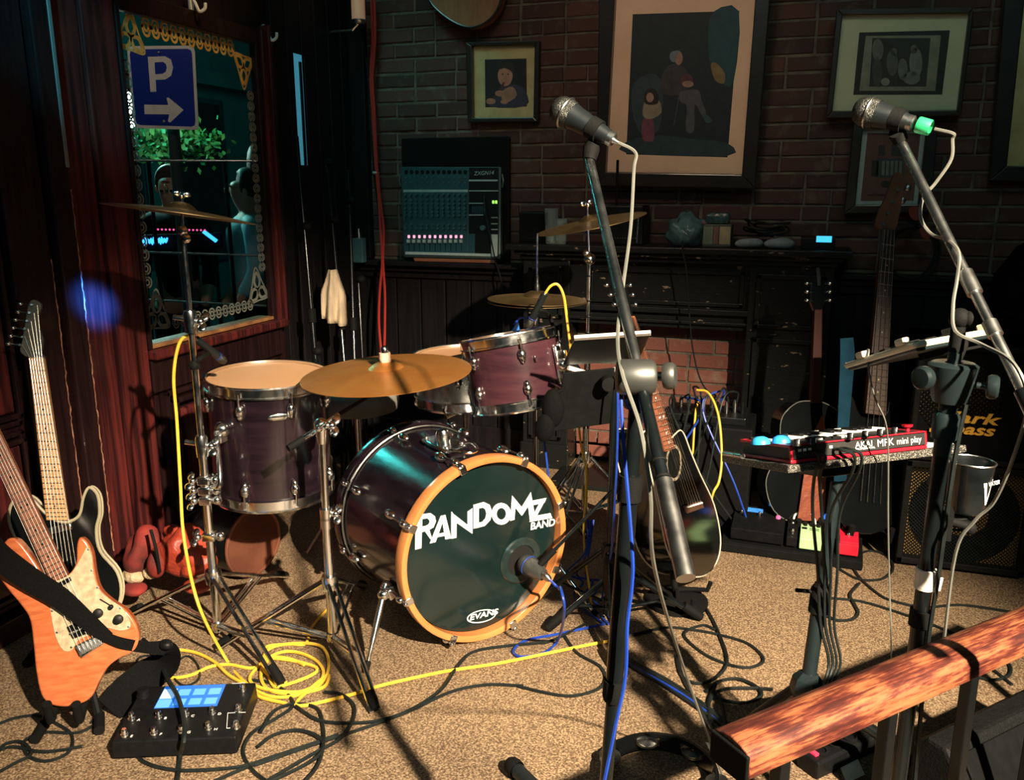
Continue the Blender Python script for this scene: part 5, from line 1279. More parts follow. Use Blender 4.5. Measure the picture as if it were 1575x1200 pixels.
# ivory pad
A_, B_, C_ = AT(1302, 560, 1.62), AT(1407, 528, 1.34), AT(1530, 506, 1.46)
D_ = A_+C_-B_
pn = (B_-A_).cross(C_-A_).normalized(); pn = pn if pn.z > 0 else -pn
M['ivory'] = mat('ivory_plastic', (.66, .60, .46), .4, c2=(.58, .52, .40), scale=14)
pad = thing('sampler_pad', 'ivory rimmed dark sampler pad tilted on the right pole stand', 'sampler', (A_+C_)/2-pn*.02)
MB().slab([A_, B_, C_, D_], -pn, .014).build('underside', M['teal_pole'], pad, smooth=0, bevel=.003)
i_ = [p.lerp((A_+C_)/2, .08) for p in (A_, B_, C_, D_)]
MB().slab(i_, pn, .004).build('dark_top', M['panel_grey'], pad, smooth=0, bevel=.001)
rm = MB(); 
for p, q in ((A_, B_), (B_, C_), (C_, D_), (D_, A_)): rm.tube([p-pn*.003, q-pn*.003], .0055, 8)
for p in (A_, B_, C_, D_): rm.ball(p-pn*.003, .0056)
rm.build('ivory_rim', M['ivory'], pad)
for k in (.28, .86):
    c_ = A_.lerp(B_, k)
    MB().box(c_+pn*.008, (.032, .014, .012), frame((0, 0, 0), B_-A_, None, pn).to_3x3()).build('edge_clip', M['ivory'], pad, smooth=0, bevel=.003)
MB().box(B_.lerp(C_, .45)+pn*.004, (.010, .03, .022), frame((0, 0, 0), C_-B_, None, pn).to_3x3()).build('edge_clip', M['steel'], pad, smooth=0, bevel=.002)
MB().box(B_.lerp(C_, .88)+pn*.006, (.030, .016, .012), frame((0, 0, 0), C_-B_, None, pn).to_3x3()).build('edge_clip', M['ivory'], pad, smooth=0, bevel=.003)
for u in (.25, .42, .59, .76):
    for v_ in (.2, .4, .6, .8):
        c_ = A_.lerp(B_, u)+(C_-B_)*v_
        MB().box(c_+pn*.006, (.026, .020, .006), frame((0, 0, 0), B_-A_, None, pn).to_3x3()).build('rubber_pad', M['rubber'], pad, smooth=0, bevel=.002)
mt = (B_.lerp(C_, .55))
MB().tube([mt-pn*.016, PX(560)], .009, 10).box(mt.lerp(D_, .25)-pn*.02, (.10, .06, .012), frame((0, 0, 0), C_-B_, None, pn).to_3x3()).build('mount_plate', M['rubber'], ps, smooth=30)
cable('pad_cable', 'thin grey cable hanging from the ivory pad down to the floor', [A_.lerp(B_, .28)+pn*.006, AT(1336, 538, 1.53), AT(1335, 560, 1.52), AT(1345, 610, 1.52), AT(1362, 650, 1.53), AT(1366, 700, 1.55), AT(1366, 800, 1.58), AT(1368, 900, 1.6), AT(1371, 990, 1.6), FL(1372, 1080, .005)], .0018, M['cable_grey'], n=6)
# cup in a clip holder
cu = AT(1490, 748, 1.30)
cup = thing('cup', 'dark metal cup with white lettering clipped to the right pole stand', 'cup', cu-UP*.042)
ax_c = (UP+RGT*.03).normalized()
MB().lathe([(0, -.042), (.026, -.042), (.029, -.038), (.0335, .040), (.0345, .043), (.0325, .043), (.0305, .036), (.026, -.034), (0, -.036)], cu, ax_c, 36).build('body', mat('black_enamel', (.005, .007, .008), .28, .2, c2=(.014, .018, .019), scale=20, coat=.4), cup)
MB().torus(cu+ax_c*.043, ax_c, .0335, .0016, 36, 6).build('steel_rim', M['steel'], cup)
def cup_pt(ang, h):
    r = .0335-(.040-h)/.078*.0045+.0006
    d = -FWD*cos(ang)+RGT*sin(ang); return cu+d*r+UP*h
lg = MB()
for a0, h0, a1, h1, w_ in ((.15, .016, .48, -.022, .18), (.48, -.022, .80, .020, .10)):
    P = [cup_pt(a0, h0), cup_pt(a0+w_, h0), cup_pt(a1+w_*.45, h1), cup_pt(a1, h1)]
    N_ = 4
    for k in range(N_):
        t0, t1 = k/N_, (k+1)/N_
        q = lambda a, b, t: cup_pt(a+(b-a)*t, h0+(h1-h0)*t)
        v4 = [q(a0, a1, t0), q(a0+w_, a1+w_*.45, t0), q(a0+w_, a1+w_*.45, t1), q(a0, a1, t1)]
        lg.add(v4+[p+(p-cu).normalized()*.0004 for p in v4], [(0, 1, 2, 3), (7, 6, 5, 4)])
lg.build('logo_mark', M['print_white'], cup, smooth=0)
tx = text_mesh('VATER', frame(cup_pt(.42, .010)+(-FWD*cos(.5)+RGT*sin(.5))*.001, RGT*cos(.5)+FWD*sin(.5), UP), .010, .0002, 'lettering', M['print_white'], cup, 'LEFT')
hl = MB(); hl.box(PX(805)+RGT*.016, (.026, .024, .050))
for i in range(4): hl.torus(cu-UP*(.050+.006*i)-RGT*.018, UP, .020, .0022, 20, 6)
hl.rod(PX(800)+RGT*.02, PX(800)+RGT*.055-UP*.01, .007); hl.ball(PX(803)+RGT*.06-UP*.01, .011)
hl.build('cup_clip', M['rubber'], ps)
cable('pole_cable', 'dark cable running down the right pole stand past the cup', [PX(620)+RGT*.022-FWD*.01, PX(680)+RGT*.016-FWD*.012, PX(760)+RGT*.012-FWD*.016, PX(850)+RGT*.012-FWD*.016, PX(880)+RGT*.012-FWD*.016, PX(1000)+RGT*.01-FWD*.016, PX(1200)+RGT*.02-FWD*.016], .0036, M['cable'], n=4)

# ---- right boom and microphone
rb0, rb1 = AT(1383, 212, 1.50), AT(1660, 780, 1.03)
rd_ = (rb1-rb0).normalized()
rbase = V((rb1.x+.12, rb1.y+.06, 0))
rs_ = thing('microphone_stand', 'silver boom microphone stand leaning in from the right edge', 'microphone stand', rbase, 'boom microphone stands')
MB().rod(rb0, rb0.lerp(rb1, .76), .0078, 14).build('boom_arm', M['boom'], rs_)
MB().rod(rb0.lerp(rb1, .74), rb1+rd_*.12, .0115, 14).build('boom_tail', M['pole'], rs_)
MB().lathe([(.008, -.02), (.0115, -.02), (.0115, .02), (.008, .02)], rb0.lerp(rb1, .46), rd_, 14).build('boom_collar', M['steel'], rs_)
MB().lathe([(.008, -.012), (.011, -.012), (.011, .012), (.008, .012)], rb0.lerp(rb1, .585), rd_, 14).build('boom_collar', M['steel'], rs_)
MB().rod(rbase+UP*.03, rb1, .0115, 14).ball(rb1, .026).build('pole', M['pole'], rs_)
tripod(rs_, (rbase.x, rbase.y), .22, .08, [V((rbase.x+.3*cos(a), rbase.y+.3*sin(a), 0)) for a in (-1.2, .9, 3.0)], M['pole'], .011, False, None, .06)
ball_, tail_ = AT(1334, 172, 1.52), AT(1428, 196, 1.46)
mic2, md2 = microphone('dark vocal microphone with green tape on the right boom', ball_, tail_)
MB().lathe([(.0130, -.022), (.0135, -.020), (.0130, -.002), (.0120, .0)], tail_+md2*.004, md2, 14).build('green_tape', mat('green_tape', (.02, .42, .16), .5, c2=(.02, .36, .13), scale=20), mic2)
clip = ball_.lerp(tail_, .50)
MB().lathe([(.0160, -.010), (.0195, -.010), (.0190, .010), (.0155, .010), (.0160, -.010)], clip, md2, 20).build('mic_clip', M['rubber'], rs_)
MB().tube([clip-UP*.02, clip.lerp(rb0, .5)-UP*.01, rb0+rd_*.01], [.012, .014, .012], 14).build('clip_swivel', M['rubber'], rs_)
cable('microphone_cable', 'grey cable curling from the right microphone around its boom', [tail_+md2*.01, tail_+md2*.04, AT(1465, 215, 1.44), AT(1463, 245, 1.43), AT(1440, 280, 1.43), AT(1420, 305, 1.43), AT(1416, 335, 1.42), AT(1432, 360, 1.40), AT(1458, 370, 1.34), AT(1475, 390, 1.30), AT(1472, 430, 1.29), AT(1466, 470, 1.27), AT(1470, 510, 1.25), AT(1510, 530, 1.22), AT(1560, 560, 1.14), AT(1580, 620, 1.12), AT(1560, 700, 1.14), AT(1530, 770, 1.18), AT(1500, 800, 1.2), AT(1470, 850, 1.22), AT(1450, 1000, 1.25)], .0028, M['cable_grey'], n=6)

# ---- pedalboard and its pedals
pl0, pl1 = FL(1108, 848), FL(1326, 879)
px_ = (pl1-pl0); PW = px_.length; px_.normalize(); py_ = V((-px_.y, px_.x, 0))
Mp2 = frame(pl0, px_, py_)
pbd = thing('pedalboard', 'flat black pedalboard on the floor before the amplifiers', 'pedalboard', pl0+px_*PW/2)
for i in range(4):
    MB(Mp2).box((PW/2, .035+i*.072, .035+i*.012), (PW, .055, .012), Matrix.Rotation(.16, 3, 'X')).build('rail', M['matte_black'], pbd, smooth=0, bevel=.003)
for x in (.01, PW-.01): MB(Mp2).add([(x-.008, 0, 0), (x+.008, 0, 0), (x+.008, .28, 0), (x-.008, .28, 0), (x-.008, 0, .035), (x+.008, 0, .035), (x+.008, .28, .078), (x-.008, .28, .078)], [(0, 3, 2, 1), (4, 5, 6, 7), (0, 1, 5, 4), (1, 2, 6, 5), (2, 3, 7, 6), (3, 0, 4, 7)]).build('end_plate', M['matte_black'], pbd, smooth=0, bevel=.002)
MB(Mp2).bb((0, -.004, .004), (PW, .006, .036)).build('front_rail', M['matte_black'], pbd, smooth=0, bevel=.003)
def pedal(label, x0, x1, y0, y1, h, m, cat='effects pedal', sw=((.5, .25),), knobs=(), group='pedals on the pedalboard'):
    z0 = .044+.16*(y0+y1)/2*0+.012*((y0)/.072)
    t = thing('guitar_pedal', label, cat, Mp2 @ V(((x0+x1)/2, (y0+y1)/2, z0)), group)
    Mq = Mp2 @ Matrix.Translation((x0, y0, z0)) @ Matrix.Rotation(.16, 4, 'X')
    w_, d_ = x1-x0, y1-y0
    MB(Mq).bb((0, 0, 0), (w_, d_, h)).build('housing', m, t, smooth=0, bevel=.003)
    for (u, v_) in sw: MB(Mq).lathe([(.008, 0), (.008, .004), (.0055, .005), (.0055, .014), (.004, .016), (0, .016)], (w_*u, d_*v_, h), n=12).build('footswitch', M['chrome'], t)
    for (u, v_) in knobs: MB(Mq).lathe([(.008, 0), (.007, .012), (0, .012)], (w_*u, d_*v_, h), n=12).build('knob', M['plastic'], t)
    return t, Mq, w_, d_, h
def U(px, py): 
    q = Mp2.inverted() @ FL(px, py, .09); return q.x, q.y
t, Mq, w_, d_, h_ = pedal('wide black pedal with small blue display and chrome switches', .03, .215, .02, .20, .045, M['matte_black'], sw=((.15, .62), (.5, .62)), knobs=())
MB(Mq).bb((w_*.25, d_*.74, h_), (w_*.55, d_*.90, h_+.0015)).build('display', mat('small_blue_display', (.02, .1, .3), .3, emit=(.05, .28, .8), es=.7, c2=(.05, .2, .5), scale=60), t, smooth=0)
MB(Mq).lathe([(.009, 0), (.009, .004), (.006, .012), (0, .012)], (w_*.86, d_*.62, h_), n=14).build('pink_lit_switch', mat('pink_light', (.6, .1, .25), .4, emit=(.9, .12, .35), es=.7), t)
t, Mq, w_, d_, h_ = pedal('narrow black pedal beside the pale green one', .225, .262, .02, .15, .04, M['plastic'], knobs=((.3, .8), (.7, .8)))
M['mint'] = mat('mint_green_paint', (.40, .66, .34), .4, c2=(.36, .60, .30), scale=20)
t, Mq, w_, d_, h_ = pedal('pale green square pedal lit on the pedalboard', .270, .345, .015, .125, .042, M['mint'], sw=(), knobs=((.2, .88), (.5, .88), (.8, .88)))
MB(Mq).bb((w_*.06, d_*.62, h_), (w_*.30, d_*.74, h_+.001)).build('printed_mark', M['matte_black'], t, smooth=0)
for k in range(2): MB(Mq).bb((w_*.40, d_*(.60+.09*k), h_), (w_*.85, d_*(.63+.09*k), h_+.0008)).build('printed_line', M['matte_black'], t, smooth=0)
t, Mq, w_, d_, h_ = pedal('small black pedal with glowing blue knob behind the green one', .330, .385, .14, .22, .045, M['plastic'], sw=())
MB(Mq).lathe([(.012, 0), (.012, .008), (.009, .014), (0, .016)], (w_*.5, d_*.4, h_), n=16).build('blue_lit_knob', mat('blue_lit_knob', (.02, .1, .5), .3, emit=(.02, .18, .95), es=1.2), t)
M['crimson'] = mat('crimson_paint', (.52, .012, .040), .35, c2=(.45, .010, .03), scale=20, coat=.3)
t, Mq, w_, d_, h_ = pedal('crimson pedal at the right end of the pedalboard', PW-.085, PW-.018, .012, .125, .045, M['crimson'], sw=((.5, .45),), knobs=((.25, .85), (.75, .85)))
MB(Mq).box((w_*.5, d_*.22, h_+.004), (w_*.9, d_*.40, .010)).build('treadle', M['crimson'], t, smooth=0, bevel=.003)
t, Mq, w_, d_, h_ = pedal('black pedal at the back right of the pedalboard', PW-.09, PW-.02, .14, .24, .05, M['plastic'], sw=((.5, .3),), knobs=((.3, .8), (.7, .8)))
for i, (a, b_, c_) in enumerate(((.205, .165, .245), (.262, .13, .30))):
    P = [Mp2 @ V((a-.02, b_-.02, .10)), Mp2 @ V((a-.012, b_+.02, .125)), Mp2 @ V((a+.03, b_+.03, .135)), Mp2 @ V((a+.055, b_+.01, .11)), Mp2 @ V((a+.055, b_-.02, .09))]
    cable('patch_lead', ['short white patch lead by the pink switch on the pedalboard', 'short white patch lead looping beside the green pedal'][i], P, .0038, M['paper'], 'white leads on the pedalboard', 5)

# ---- bass amplifiers
def lattice(b, x0, x1, z0, z1, y, pitch, r, inside=None):
    """diagonal wire mesh in the XZ plane"""
    for sgn in (1, -1):
        c = (x0-(z1-z0)) if sgn > 0 else x0
        k = 0
        while True:
            u = c+k*pitch
            if u > (x1 if sgn > 0 else x1+(z1-z0)): break
            pts = []
            N_ = 40
            run = []
            for i in range(N_+1):
                z_ = z0+(z1-z0)*i/N_; x_ = u+sgn*(z_-z0)
                ok = x0 <= x_ <= x1 and (inside is None or inside(x_, z_))
                if ok: run.append((x_, y, z_))
                elif len(run) > 1: b.tube([run[0], run[-1]], r, 4, cap=False); run = []
                else: run = []
            if len(run) > 1: b.tube([run[0], run[-1]], r, 4, cap=False)
            k += 1
AX0, AX1, AY = 0.392, 0.792, 3.055
M['tolex'] = mat('black_tolex', (.0035, .004, .0042), .6, spec=.15, c2=(.0055, .006, .0062), scale=90, bump=.3, bscale=260)
M['amber'] = mat('amber_baffle', (.40, .24, .075), .6, c2=(.42, .24, .07), scale=14)
cab = thing('speaker_cabinet', 'large black bass speaker cabinet with mesh grille standing on the floor', 'speaker', ((AX0+AX1)/2, AY+.17, 0), 'bass amplifiers')
b = MB()
ZC = .392
b.bb((AX0, AY, 0.012), (AX0+.022, AY+.34, ZC)); b.bb((AX1-.022, AY, .012), (AX1, AY+.34, ZC)); b.bb((AX0, AY, .012), (AX1, AY+.34, .036)); b.bb((AX0, AY, ZC-.024), (AX1, AY+.34, ZC)); b.bb((AX0, AY+.04, .012), (AX1, AY+.34, ZC))
b.build('cabinet', M['tolex'], cab, smooth=0, bevel=.004)
MB().bb((AX0+.022, AY+.034, .036), (AX1-.022, AY+.039, ZC-.024)).build('baffle', M['amber'], cab, smooth=0)
cx2, cz2 = (AX0+AX1)/2, .036+(ZC-.06)/2
MB().lathe([(.172, 0), (.172, .004), (.155, .006), (.05, -.002), (0, .01)], (cx2, AY+.034, cz2), (0, -1, 0), 48).build('speaker_cone', M['matte_black'], cab)
b = MB(); lattice(b, AX0+.022, AX1-.022, .036, ZC-.024, AY+.012, .0125, .0016); g_ = b.build('grille', mat('grille_wire', (.012, .016, .017), .4, .6, c2=(.02, .026, .028), scale=30), cab)
MB(frame((AX0+.10, AY+.006, ZC-.075), (1, 0, 0), (0, 0, 1))).ball((0, 0, 0), .030, (1.15, .6, .12)).build('badge', M['black'], cab)
for x in (AX0+.05, AX1-.05):
    for y in (AY+.05, AY+.29): MB().lathe([(0, 0), (.018, 0), (.018, .013), (0, .013)], (x, y, 0), UP, 12).build('foot', M['rubber'], cab)
cmb = thing('bass_amplifier', 'black bass combo amplifier with round grille and amber logo on the cabinet', 'amplifier', ((AX0+AX1)/2, AY+.17, ZC+.004), 'bass amplifiers')
ZA, ZB = ZC+.004, .800
b = MB()
b.bb((AX0, AY, ZA), (AX0+.02, AY+.34, ZB)); b.bb((AX1-.02, AY, ZA), (AX1, AY+.34, ZB)); b.bb((AX0, AY, ZA), (AX1, AY+.34, ZA+.02)); b.bb((AX0, AY, ZB-.02), (AX1, AY+.34, ZB)); b.bb((AX0, AY+.05, ZA), (AX1, AY+.34, ZB))
b.build('cabinet', M['tolex'], cmb, smooth=0, bevel=.004)
gc = OY(1478, 618, AY); gr = .128
MB().lathe([(0, .004), (gr, .004), (gr, .0)], (gc.x, AY+.048, gc.z), (0, -1, 0), 48).build('speaker_cone', mat('amber_cone', (.30, .19, .07), .6, c2=(.10, .06, .03), scale=12), cmb)
b = MB(); 
sqr = lambda x, z: (x-gc.x)**2+(z-gc.z)**2 < gr*gr
lattice(b, gc.x-gr, gc.x+gr, gc.z-gr, gc.z+gr, AY+.030, .0165, .0036, sqr); b.build('round_grille', M['black'], cmb)
b = MB(); n_ = 48
fr = [(gc.x+gr*cos(2*pi*k/n_), gc.z+gr*sin(2*pi*k/n_)) for k in range(n_)]
vs = [V((x, AY+.028, z)) for x, z in fr]; 
X0, X1, Z0, Z1 = AX0+.02, AX1-.02, ZA+.02, ZB-.02
outer = []
for x, z in fr:
    dx, dz = x-gc.x, z-gc.z
    s = min((X1-gc.x)/dx if dx > 1e-6 else 9e9, (X0-gc.x)/dx if dx < -1e-6 else 9e9, (Z1-gc.z)/dz if dz > 1e-6 else 9e9, (Z0-gc.z)/dz if dz < -1e-6 else 9e9)
    outer.append(V((gc.x+dx*s, AY+.028, gc.z+dz*s)))
b.add(vs+outer, [(k, (k+1) % n_, n_+(k+1) % n_, n_+k) for k in range(n_)]); b.build('baffle', M['matte_black'], cmb, smooth=0)
M['logo_amber'] = mat('logo_amber', (.78, .40, .05), .5, c2=(.70, .34, .04), scale=20, emit=(.9, .42, .04), es=.06)
a = OY(1441, 648, AY+.02); Ml = frame((a.x, AY+.020, a.z), (1, 0, 0), (0, 0, 1))
text_mesh('Mark', Ml @ Matrix.Translation((-.012, .003, 0)), .052, .002, 'logo_lettering', M['logo_amber'], cmb, 'LEFT', shear=.25, sx=1.75, bold=.0012)
text_mesh('bass', Ml @ Matrix.Translation((.045, -.036, 0)), .052, .002, 'logo_lettering', M['logo_amber'], cmb, 'LEFT', shear=.25, sx=1.45, bold=.0012)
Mlx = Ml @ Matrix.Translation((-.02, -.038, 0))
MB(Mlx).bb((0, 0, 0), (.05, .012, .004)).build('logo_bar', M['logo_amber'], cmb, smooth=0)
# dark soft bag above the amplifier
gb = thing('gig_bag', 'black soft bag resting on top of the bass amplifier at the right edge', 'bag', (.74, 3.26, ZB))
b = MB(); GC = V((.76, 3.25, .93)); b.ball(GC, .16, (.95, .7, 1.35), 24, 16)
for i, p in enumerate(b.v):
    q = p-GC; q = V((max(-.135, min(.135, q.x)), max(-.09, min(.09, q.y)), q.z)); k = 1+.05*sin(q.x*40)*sin(q.z*34)
    b.v[i] = GC+q*k; b.v[i].z = max(b.v[i].z, ZB+.002)
b.build('body', M['strap'], gb, smooth=180)
MB().tube(spline([(.70, 3.20, 1.13), (.72, 3.19, 1.17), (.76, 3.19, 1.19), (.80, 3.19, 1.17), (.82, 3.20, 1.13)], 5), .008, 8).build('handle', M['strap'], gb)
MB().tube(spline([(.635, 3.165, .90), (.70, 3.158, .89), (.76, 3.157, .885), (.82, 3.158, .89), (.88, 3.165, .90)], 5), .005, 6).build('zip', M['rubber'], gb)

# ---- bass guitar
n4 = (-FWD*.94+UP*.22-RGT*.05)
f4 = Face(AT(1345, 560, 2.95), n4)
bt = f4.p(1325, 800)
g = thing('bass_guitar', 'brown bass guitar with long neck rising beside the right microphone boom', 'guitar', (bt.x, bt.y, 0))
nk = f4.slab(MB(), [(1357, 352), (1376, 355), (1362, 640), (1330, 636)], -.02, .008).build('neck', M['ebony'], g, smooth=0, bevel=.002)
frets(f4, nk, (1357, 353), (1376, 356), (1331, 634), (1361, 638), 20, .009, True, M['pearl'])
hd = f4.slab(MB(), [(1357, 353), (1376, 356), (1383, 330), (1389, 300), (1390, 275), (1382, 264), (1374, 272), (1364, 300), (1352, 325), (1347, 345)], -.015, 0, 2).build('headstock', mat('mahogany', (.20, .085, .05), .4, c2=(.13, .055, .03), scale=9), g)
for i, (x, y) in enumerate(((1379, 293), (1371, 312), (1364, 329), (1357, 346))):
    p = f4.p(x, y); MB().rod(p-f4.n*.01, p+f4.n*.014, .006, 10).rod(p-f4.n*.008, p-f4.n*.008+RGT*.04+UP*.01, .003, 6).ball(p-f4.n*.008+RGT*.042+UP*.01, .012, (1, .5, 1)).build('tuning_peg', M['steel'], hd)
f4.slab(MB(), [(1312, 610), (1325, 640), (1360, 640), (1368, 615), (1380, 625), (1372, 680), (1385, 740), (1380, 800), (1340, 822), (1300, 812), (1282, 770), (1296, 710), (1290, 660), (1296, 615)], -.04, 0, 3).build('body', M['gtr_black'], g, bevel=.004)
strings(f4, nk, ((1359, 354), (1374, 356)), ((1322, 770), (1352, 774)), 4, .012, .014, .0008)
gstand('black floor stand under the bass guitar', f4, (1305, 815), (1365, 820))
# blue strap
gsp = ribbon([AT(1302, 520, 2.86), AT(1303, 550, 2.85), AT(1300, 600, 2.84), AT(1297, 650, 2.84), AT(1294, 690, 2.84), AT(1292, 740, 2.85)], [.045, .05, .045, .04, .045, .045], None, -FWD, .003, 'guitar_strap', mat('blue_woven_strap', (.004, .024, .044), .8, spec=.1, c2=(.007, .038, .066), scale=16), None)
tag(gsp, 'blue woven guitar strap hanging straight down left of the ivory pad', 'strap')

# ---- second acoustic guitar seen from the back
n5 = (-FWD*.95+UP*.2+RGT*.1)
f5 = Face(AT(1250, 640, 3.02), n5)
bt = f5.p(1250, 805)
g = thing('acoustic_guitar', 'dark acoustic guitar with brown neck leaning by the fireplace pilaster', 'guitar', (bt.x, bt.y, 0), 'acoustic guitars')
out = [(1248, 617), (1225, 620), (1204, 640), (1200, 668), (1206, 690), (1188, 715), (1178, 745), (1190, 785), (1222, 805), (1262, 806), (1300, 790), (1316, 750), (1306, 715), (1288, 690), (1296, 665), (1290, 635), (1268, 620)]
body = f5.slab(MB(), out, -.09, 0, 4).build('body', M['gtr_black'], g, bevel=.002)
MB().tube(f5.poly(out, 0, 4), .0018, 6, closed=True).build('binding', M['cable_grey'], body)
nk = f5.slab(MB(), [(1252, 476), (1264, 476), (1262, 620), (1246, 620)], -.015, .008).build('neck', mat('dark_mahogany', (.045, .014, .011), .5, spec=.2, c2=(.05, .018, .014), scale=9), g, smooth=0, bevel=.004)
hd = f5.slab(MB(), [(1252, 478), (1264, 478), (1271, 462), (1270, 432), (1262, 428), (1252, 430), (1247, 436), (1246, 462)], -.015, 0).build('headstock', M['gtr_black'], g, smooth=0, bevel=.002)
for i in range(3):
    for s, x in ((-1, 1249), (1, 1268)):
        p = f5.p(x, 437+i*13); q = f5.p(x+s*8, 436+i*13); MB().rod(p, q, .003, 6).ball(q, .009, (1, .7, .8)).build('tuning_peg', M['chrome'], hd)
ribbon([f5.p(1262, 640, .012), f5.p(1256, 680, .014), f5.p(1250, 730, .016), f5.p(1244, 800, .016)], [.006, .065, .085, .105], None, f5.n, .004, 'leather_strap', mat('rust_leather', (.22, .050, .02), .5, c2=(.14, .03, .014), scale=18, bump=.3, bscale=60), g)
ribbon([f5.p(1257, 412, .0), f5.p(1258, 425, .002), f5.p(1258, 440, .004)], [.012, .014, .012], None, f5.n, .004, 'hanger_tag', M['teal_pole'], g)
gstand('black floor stand under the dark acoustic guitar', f5, (1222, 806), (1280, 806))

# ================================================================== BACK WALL
# ---- mixing desk leaning on the ledge
fm = Face((-1.68, 3.805, .950), (0, -.985, .172))
mx_ = thing('mixing_desk', 'teal lit mixing desk leaning upright on the ledge against the brick', 'mixer', (-1.66, 3.84, .948))
def zm(x, y): return (600+x/5.455, 200+y/5.455)
M['desk'] = mat('desk_teal', (.022, .080, .098), .42, .3, c2=(.022, .066, .078), scale=30)
M['desk_side'] = mat('desk_grey', (.05, .075, .075), .4, .4, rvar=.05, scale=20)
M['strip'] = mat('desk_strip', (.34, .40, .38), .5, c2=(.28, .34, .33), scale=40)
fm.slab(MB(), [zm(*q) for q in ((85, 308), (930, 308), (925, 1085), (112, 1068))], -.034, 0).build('chassis', M['desk_side'], mx_, smooth=0, bevel=.006)
pnl = fm.slab(MB(), [zm(*q) for q in ((112, 316), (660, 316), (655, 1058), (122, 1052))], 0, .004).build('channel_panel', M['desk'], mx_, smooth=0, bevel=.001)
mas = fm.slab(MB(), [zm(*q) for q in ((664, 316), (912, 316), (908, 1060), (660, 1058))], 0, .003).build('master_panel', M['plastic'], mx_, smooth=0, bevel=.001)
for a, b_, c, d in ((115, 502, 655, 522), (664, 418, 905, 432), (664, 508, 912, 516), (664, 612, 785, 620), (664, 710, 785, 718), (852, 732, 905, 740), (852, 784, 905, 792), (852, 832, 905, 840)):
    fm.slab(MB(), [zm(a, b_), zm(c, b_), zm(c, d), zm(a, d)], .004, .005).build('white_strip', M['strip'], mx_, smooth=0)
fm.slab(MB(), [zm(132, 1022), zm(845, 1040), zm(845, 1062), zm(132, 1044)], .004, .005).build('white_strip', M['strip'], mx_, smooth=0)
fm.slab(MB(), [zm(852, 876), zm(905, 878), zm(902, 1062), zm(850, 1062)], .003, .004).build('white_strip', M['strip'], mx_, smooth=0)
M['knob_teal'] = mat('knob_teal', (.030, .085, .10), .4, c2=(.05, .12, .13), scale=60)
def row(y, r, h, m, name='knob_row', x0=138, n=12, dx=45):
    b = MB()
    for i in range(n): b.lathe([(r, 0), (r*.85, h), (0, h)], fm.p(*zm(x0+i*dx, y), .004), fm.n, 8)
    o = b.build(name, m, pnl); o['kind'] = 'stuff'
row(355, .0105, .004, M['matte_black'], 'jack_row')
row(400, .004, .006, M['steel'], 'jack_row'); row(445, .004, .006, M['steel'], 'jack_row')
for y in (545, 590, 625, 660, 692, 722, 800, 828): row(y, .0075, .012, M['knob_teal'])
M['pink_led'] = mat('pink_led', (.8, .3, .4), .4, emit=(1.0, .32, .45), es=1.6)
for i in range(11):
    b = fm.slab(MB(), [zm(152+i*44, 884), zm(170+i*44, 884), zm(170+i*44, 908), zm(152+i*44, 908)], .004, .006).build('mute_light', M['pink_led'], pnl, smooth=0)
    fm.slab(MB(), [zm(150+i*44, 922), zm(172+i*44, 922), zm(172+i*44, 950), zm(150+i*44, 950)], .004, .016).build('fader_cap', M['strip'], pnl, smooth=0, bevel=.001)
    fm.slab(MB(), [zm(159+i*44, 950), zm(163+i*44, 950), zm(163+i*44, 1020), zm(159+i*44, 1020)], .004, .0045).build('fader_slot', M['matte_black'], pnl, smooth=0)
M['green_led'] = mat('green_led', (.3, .8, .1), .4, emit=(.35, 1.0, .12), es=1.5)
for x in (868, 893): fm.slab(MB(), [zm(x-8, 594), zm(x+8, 594), zm(x+8, 618), zm(x-8, 618)], .003, .006).build('level_light', M['green_led'], mas, smooth=0)
for i in range(8): fm.slab(MB(), [zm(690+i*14, 640), zm(696+i*14, 640), zm(696+i*14, 700), zm(690+i*14, 700)], .003, .005).build('equaliser_slot', M['desk'], mas, smooth=0)
MB().lathe([(.014, 0), (.012, .014), (0, .014)], fm.p(*zm(782, 825), .003), fm.n, 18).build('knob', M['knob_teal'], mas)
fm.slab(MB(), [zm(662, 872), zm(715, 872), zm(712, 1036), zm(660, 1036)], .003, .004).build('tape_strip', M['desk'], mas, smooth=0)
a = fm.p(*zm(704, 382), .0035); text_mesh('ZXGN14', frame(a, fm.p(*zm(850, 375), .0035)-a, None, fm.n), .026, .0002, 'lettering', M['strip'], mas, 'LEFT', shear=.2, sx=1.0)
MB().bb((OY(618, 300, 3.885).x, 3.892, .96), (OY(783, 300, 3.885).x, 3.912, OY(700, 211, 3.885).z)).build('case_lid', M['matte_black'], mx_, smooth=0, bevel=.006)
fm.slab(MB(), [zm(190, 1072), zm(880, 1090), zm(880, 1118), zm(200, 1100)], -.05, -.005).build('wooden_foot', M['rosewood'], mx_, smooth=0, bevel=.003)
for k, (x, y) in enumerate(((85, 420), (935, 430))): MB().tube(spline([fm.p(*zm(x, y-60), -.01), fm.p(*zm(x-(12 if k == 0 else -12), y), -.005), fm.p(*zm(x, y+50), -.01)], 4), .005, 8).build('side_handle', M['desk_side'], mx_)
cable('mixer_cable', 'black cable draped down the master section of the mixing desk', [fm.p(*zm(800, 560), .02), fm.p(*zm(815, 660), .03), fm.p(*zm(840, 800), .03), fm.p(*zm(880, 1000), .03), fm.p(*zm(905, 1120), .03), OY(772, 440, 3.78), OY(775, 520, 3.78)], .0035, M['cable'], n=6)

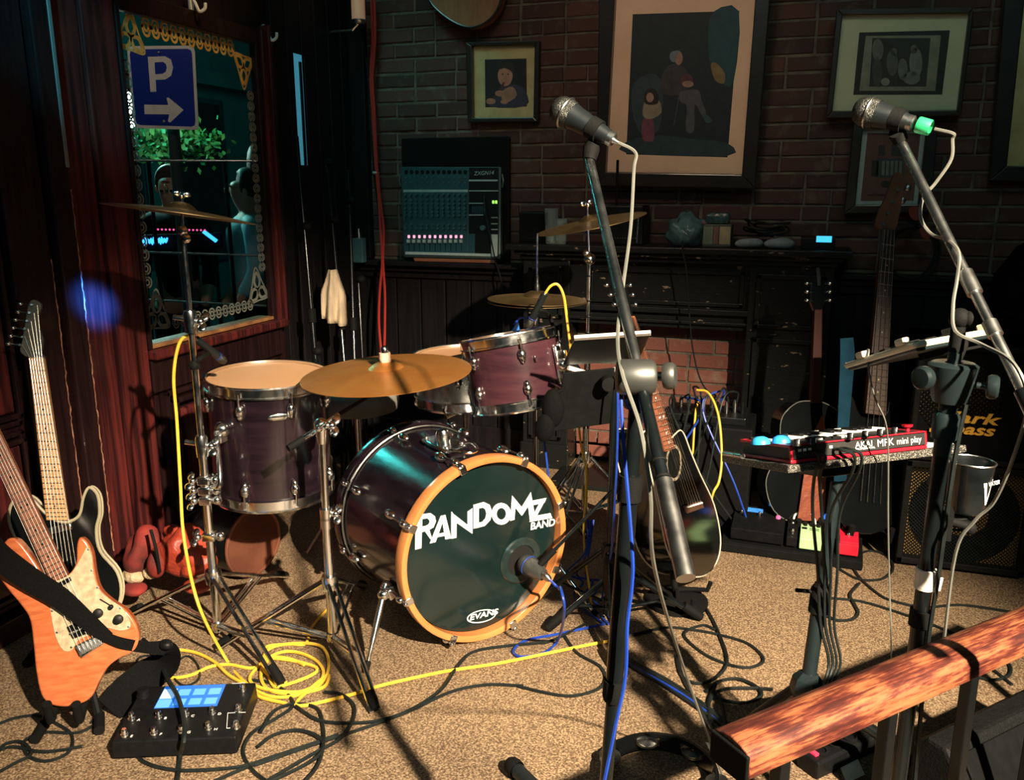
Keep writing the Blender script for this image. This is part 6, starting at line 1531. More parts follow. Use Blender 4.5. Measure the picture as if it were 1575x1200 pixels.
# ---- pictures
M['frame_black'] = mat('black_frame', (.010, .009, .009), .35, c2=(.018, .015, .013), scale=14, coat=.3)
M['frame_brown'] = mat('dark_brown_frame', (.022, .015, .011), .4, c2=(.014, .010, .008), scale=12, coat=.2)
def pic(name, label, fc, outer, inner, frame_m, mat_m, th=.03, group='framed pictures on the brick wall'):
    t = thing(name, label, 'picture', fc.p(*outer[3]), group)
    n = 4
    for k in range(n):
        a, b_, c, d = outer[k], outer[(k+1) % n], inner[(k+1) % n], inner[k]
        fc.slab(MB(), [a, b_, c, d], -th*.3, th).build('frame_rail', frame_m, t, smooth=0, bevel=.004)
    bk = fc.slab(MB(), inner, -.006, .002).build('mount_board', mat_m, t, smooth=0)
    return t, bk
ART = {}
def acol(c, rough=.6):
    k = tuple(c)
    if k not in ART: ART[k] = mat('art_paint', c, rough, c2=tuple(x*.6 for x in c), scale=30, lo=.3, hi=.8)
    return ART[k]
def shape(fc, par, pts, c, h, sm=3, name='painted_shape'):
    return fc.slab(MB(), pts, h, h+.0004, sm).build(name, acol(c), par, smooth=0)
def ell(cx, cy, rx, ry, n=14, rot=0):
    return [(cx+rx*cos(2*pi*k/n)*cos(rot)-ry*sin(2*pi*k/n)*sin(rot), cy+rx*cos(2*pi*k/n)*sin(rot)+ry*sin(2*pi*k/n)*cos(rot)) for k in range(n)]
# child with a pipe
fa = Face((-1.37, YB-.018, 1.78), (0, -1, 0))
M['gold_mount'] = mat('gilt_mount', (.50, .41, .20), .5, .2, c2=(.40, .32, .15), scale=14)
t, bk = pic('framed_picture', 'small framed painting of a child playing a wooden pipe', fa, [(720, 66), (832, 64), (830, 188), (722, 189)], [(729, 72), (825, 70), (823, 181), (730, 182)], M['frame_black'], M['gold_mount'])
def zp(x, y): return (400+x/3, y/3)
cv = shape(fa, bk, [zp(1038, 275), zp(1230, 270), zp(1232, 492), zp(1040, 496)], (.008, .009, .012), .0022, 0, 'canvas')
shape(fa, cv, [zp(*q) for q in ((1120, 400), (1180, 390), (1225, 420), (1228, 490), (1060, 492), (1090, 430))], (.030, .032, .06), .0026)
shape(fa, cv, [zp(*q) for q in ((1120, 420), (1165, 400), (1185, 440), (1150, 470), (1118, 460))], (.30, .17, .11), .0031)
shape(fa, cv, [zp(*q) for q in ell(1132, 350, 34, 48)], (.42, .20, .14), .0031)
shape(fa, cv, [zp(*q) for q in ((1088, 310), (1100, 285), (1140, 278), (1170, 298), (1172, 350), (1160, 330), (1130, 315), (1100, 322))], (.018, .013, .011), .0036)
shape(fa, cv, [zp(*q) for q in ell(1120, 343, 5, 3)], (.02, .015, .012), .0036, 0); shape(fa, cv, [zp(*q) for q in ell(1146, 343, 5, 3)], (.02, .015, .012), .0036, 0); shape(fa, cv, [zp(*q) for q in ell(1126, 382, 8, 3)], (.30, .06, .05), .0036, 0)
shape(fa, cv, [zp(1122, 382), zp(1130, 386), zp(1078, 468), zp(1068, 462)], (.05, .025, .015), .0040, 0)
for q in ((1108, 432, 22, 14), (1066, 468, 22, 14), (1128, 470, 18, 10)): shape(fa, cv, [zp(*u) for u in ell(*q)], (.36, .18, .12), .0045)
# large picture
fb_ = Face((-.55, YB-.055, 1.36), (0, -1, -.085))
M['tan_mount'] = mat('tan_mount', (.78, .53, .36), .7, c2=(.72, .48, .32), scale=10)
t, bk = pic('framed_picture', 'large framed painting of an old piper and a seated girl', fb_, [(925, -60), (1190, -62), (1162, 289), (920, 285)], [(951, -45), (1166, -47), (1142, 268), (934, 264)], M['frame_black'], M['tan_mount'], .04)
def zl(x, y): return (800+x/3, y/3)
cv = shape(fb_, bk, [zl(520, 66), zl(1012, 50), zl(957, 726), zl(490, 712)], (.010, .020, .026), .0022, 0, 'canvas')
shape(fb_, cv, [zl(*q) for q in ((890, 56), (1010, 52), (985, 380), (920, 370), (880, 300), (868, 180))], (.012, .060, .075), .0026)
shape(fb_, cv, [zl(*q) for q in ((880, 300), (905, 290), (945, 340), (940, 385), (900, 370))], (.22, .15, .06), .0030)
shape(fb_, cv, [zl(*q) for q in ((530, 380), (620, 340), (660, 420), (640, 600), (560, 620), (515, 500))], (.028, .055, .062), .0028)
shape(fb_, cv, [zl(*q) for q in ((500, 650), (640, 625), (780, 640), (955, 660), (955, 720), (492, 706))], (.022, .050, .060), .0028)
shape(fb_, cv, [zl(*q) for q in ((690, 300), (740, 300), (775, 340), (770, 420), (700, 440), (650, 420), (660, 340))], (.048, .042, .044), .0034)
shape(fb_, cv, [zl(*q) for q in ell(732, 268, 19, 32)], (.34, .20, .14), .0040)
shape(fb_, cv, [zl(*q) for q in ((690, 262), (700, 240), (735, 234), (722, 260), (716, 285), (700, 284))], (.16, .20, .22), .0044)
shape(fb_, cv, [zl(*q) for q in ((742, 360), (770, 340), (790, 350), (798, 380), (770, 402), (748, 392))], (.10, .035, .04), .0040)
shape(fb_, cv, [zl(*q) for q in ell(775, 388, 26, 15)], (.36, .22, .16), .0046)
shape(fb_, cv, [zl(*q) for q in ((740, 425), (820, 415), (840, 470), (858, 520), (838, 530), (806, 480), (804, 600), (765, 602), (770, 490), (740, 470))], (.085, .085, .105), .0042)
shape(fb_, cv, [zl(*q) for q in ((842, 530), (862, 530), (888, 558), (860, 566))], (.04, .09, .10), .0046)
shape(fb_, cv, [zl(735, 425), zl(740, 425), zl(712, 580), zl(706, 580)], (.05, .05, .06), .0046, 0)
shape(fb_, cv, [zl(*q) for q in ((575, 470), (600, 455), (640, 460), (652, 520), (600, 550), (566, 530))], (.30, .25, .17), .0040)
shape(fb_, cv, [zl(*q) for q in ((566, 555), (610, 540), (620, 640), (595, 652), (565, 640))], (.19, .06, .09), .0038)
shape(fb_, cv, [zl(*q) for q in ((574, 440), (590, 412), (625, 412), (640, 450), (632, 480), (580, 480))], (.018, .012, .012), .0044)
shape(fb_, cv, [zl(*q) for q in ell(600, 450, 17, 22)], (.42, .26, .19), .0048)
# landscape photograph in a wide mount
fc_ = Face((.30, YB-.045, 1.60), (0, -1, -.07))
M['pale_mount'] = mat('pale_green_mount', (.55, .55, .38), .7, c2=(.50, .50, .34), scale=10)
def zr(x, y): return (1175+x/3, y/3)
t, bk = pic('framed_picture', 'wide framed old photograph with pale double mount above the right microphone', fc_, [zr(335, 45), zr(965, 38), zr(905, 535), zr(285, 545)], [zr(362, 72), zr(942, 64), zr(887, 508), zr(316, 512)], M['frame_brown'], M['pale_mount'])
dm = shape(fc_, bk, [zr(440, 150), zr(858, 140), zr(822, 437), zr(412, 438)], (.022, .022, .020), .0022, 0, 'dark_mount')
ph = shape(fc_, dm, [zr(470, 166), zr(816, 163), zr(790, 420), zr(440, 419)], (.26, .25, .19), .0030, 0, 'photograph')
shape(fc_, ph, [zr(500, 176), zr(768, 176), zr(748, 400), zr(486, 400)], (.035, .035, .032), .0036, 0)
for q, c in (((525, 230, 26, 50), (.15, .15, .13)), ((522, 330, 22, 70), (.07, .07, .06)), ((592, 290, 26, 60), (.11, .11, .10)), ((640, 320, 22, 50), (.17, .17, .15)), ((700, 290, 30, 70), (.22, .22, .19)), ((692, 228, 16, 20), (.16, .15, .13)), ((600, 240, 14, 18), (.15, .14, .12)), ((560, 378, 20, 18), (.28, .27, .22)), ((680, 360, 40, 30), (.20, .20, .17))):
    shape(fc_, ph, [zr(*u) for u in ell(*q)], c, .0042)
# small picture below it
fd = Face((.30, YB-.035, 1.22), (0, -1, -.05))
t, bk = pic('framed_picture', 'small upright framed print behind the bass guitar headstock', fd, [zr(412, 572), zr(800, 575), zr(765, 975), zr(368, 985)], [zr(455, 598), zr(745, 600), zr(708, 942), zr(420, 944)], M['frame_black'], M['strip'])
pr_ = shape(fd, bk, [zr(478, 614), zr(722, 616), zr(690, 926), zr(446, 928)], (.13, .055, .042), .0022, 0, 'print')
for a, b_, c, d, cc_ in ((520, 730, 650, 820, (.045, .05, .05)), (530, 670, 560, 720, (.03, .035, .035)), (590, 665, 640, 720, (.03, .035, .035)), (498, 740, 530, 815, (.02, .02, .02)), (480, 895, 640, 905, (.05, .02, .02))):
    shape(fd, pr_, [zr(a, b_), zr(c, b_), zr(c-4, d), zr(a-4, d)], cc_, .0028, 0)
for i in range(5): shape(fd, pr_, [zr(545+i*20, 742), zr(558+i*20, 742), zr(555+i*20, 808), zr(542+i*20, 808)], (.16, .17, .16), .0034, 0)
shape(fd, pr_, [zr(*u) for u in ell(562, 850, 24, 16)], (.02, .02, .02), .0030)
# picture cut by the right edge
fe = Face((.8, YB-.035, 1.34), (0, -1, -.05))
t, bk = pic('framed_picture', 'tall dark framed picture cut off by the right edge of the view', fe, [zr(1110, -100), zr(1600, -110), zr(1540, 845), zr(1035, 832)], [zr(1200, -40), zr(1520, -50), zr(1470, 775), zr(1115, 764)], M['frame_black'], M['gold_mount'])
shape(fe, bk, [zr(1290, 40), zr(1450, 40), zr(1420, 690), zr(1250, 680)], (.05, .05, .045), .0022, 0, 'print')

# ---- instrument hanging high on the wall
fi = Face((-1.55, YB-.10, 2.10), (0, -1, 0))
t = thing('hanging_mandolin', 'tan topped stringed instrument hanging high on the brick at the top edge', 'instrument', fi.p(718, 41))
out = [(720, 42), (748, 34), (768, 8), (776, -40), (768, -90), (745, -130), (728, -150), (708, -150), (690, -130), (664, -90), (652, -40), (660, 0), (688, 28)]
bdy = fi.slab(MB(), out, -.06, 0, 4).build('body', mat('tan_spruce', (.30, .13, .055), .4, c2=(.25, .10, .04), scale=8, stretch=(8, 1, 1), coat=.3), t, bevel=.003)
MB().tube(fi.poly(out, -.002, 4), .006, 8, closed=True).build('rim', M['frame_black'], bdy)
fi.slab(MB(), [(711, -150), (725, -150), (722, -330), (714, -330)], -.03, .006).build('neck', M['ebony'], t, smooth=0)

# ---- candle lamp in the corner
lc_ = AT(551, 14, 4.18)
t = thing('wall_lamp', 'frosted glass candle lamp high in the corner beside the window wall', 'lamp', lc_-UP*.06)
MB().lathe([(.026, -.05), (.031, -.045), (.031, .09), (.029, .09), (.029, -.045), (0, -.045)], lc_, UP, 24).build('glass_shade', mat('frosted_glass', (.45, .30, .20), .5, emit=(.9, .42, .22), es=.16, c2=(.40, .26, .17), scale=10), t)
MB().lathe([(0, -.065), (.024, -.065), (.034, -.052), (.034, -.046), (0, -.046)], lc_, UP, 20).build('holder', M['steel'], t)
MB().tube([lc_-UP*.06, lc_-UP*.09-RGT*.03, V((XL, lc_.y, lc_.z-.09))], .006, 8).build('bracket', M['steel'], t)
cable('lamp_wire', 'dark wire running down the corner from the candle lamp', [lc_-UP*.06, OY(558, 60, 3.85), OY(566, 120, 3.855), OY(570, 200, 3.855), OY(578, 290, 3.855), OY(585, 340, 3.85)], .005, M['cable'], n=5)
for i, (x, y) in enumerate(((300, 4), (412, 50))):
    p = OX(x, y, XL+.03)
    t = thing('coat_hook', ['small white hook above the middle of the window', 'small white hook above the right corner of the window'][i], 'hook', p-UP*.03, 'white hooks above the window')
    MB().tube(spline([p+UP*.03-V((.02, 0, 0)), p, p-UP*.03+V((.015, .0, 0)), p-UP*.02+V((.03, .012, 0)), p+V((.032, .015, 0))], 4), .006, 8).build('hook', M['white'], t)
    MB().box(p+V((-.018, 0, 0)), (.012, .02, .06)).build('back_plate', M['white'], t, smooth=0, bevel=.003)

# ---- red cables down the corner
for i in range(2):
    P = [OY(571+i*5, -10, 3.84), OY(573+i*4, 60, 3.845), OY(570+i*3, 120, 3.85), OY(573+i*3, 170, 3.85), OY(577+i*2, 240, 3.85), OY(582+i*2, 300, 3.84), OY(585+i*5, 350, 3.80), OY(588+i*1, 400, 3.74), OY(584+i*8, 450, 3.72), OY(583+i*9, 500, 3.70), OY(588+i*3, 560, 3.68), OY(590+i*2, 620, 3.66)]
    cable('red_cable', ['left of two red cables running down the brick corner', 'right of two red cables running down the brick corner'][i], P, .0062, M['cable_red'], 'red cables in the corner', 5)
bx_ = AT(553, 385, 4.22)
t = thing('junction_box', 'small teal metal box on the wall left of the mixing desk', 'socket box', bx_-UP*.06)
MB().box(bx_, (.055, .04, .12)).build('housing', M['knob_teal'], t, smooth=0, bevel=.004)
MB().lathe([(.010, 0), (.010, .02), (.004, .05), (0, .05)], bx_+UP*.055, UP, 10).build('spout', M['steel'], t)
MB().torus(AT(578, 266, 4.3), UP, .010, .007, 14, 8).build('cable_clip', M['strip'], t)

# ---- folded stands leaning in the corner
def leaner(label, a, b_, Fa, Fb, r=.011, extra=()):
    p, q = AT(*a, Fa), AT(*b_, Fb)
    d = (q-p).normalized(); f = p+d*((.01-p.z)/d.z)
    t = thing('folded_stand', label, 'stand', f, 'folded stands leaning in the corner')
    MB().rod(p, p.lerp(f, .55), r*.75, 10).build('upper_tube', M['pole'], t)
    MB().rod(p.lerp(f, .5), f, r, 10).build('lower_tube', M['pole'], t)
    MB().lathe([(r, -.03), (r*1.6, -.03), (r*1.6, .03), (r, .03)], p.lerp(f, .5), d, 12).build('collar', M['rubber'], t)
    s = d.cross(FWD).normalized()
    for k in (-1, 0, 1):
        MB().rod(p.lerp(f, .62)+s*.022*k-FWD*.012, f+s*.05*k+UP*.05-FWD*.02, .006, 8).build('folded_leg', M['pole'], t)
    for u in extra: MB().ball(p.lerp(f, u)+s*.012, .024, (1, 1, .8)).build('clamp_knob', M['rubber'], t)
    return t
leaner('tall dark folded stand nearest the window frame', (456, 210), (484, 540), 3.78, 3.60, .012, (.25, .6))
leaner('dark folded stand behind the hanging cloth', (503, 250), (527, 530), 3.95, 3.72, .011, (.0, .18))
leaner('dark folded stand right of the hanging cloth', (536, 262), (544, 520), 4.02, 3.80, .012, (.1,))
leaner('short folded stand with steel rod in the brick corner', (551, 430), (558, 560), 3.95, 3.85, .008, (.0,))
ribbon_c = [AT(513, 418, 3.86), AT(512, 440, 3.80), AT(511, 470, 3.76), AT(511, 494, 3.74)]
M['linen'] = mat('cream_linen', (.66, .52, .36), .9, c2=(.46, .36, .25), scale=6, stretch=(6, 6, 1), bump=.4, bscale=40)
b = MB(); vs = []; rows = 10; cols = 12
for i in range(rows+1):
    v_ = i/rows; py_r = 414+v_*82; hw = 7+12*min(1, v_*2.2)
    for j in range(cols+1):
        u = j/cols*2-1
        p = AT(512+(3*v_)+u*hw, py_r+(6*u*v_), 3.78-.05*v_)
        vs.append(p-FWD*(.018*cos(u*7+v_*2)*(.3+v_)+.04*(1-u*u)))
b.add(vs, [(i*(cols+1)+j, i*(cols+1)+j+1, (i+1)*(cols+1)+j+1, (i+1)*(cols+1)+j) for i in range(rows) for j in range(cols)])
o = b.build('cloth', M['linen'], smooth=180); so = o.modifiers.new('s', 'SOLIDIFY'); so.thickness = .004
tag(o, 'cream cloth hanging over a folded stand in the corner', 'cloth')

# ---- things on the mantel shelf
ZS = 1.057
def ms_(px, Y=3.74): return OY(px, 372, Y).x
def mbox(name, label, cat, x0, x1, z1, y0, y1, m, group=None, bev=.006):
    t = thing(name, label, cat, ((x0+x1)/2, (y0+y1)/2, ZS), group)
    MB().bb((x0, y0, ZS), (x1, y1, z1)).build('housing', m, t, smooth=0, bevel=bev)
    return t
M['smoke_glass'] = mat('clear_glass', (.75, .9, .88), .04, trans=.92, ior=1.35, rvar=.02, scale=20)
t = mbox('speaker_box', 'small black speaker box at the left end of the mantel shelf', 'speaker', ms_(798), ms_(842), OY(820, 326, 3.74).z, 3.74, 3.88, M['black'])
MB().bb((ms_(798)+.012, 3.736, ZS+.012), (ms_(842)-.012, 3.742, OY(820, 326, 3.74).z-.012)).build('grille', M['matte_black'], t, smooth=0)
for i, px in enumerate((848, 862)):
    c = V((ms_(px, 3.70), 3.70, ZS))
    t = thing('drinking_glass', ['tall clear glass on the mantel left of the tilted cymbal', 'shorter clear glass on the mantel nearest the tilted cymbal'][i], 'glass', c, 'glasses on the mantel')
    h = (.155, .11)[i]
    MB().lathe([(0, .004), (.024, .004), (.026, .0), (.033, h), (.031, h), (.024, .010), (0, .010)], c, UP, 24).build('tumbler', M['smoke_glass'], t)
t = mbox('radio_receiver', 'black wireless receiver with upright antenna on the mantel', 'receiver', ms_(930), ms_(990), OY(960, 316, 3.74).z, 3.70, 3.87, M['black'])
MB().rod((ms_(948), 3.72, OY(948, 316, 3.72).z-.01), (ms_(948), 3.72, OY(948, 246, 3.72).z), .006, 8).build('antenna', M['rubber'], t)
for i in range(14): MB().lathe([(0, .002), (.002, .002), (.002, 0)], (ms_(934)+i*.011, 3.70, ZS+.03), (0, -1, 0), 6).build('panel_dot', M['steel'], t)
MB().rod((ms_(982), 3.695, ZS+.01), (ms_(984), 3.695, ZS+.14), .005).build('chrome_handle', M['chrome'], t)
# plastic bag
M['film'] = mat('clear_blue_film', (.16, .30, .32), .12, trans=.35, c2=(.05, .10, .11), scale=14, bump=.8, bscale=25, ior=1.3)
bc = V((ms_(1055, 3.72), 3.72, ZS))
t = thing('plastic_bag', 'crumpled clear plastic bag slumped on the mantel beside the boxes', 'bag', bc)
b = MB(); b.ball(bc+V((0, 0, .05)), .075, (1.0, .7, .95), 22, 14)
rr = random.Random(9)
for i, p in enumerate(b.v):
    q = p-bc; k = 1+.22*sin(q.x*70+1)*sin(q.z*60)+.1*sin(q.y*90); p2_ = bc+V((q.x*k-(q.z*.3 if q.x < 0 else 0)*.6, q.y*k, max(.001, q.z*k))); b.v[i] = p2_
b.build('film', M['film'], t, smooth=180)
# printed box, dark parcel
x0, x1 = ms_(1080, 3.70), ms_(1124, 3.70)
t = mbox('printed_box', 'small printed cardboard box with pale label panels on the mantel', 'box', x0, x1, ZS+.095, 3.70, 3.80, mat('dark_card', (.05, .06, .05), .5, c2=(.08, .08, .06), scale=20), None, .003)
for a, b_, c in ((.03, .36, (.20, .26, .17)), (.39, .55, (.26, .12, .10)), (.60, .97, (.46, .38, .22))):
    MB().bb((x0+(x1-x0)*a, 3.6985, ZS+.012), (x0+(x1-x0)*b_, 3.7005, ZS+.085)).build('label_panel', acol(c), t, smooth=0)
t = thing('parcel', 'dark wrapped parcel lying on top of the printed box', 'parcel', (x0, 3.75, ZS+.0955))
b = MB().bb((x0+.006, 3.70, ZS+.096), (x1-.012, 3.80, ZS+.140)); b.build('wrap', M['film'], t, smooth=0, bevel=.012)
MB().bb((x0-.004, 3.71, ZS+.096), (x0+.03, 3.79, ZS+.108)).build('flap', acol((.30, .13, .11)), t, smooth=0)
# white cloths and cable clump
for i, (a, w_) in enumerate(((1150, .05), (1197, .055))):
    b = MB(); c = V((ms_(a, 3.70), 3.70, ZS+.018)); lump(b, c, w_, (1.1, .7, .40), 31+i, .16)
    for k, p in enumerate(b.v): b.v[k].z = max(p.z, ZS+.001)
    o = b.build('rag', mat('grey_rag', (.34, .38, .40), .9, c2=(.20, .23, .25), scale=20, bump=.4, bscale=40) if i == 0 else M['rag'], smooth=180)
    if i == 0: M['rag'] = o.data.materials[0]
    tag(o, ['crumpled pale rag on the mantel just right of the printed box', 'crumpled pale rag on the mantel left of the cyan display'][i], 'rag', 'rags on the mantel')
rr = random.Random(4)
for i in range(4):
    c = V((ms_(1165+i*8, 3.78), 3.80, ZS+.02)); P = []
    for k in range(9):
        a = k*1.3+i; P.append(c+V((.06*cos(a)*(1+.2*rr.random()), .05*sin(a), .02+.03*rr.random()+.006*k)))
    cable('coiled_lead', ['first', 'second', 'third', 'last'][i]+' loop of the tangled black lead heaped on the mantel', P, .004, M['cable'], 'tangled leads on the mantel', 6)
t = mbox('display_unit', 'thin black unit with glowing cyan display at the right end of the mantel', 'receiver', ms_(1232, 3.68), ms_(1285, 3.68), ZS+.045, 3.68, 3.84, M['black'], None, .003)
p, q = OY(1256, 363, 3.678), OY(1279, 373, 3.678)
MB().bb((p.x, 3.677, q.z), (q.x, 3.681, p.z)).build('display', mat('cyan_display', (.05, .3, .4), .3, emit=(.06, .55, .85), es=1.3), t, smooth=0)
cable('hanging_lead', 'thin black cable hanging from the mantel across the fireplace bricks', [OY(1050, 372, 3.68)+UP*.01, OY(1050, 385, 3.60), OY(1056, 420, 3.60), OY(1060, 480, 3.62), OY(1066, 540, 3.64), OY(1080, 590, 3.60), OY(1110, 630, 3.50), OY(1120, 700, 3.4), FL(1130, 790, .01)], .0035, M['cable'], n=6)
# coil of black cable hung on the wall
cc3 = OY(1402, 390, 3.84)
for i in range(3):
    P = [cc3+V(((.085+.008*i)*cos(a), -.012*i, .105*sin(a)+.004*i)) for a in [2*pi*k/14 for k in range(14)]]
    o = MB().tube(spline(P, 3, True), .005, 6, closed=True).build('cable_coil', M['cable'])
    tag(o, ['front ring', 'middle ring', 'rear ring'][2-i]+' of the black cable coil hung right of the bass neck', 'cable', 'cable coil on the back wall')
MB().rod
t = thing('wall_hook', 'dark iron hook carrying the black cable coil on the wall', 'hook', cc3+UP*.09)
MB().tube(spline([cc3+V((0, .08, .13)), cc3+V((0, .02, .115)), cc3+V((0, -.03, .098)), cc3+V((0, -.045, .13))], 4), .006, 8).build('hook', M['black'], t)
for i, (x, y) in enumerate(((1406, 328), (1423, 358))):
    fcx = Face(OY(x, y, 3.82), (0, -1, .1)); 
    o = fcx.slab(MB(), [(x-8, y-8), (x+6, y-10), (x+8, y+2), (x+4, y+12), (x-6, y+6)], 0, .006, 3).build('felt_tag', mat('rust_red_felt', (.20, .035, .02), .9, c2=(.15, .03, .02), scale=30) if i == 0 else M['felt_red'])
    if i == 0: M['felt_red'] = o.data.materials[0]
    tag(o, ['upper rust red felt tag hanging beside the bass headstock', 'lower rust red felt tag hanging near the microphone boom'][i], 'tag', 'felt tags on the wall')

# ================================================================== STREET BEYOND THE WINDOW
struct(MB().bb((-12, -2, -.42), (XL-.12, 14, -.36)).build('ground', mat('night_asphalt', (.02, .025, .026), .8, c2=(.03, .036, .037), scale=20, bump=.3, bscale=60), smooth=0))
light('sign_fill', 'POINT', (-2.75, 2.5, 2.9), (0, 0, 0), 22, (1.0, 0.72, 0.60), shadow_soft_size=0.1)  # added light outside the window to brighten the sign's face, no fixture
fs = Face(AT(250, 135, 4.6), -FWD+RGT*.05)
sp = AT(264, 260, 4.62)
t = thing('parking_sign', 'blue parking sign with white letter and arrow on a grey post outside the window', 'sign', (sp.x, sp.y, -.36))
def zs(x, y): return (180+x/5., y/5.)
def rrect(q, k=.07):
    out = []
    for i in range(4):
        a, b_, c = V((*q[i-1], 0)), V((*q[i], 0)), V((*q[(i+1) % 4], 0))
        for s in (a-b_, None, c-b_):
            if s is None: p = b_+((a-b_)+(c-b_))*k*.25
            else: p = b_+s*k
            out.append((p.x, p.y))
    return out
plate = fs.slab(MB(), rrect([(195, 71), (299, 70), (306, 200), (206, 197)]), -.004, 0).build('plate', M['white'], t, smooth=0)
M['sign_blue'] = mat('sign_blue', (.008, .035, .33), .35, c2=(.008, .03, .29), scale=4)
fs.slab(MB(), rrect([(199, 76), (295, 75), (301, 195), (209, 192)]), .0002, .001).build('blue_field', M['sign_blue'], plate, smooth=0)
b = MB(); fs.slab(b, [zs(*q) for q in ((237, 437), (287, 437), (303, 705), (258, 708))], .001, .0022)
po = [(285, 436), (370, 433), (415, 458), (432, 520), (418, 582), (372, 612), (297, 614)]; pi_ = [(287, 480), (355, 476), (376, 492), (384, 522), (375, 553), (350, 568), (293, 572)]
for k in range(6): fs.slab(b, [zs(*po[k]), zs(*po[k+1]), zs(*pi_[k+1]), zs(*pi_[k])], .001, .0022)
b.build('letter', M['white'], plate, smooth=0)
fs.slab(MB(), [zs(*q) for q in ((210, 805), (395, 808), (382, 755), (396, 750), (512, 846), (410, 942), (392, 935), (402, 880), (212, 878))], .001, .0022).build('arrow', M['white'], plate, smooth=0)
for q in ((323, 405), (360, 935)): MB().ball(fs.p(*zs(*q)), .008, (1, 1, 1)).build('bolt', M['steel'], plate)
MB().rod((sp.x, sp.y+.04, -.36), V((sp.x, sp.y+.04, AT(264, 80, 4.64).z)), .032, 14).build('post', M['desk_side'], t)
light('facade_fill', 'POINT', (-6.2, 5.2, 3.2), (0, 0, 0), 300, (0.08, 0.85, 0.80), shadow_soft_size=0.4)  # added teal point light that lifts the dark background outside
# lit tree
tr = AT(262, 215, 7.4)
t = thing('street_tree', 'bright green leafy tree lit by the street lamp behind the parking sign', 'tree', (tr.x, tr.y, -.36))
M['leaf'] = mat('lit_leaf', (.06, .26, .05), .6, c2=(.03, .14, .04), scale=3)
rl = random.Random(3); b = MB()
for i in range(900):
    d = V((rl.gauss(0, 1), rl.gauss(0, 1), rl.gauss(0, .8))); c = tr+V((d.x*.17, d.y*.17, d.z*.10-.02)); 
    a = V((rl.uniform(-1, 1), rl.uniform(-1, 1), rl.uniform(-1, 1))).normalized()*.034; q = a.orthogonal().normalized()*.018
    b.add([c-a, c+q, c+a, c-q], [(0, 1, 2, 3)])
o = b.build('foliage', M['leaf'], t, smooth=0); o['kind'] = 'stuff'
MB().tube([(tr.x, tr.y, -.36), (tr.x+.02, tr.y, .6), (tr.x, tr.y, tr.z)], [.06, .045, .02], 10).build('trunk', M['wood_dark'], t)
lp_ = AT(199, 187, 6.6)
t = thing('street_lamp', 'glaring white street lamp at the left edge of the window', 'lamp', (lp_.x-.05, lp_.y, -.36))
MB().ball(lp_, .055, (1, 1, .8)).build('globe', mat('lamp_glare', (.9, 1, .95), .4, emit=(.75, 1.0, .92), es=9.0), t)
MB().rod((lp_.x, lp_.y, -.36), lp_-UP*.05, .022).build('post', M['black'], t)
MB().lathe([(.06, .03), (.03, .06), (0, .07)], lp_, UP, 14).build('cap', M['black'], t)
light('street_lamp_light', 'POINT', lp_+V((.25, -.35, .1)), (0, 0, 0), 55, (0.70, 1.0, 0.85), shadow_soft_size=0.1)
# railing
t = thing('street_railing', 'pale thin street railing crossing behind the window glass', 'railing', AT(300, 462, 4.05)-UP*.3)
for a, b_ in (((196, 247), (412, 248)), ((196, 387), (420, 394)), ((205, 460), (430, 472))):
    MB().rod(AT(*a, 4.05), AT(*b_, 4.05), .0055, 8).build('rail', M['steel'], t)
for x in (228, 345):
    p = AT(x, 248, 4.06); MB().rod(p, (p.x, p.y, -.36), .009).build('post', M['black'], t)
# neon and fairy lights across the street
t = thing('neon_sign', 'small blue neon scribble sign glowing low in the window', 'neon sign', AT(235, 380, 5.2))
pts = [AT(211+i*2.1, 371+(4 if i % 2 else -4)+(i % 3)-i*.1, 5.2) for i in range(23)]
M['neon'] = mat('blue_neon', (.05, .3, .8), .4, emit=(.04, .36, 1.0), es=2.2)
MB().tube(spline(pts, 3), .006, 6).build('tube', M['neon'], t)
MB().rod(AT(313, 356, 5.2), AT(333, 371, 5.2), .012, 8).build('tube', M['neon'], t)
for x in (215, 330): MB().rod(AT(x, 372, 5.25), V((AT(x, 372, 5.25).x, AT(x, 372, 5.25).y, -.36)), .012).build('post', M['black'], t)
MB().slab([AT(205, 362, 5.23), AT(340, 358, 5.23), AT(340, 382, 5.23), AT(205, 384, 5.23)], FWD, .03).build('backboard', M['matte_black'], t, smooth=0)
t = thing('light_string', 'row of tiny pink fairy lights above the blue neon', 'string lights', AT(280, 354, 5.15))
MB().tube([AT(240+i*6, 353+.1*i, 5.15) for i in range(14)], .002, 5).build('wire', M['cable'], t)
M['pink_bulb'] = mat('pink_bulb', (.8, .1, .3), .4, emit=(1.0, .08, .30), es=1.6)
for i in range(13): MB().ball(AT(243+i*6, 353+.1*i, 5.14), .006, n=6, m=4).build('bulb', M['pink_bulb'], t)
# dark shop front opposite
t = thing('shop_front', 'dark teal building front across the street', 'building', (-8.6, 6.5, -.36))
M['facade'] = mat('dark_teal_facade', (.02, .10, .10), .7, c2=(.03, .13, .125), scale=3, bump=.2, bscale=20)
MB().bb((-9.2, -1, -.36), (-8.6, 13, 5.5)).build('wall', M['facade'], t, smooth=0)
for i in range(5):
    y0 = 3.2+i*1.75
    f_ = MB().bb((-8.62, y0, .2), (-8.56, y0+1.2, 2.6)).build('window', M['desk'], t, smooth=0, bevel=.02)
    MB().bb((-8.57, y0+.08, .28), (-8.55, y0+1.12, 2.52)).build('pane', M['head_black'], f_, smooth=0)
MB().bb((-8.6, -1, 2.75), (-8.3, 13, 2.95)).build('cornice', M['facade'], t, smooth=0)

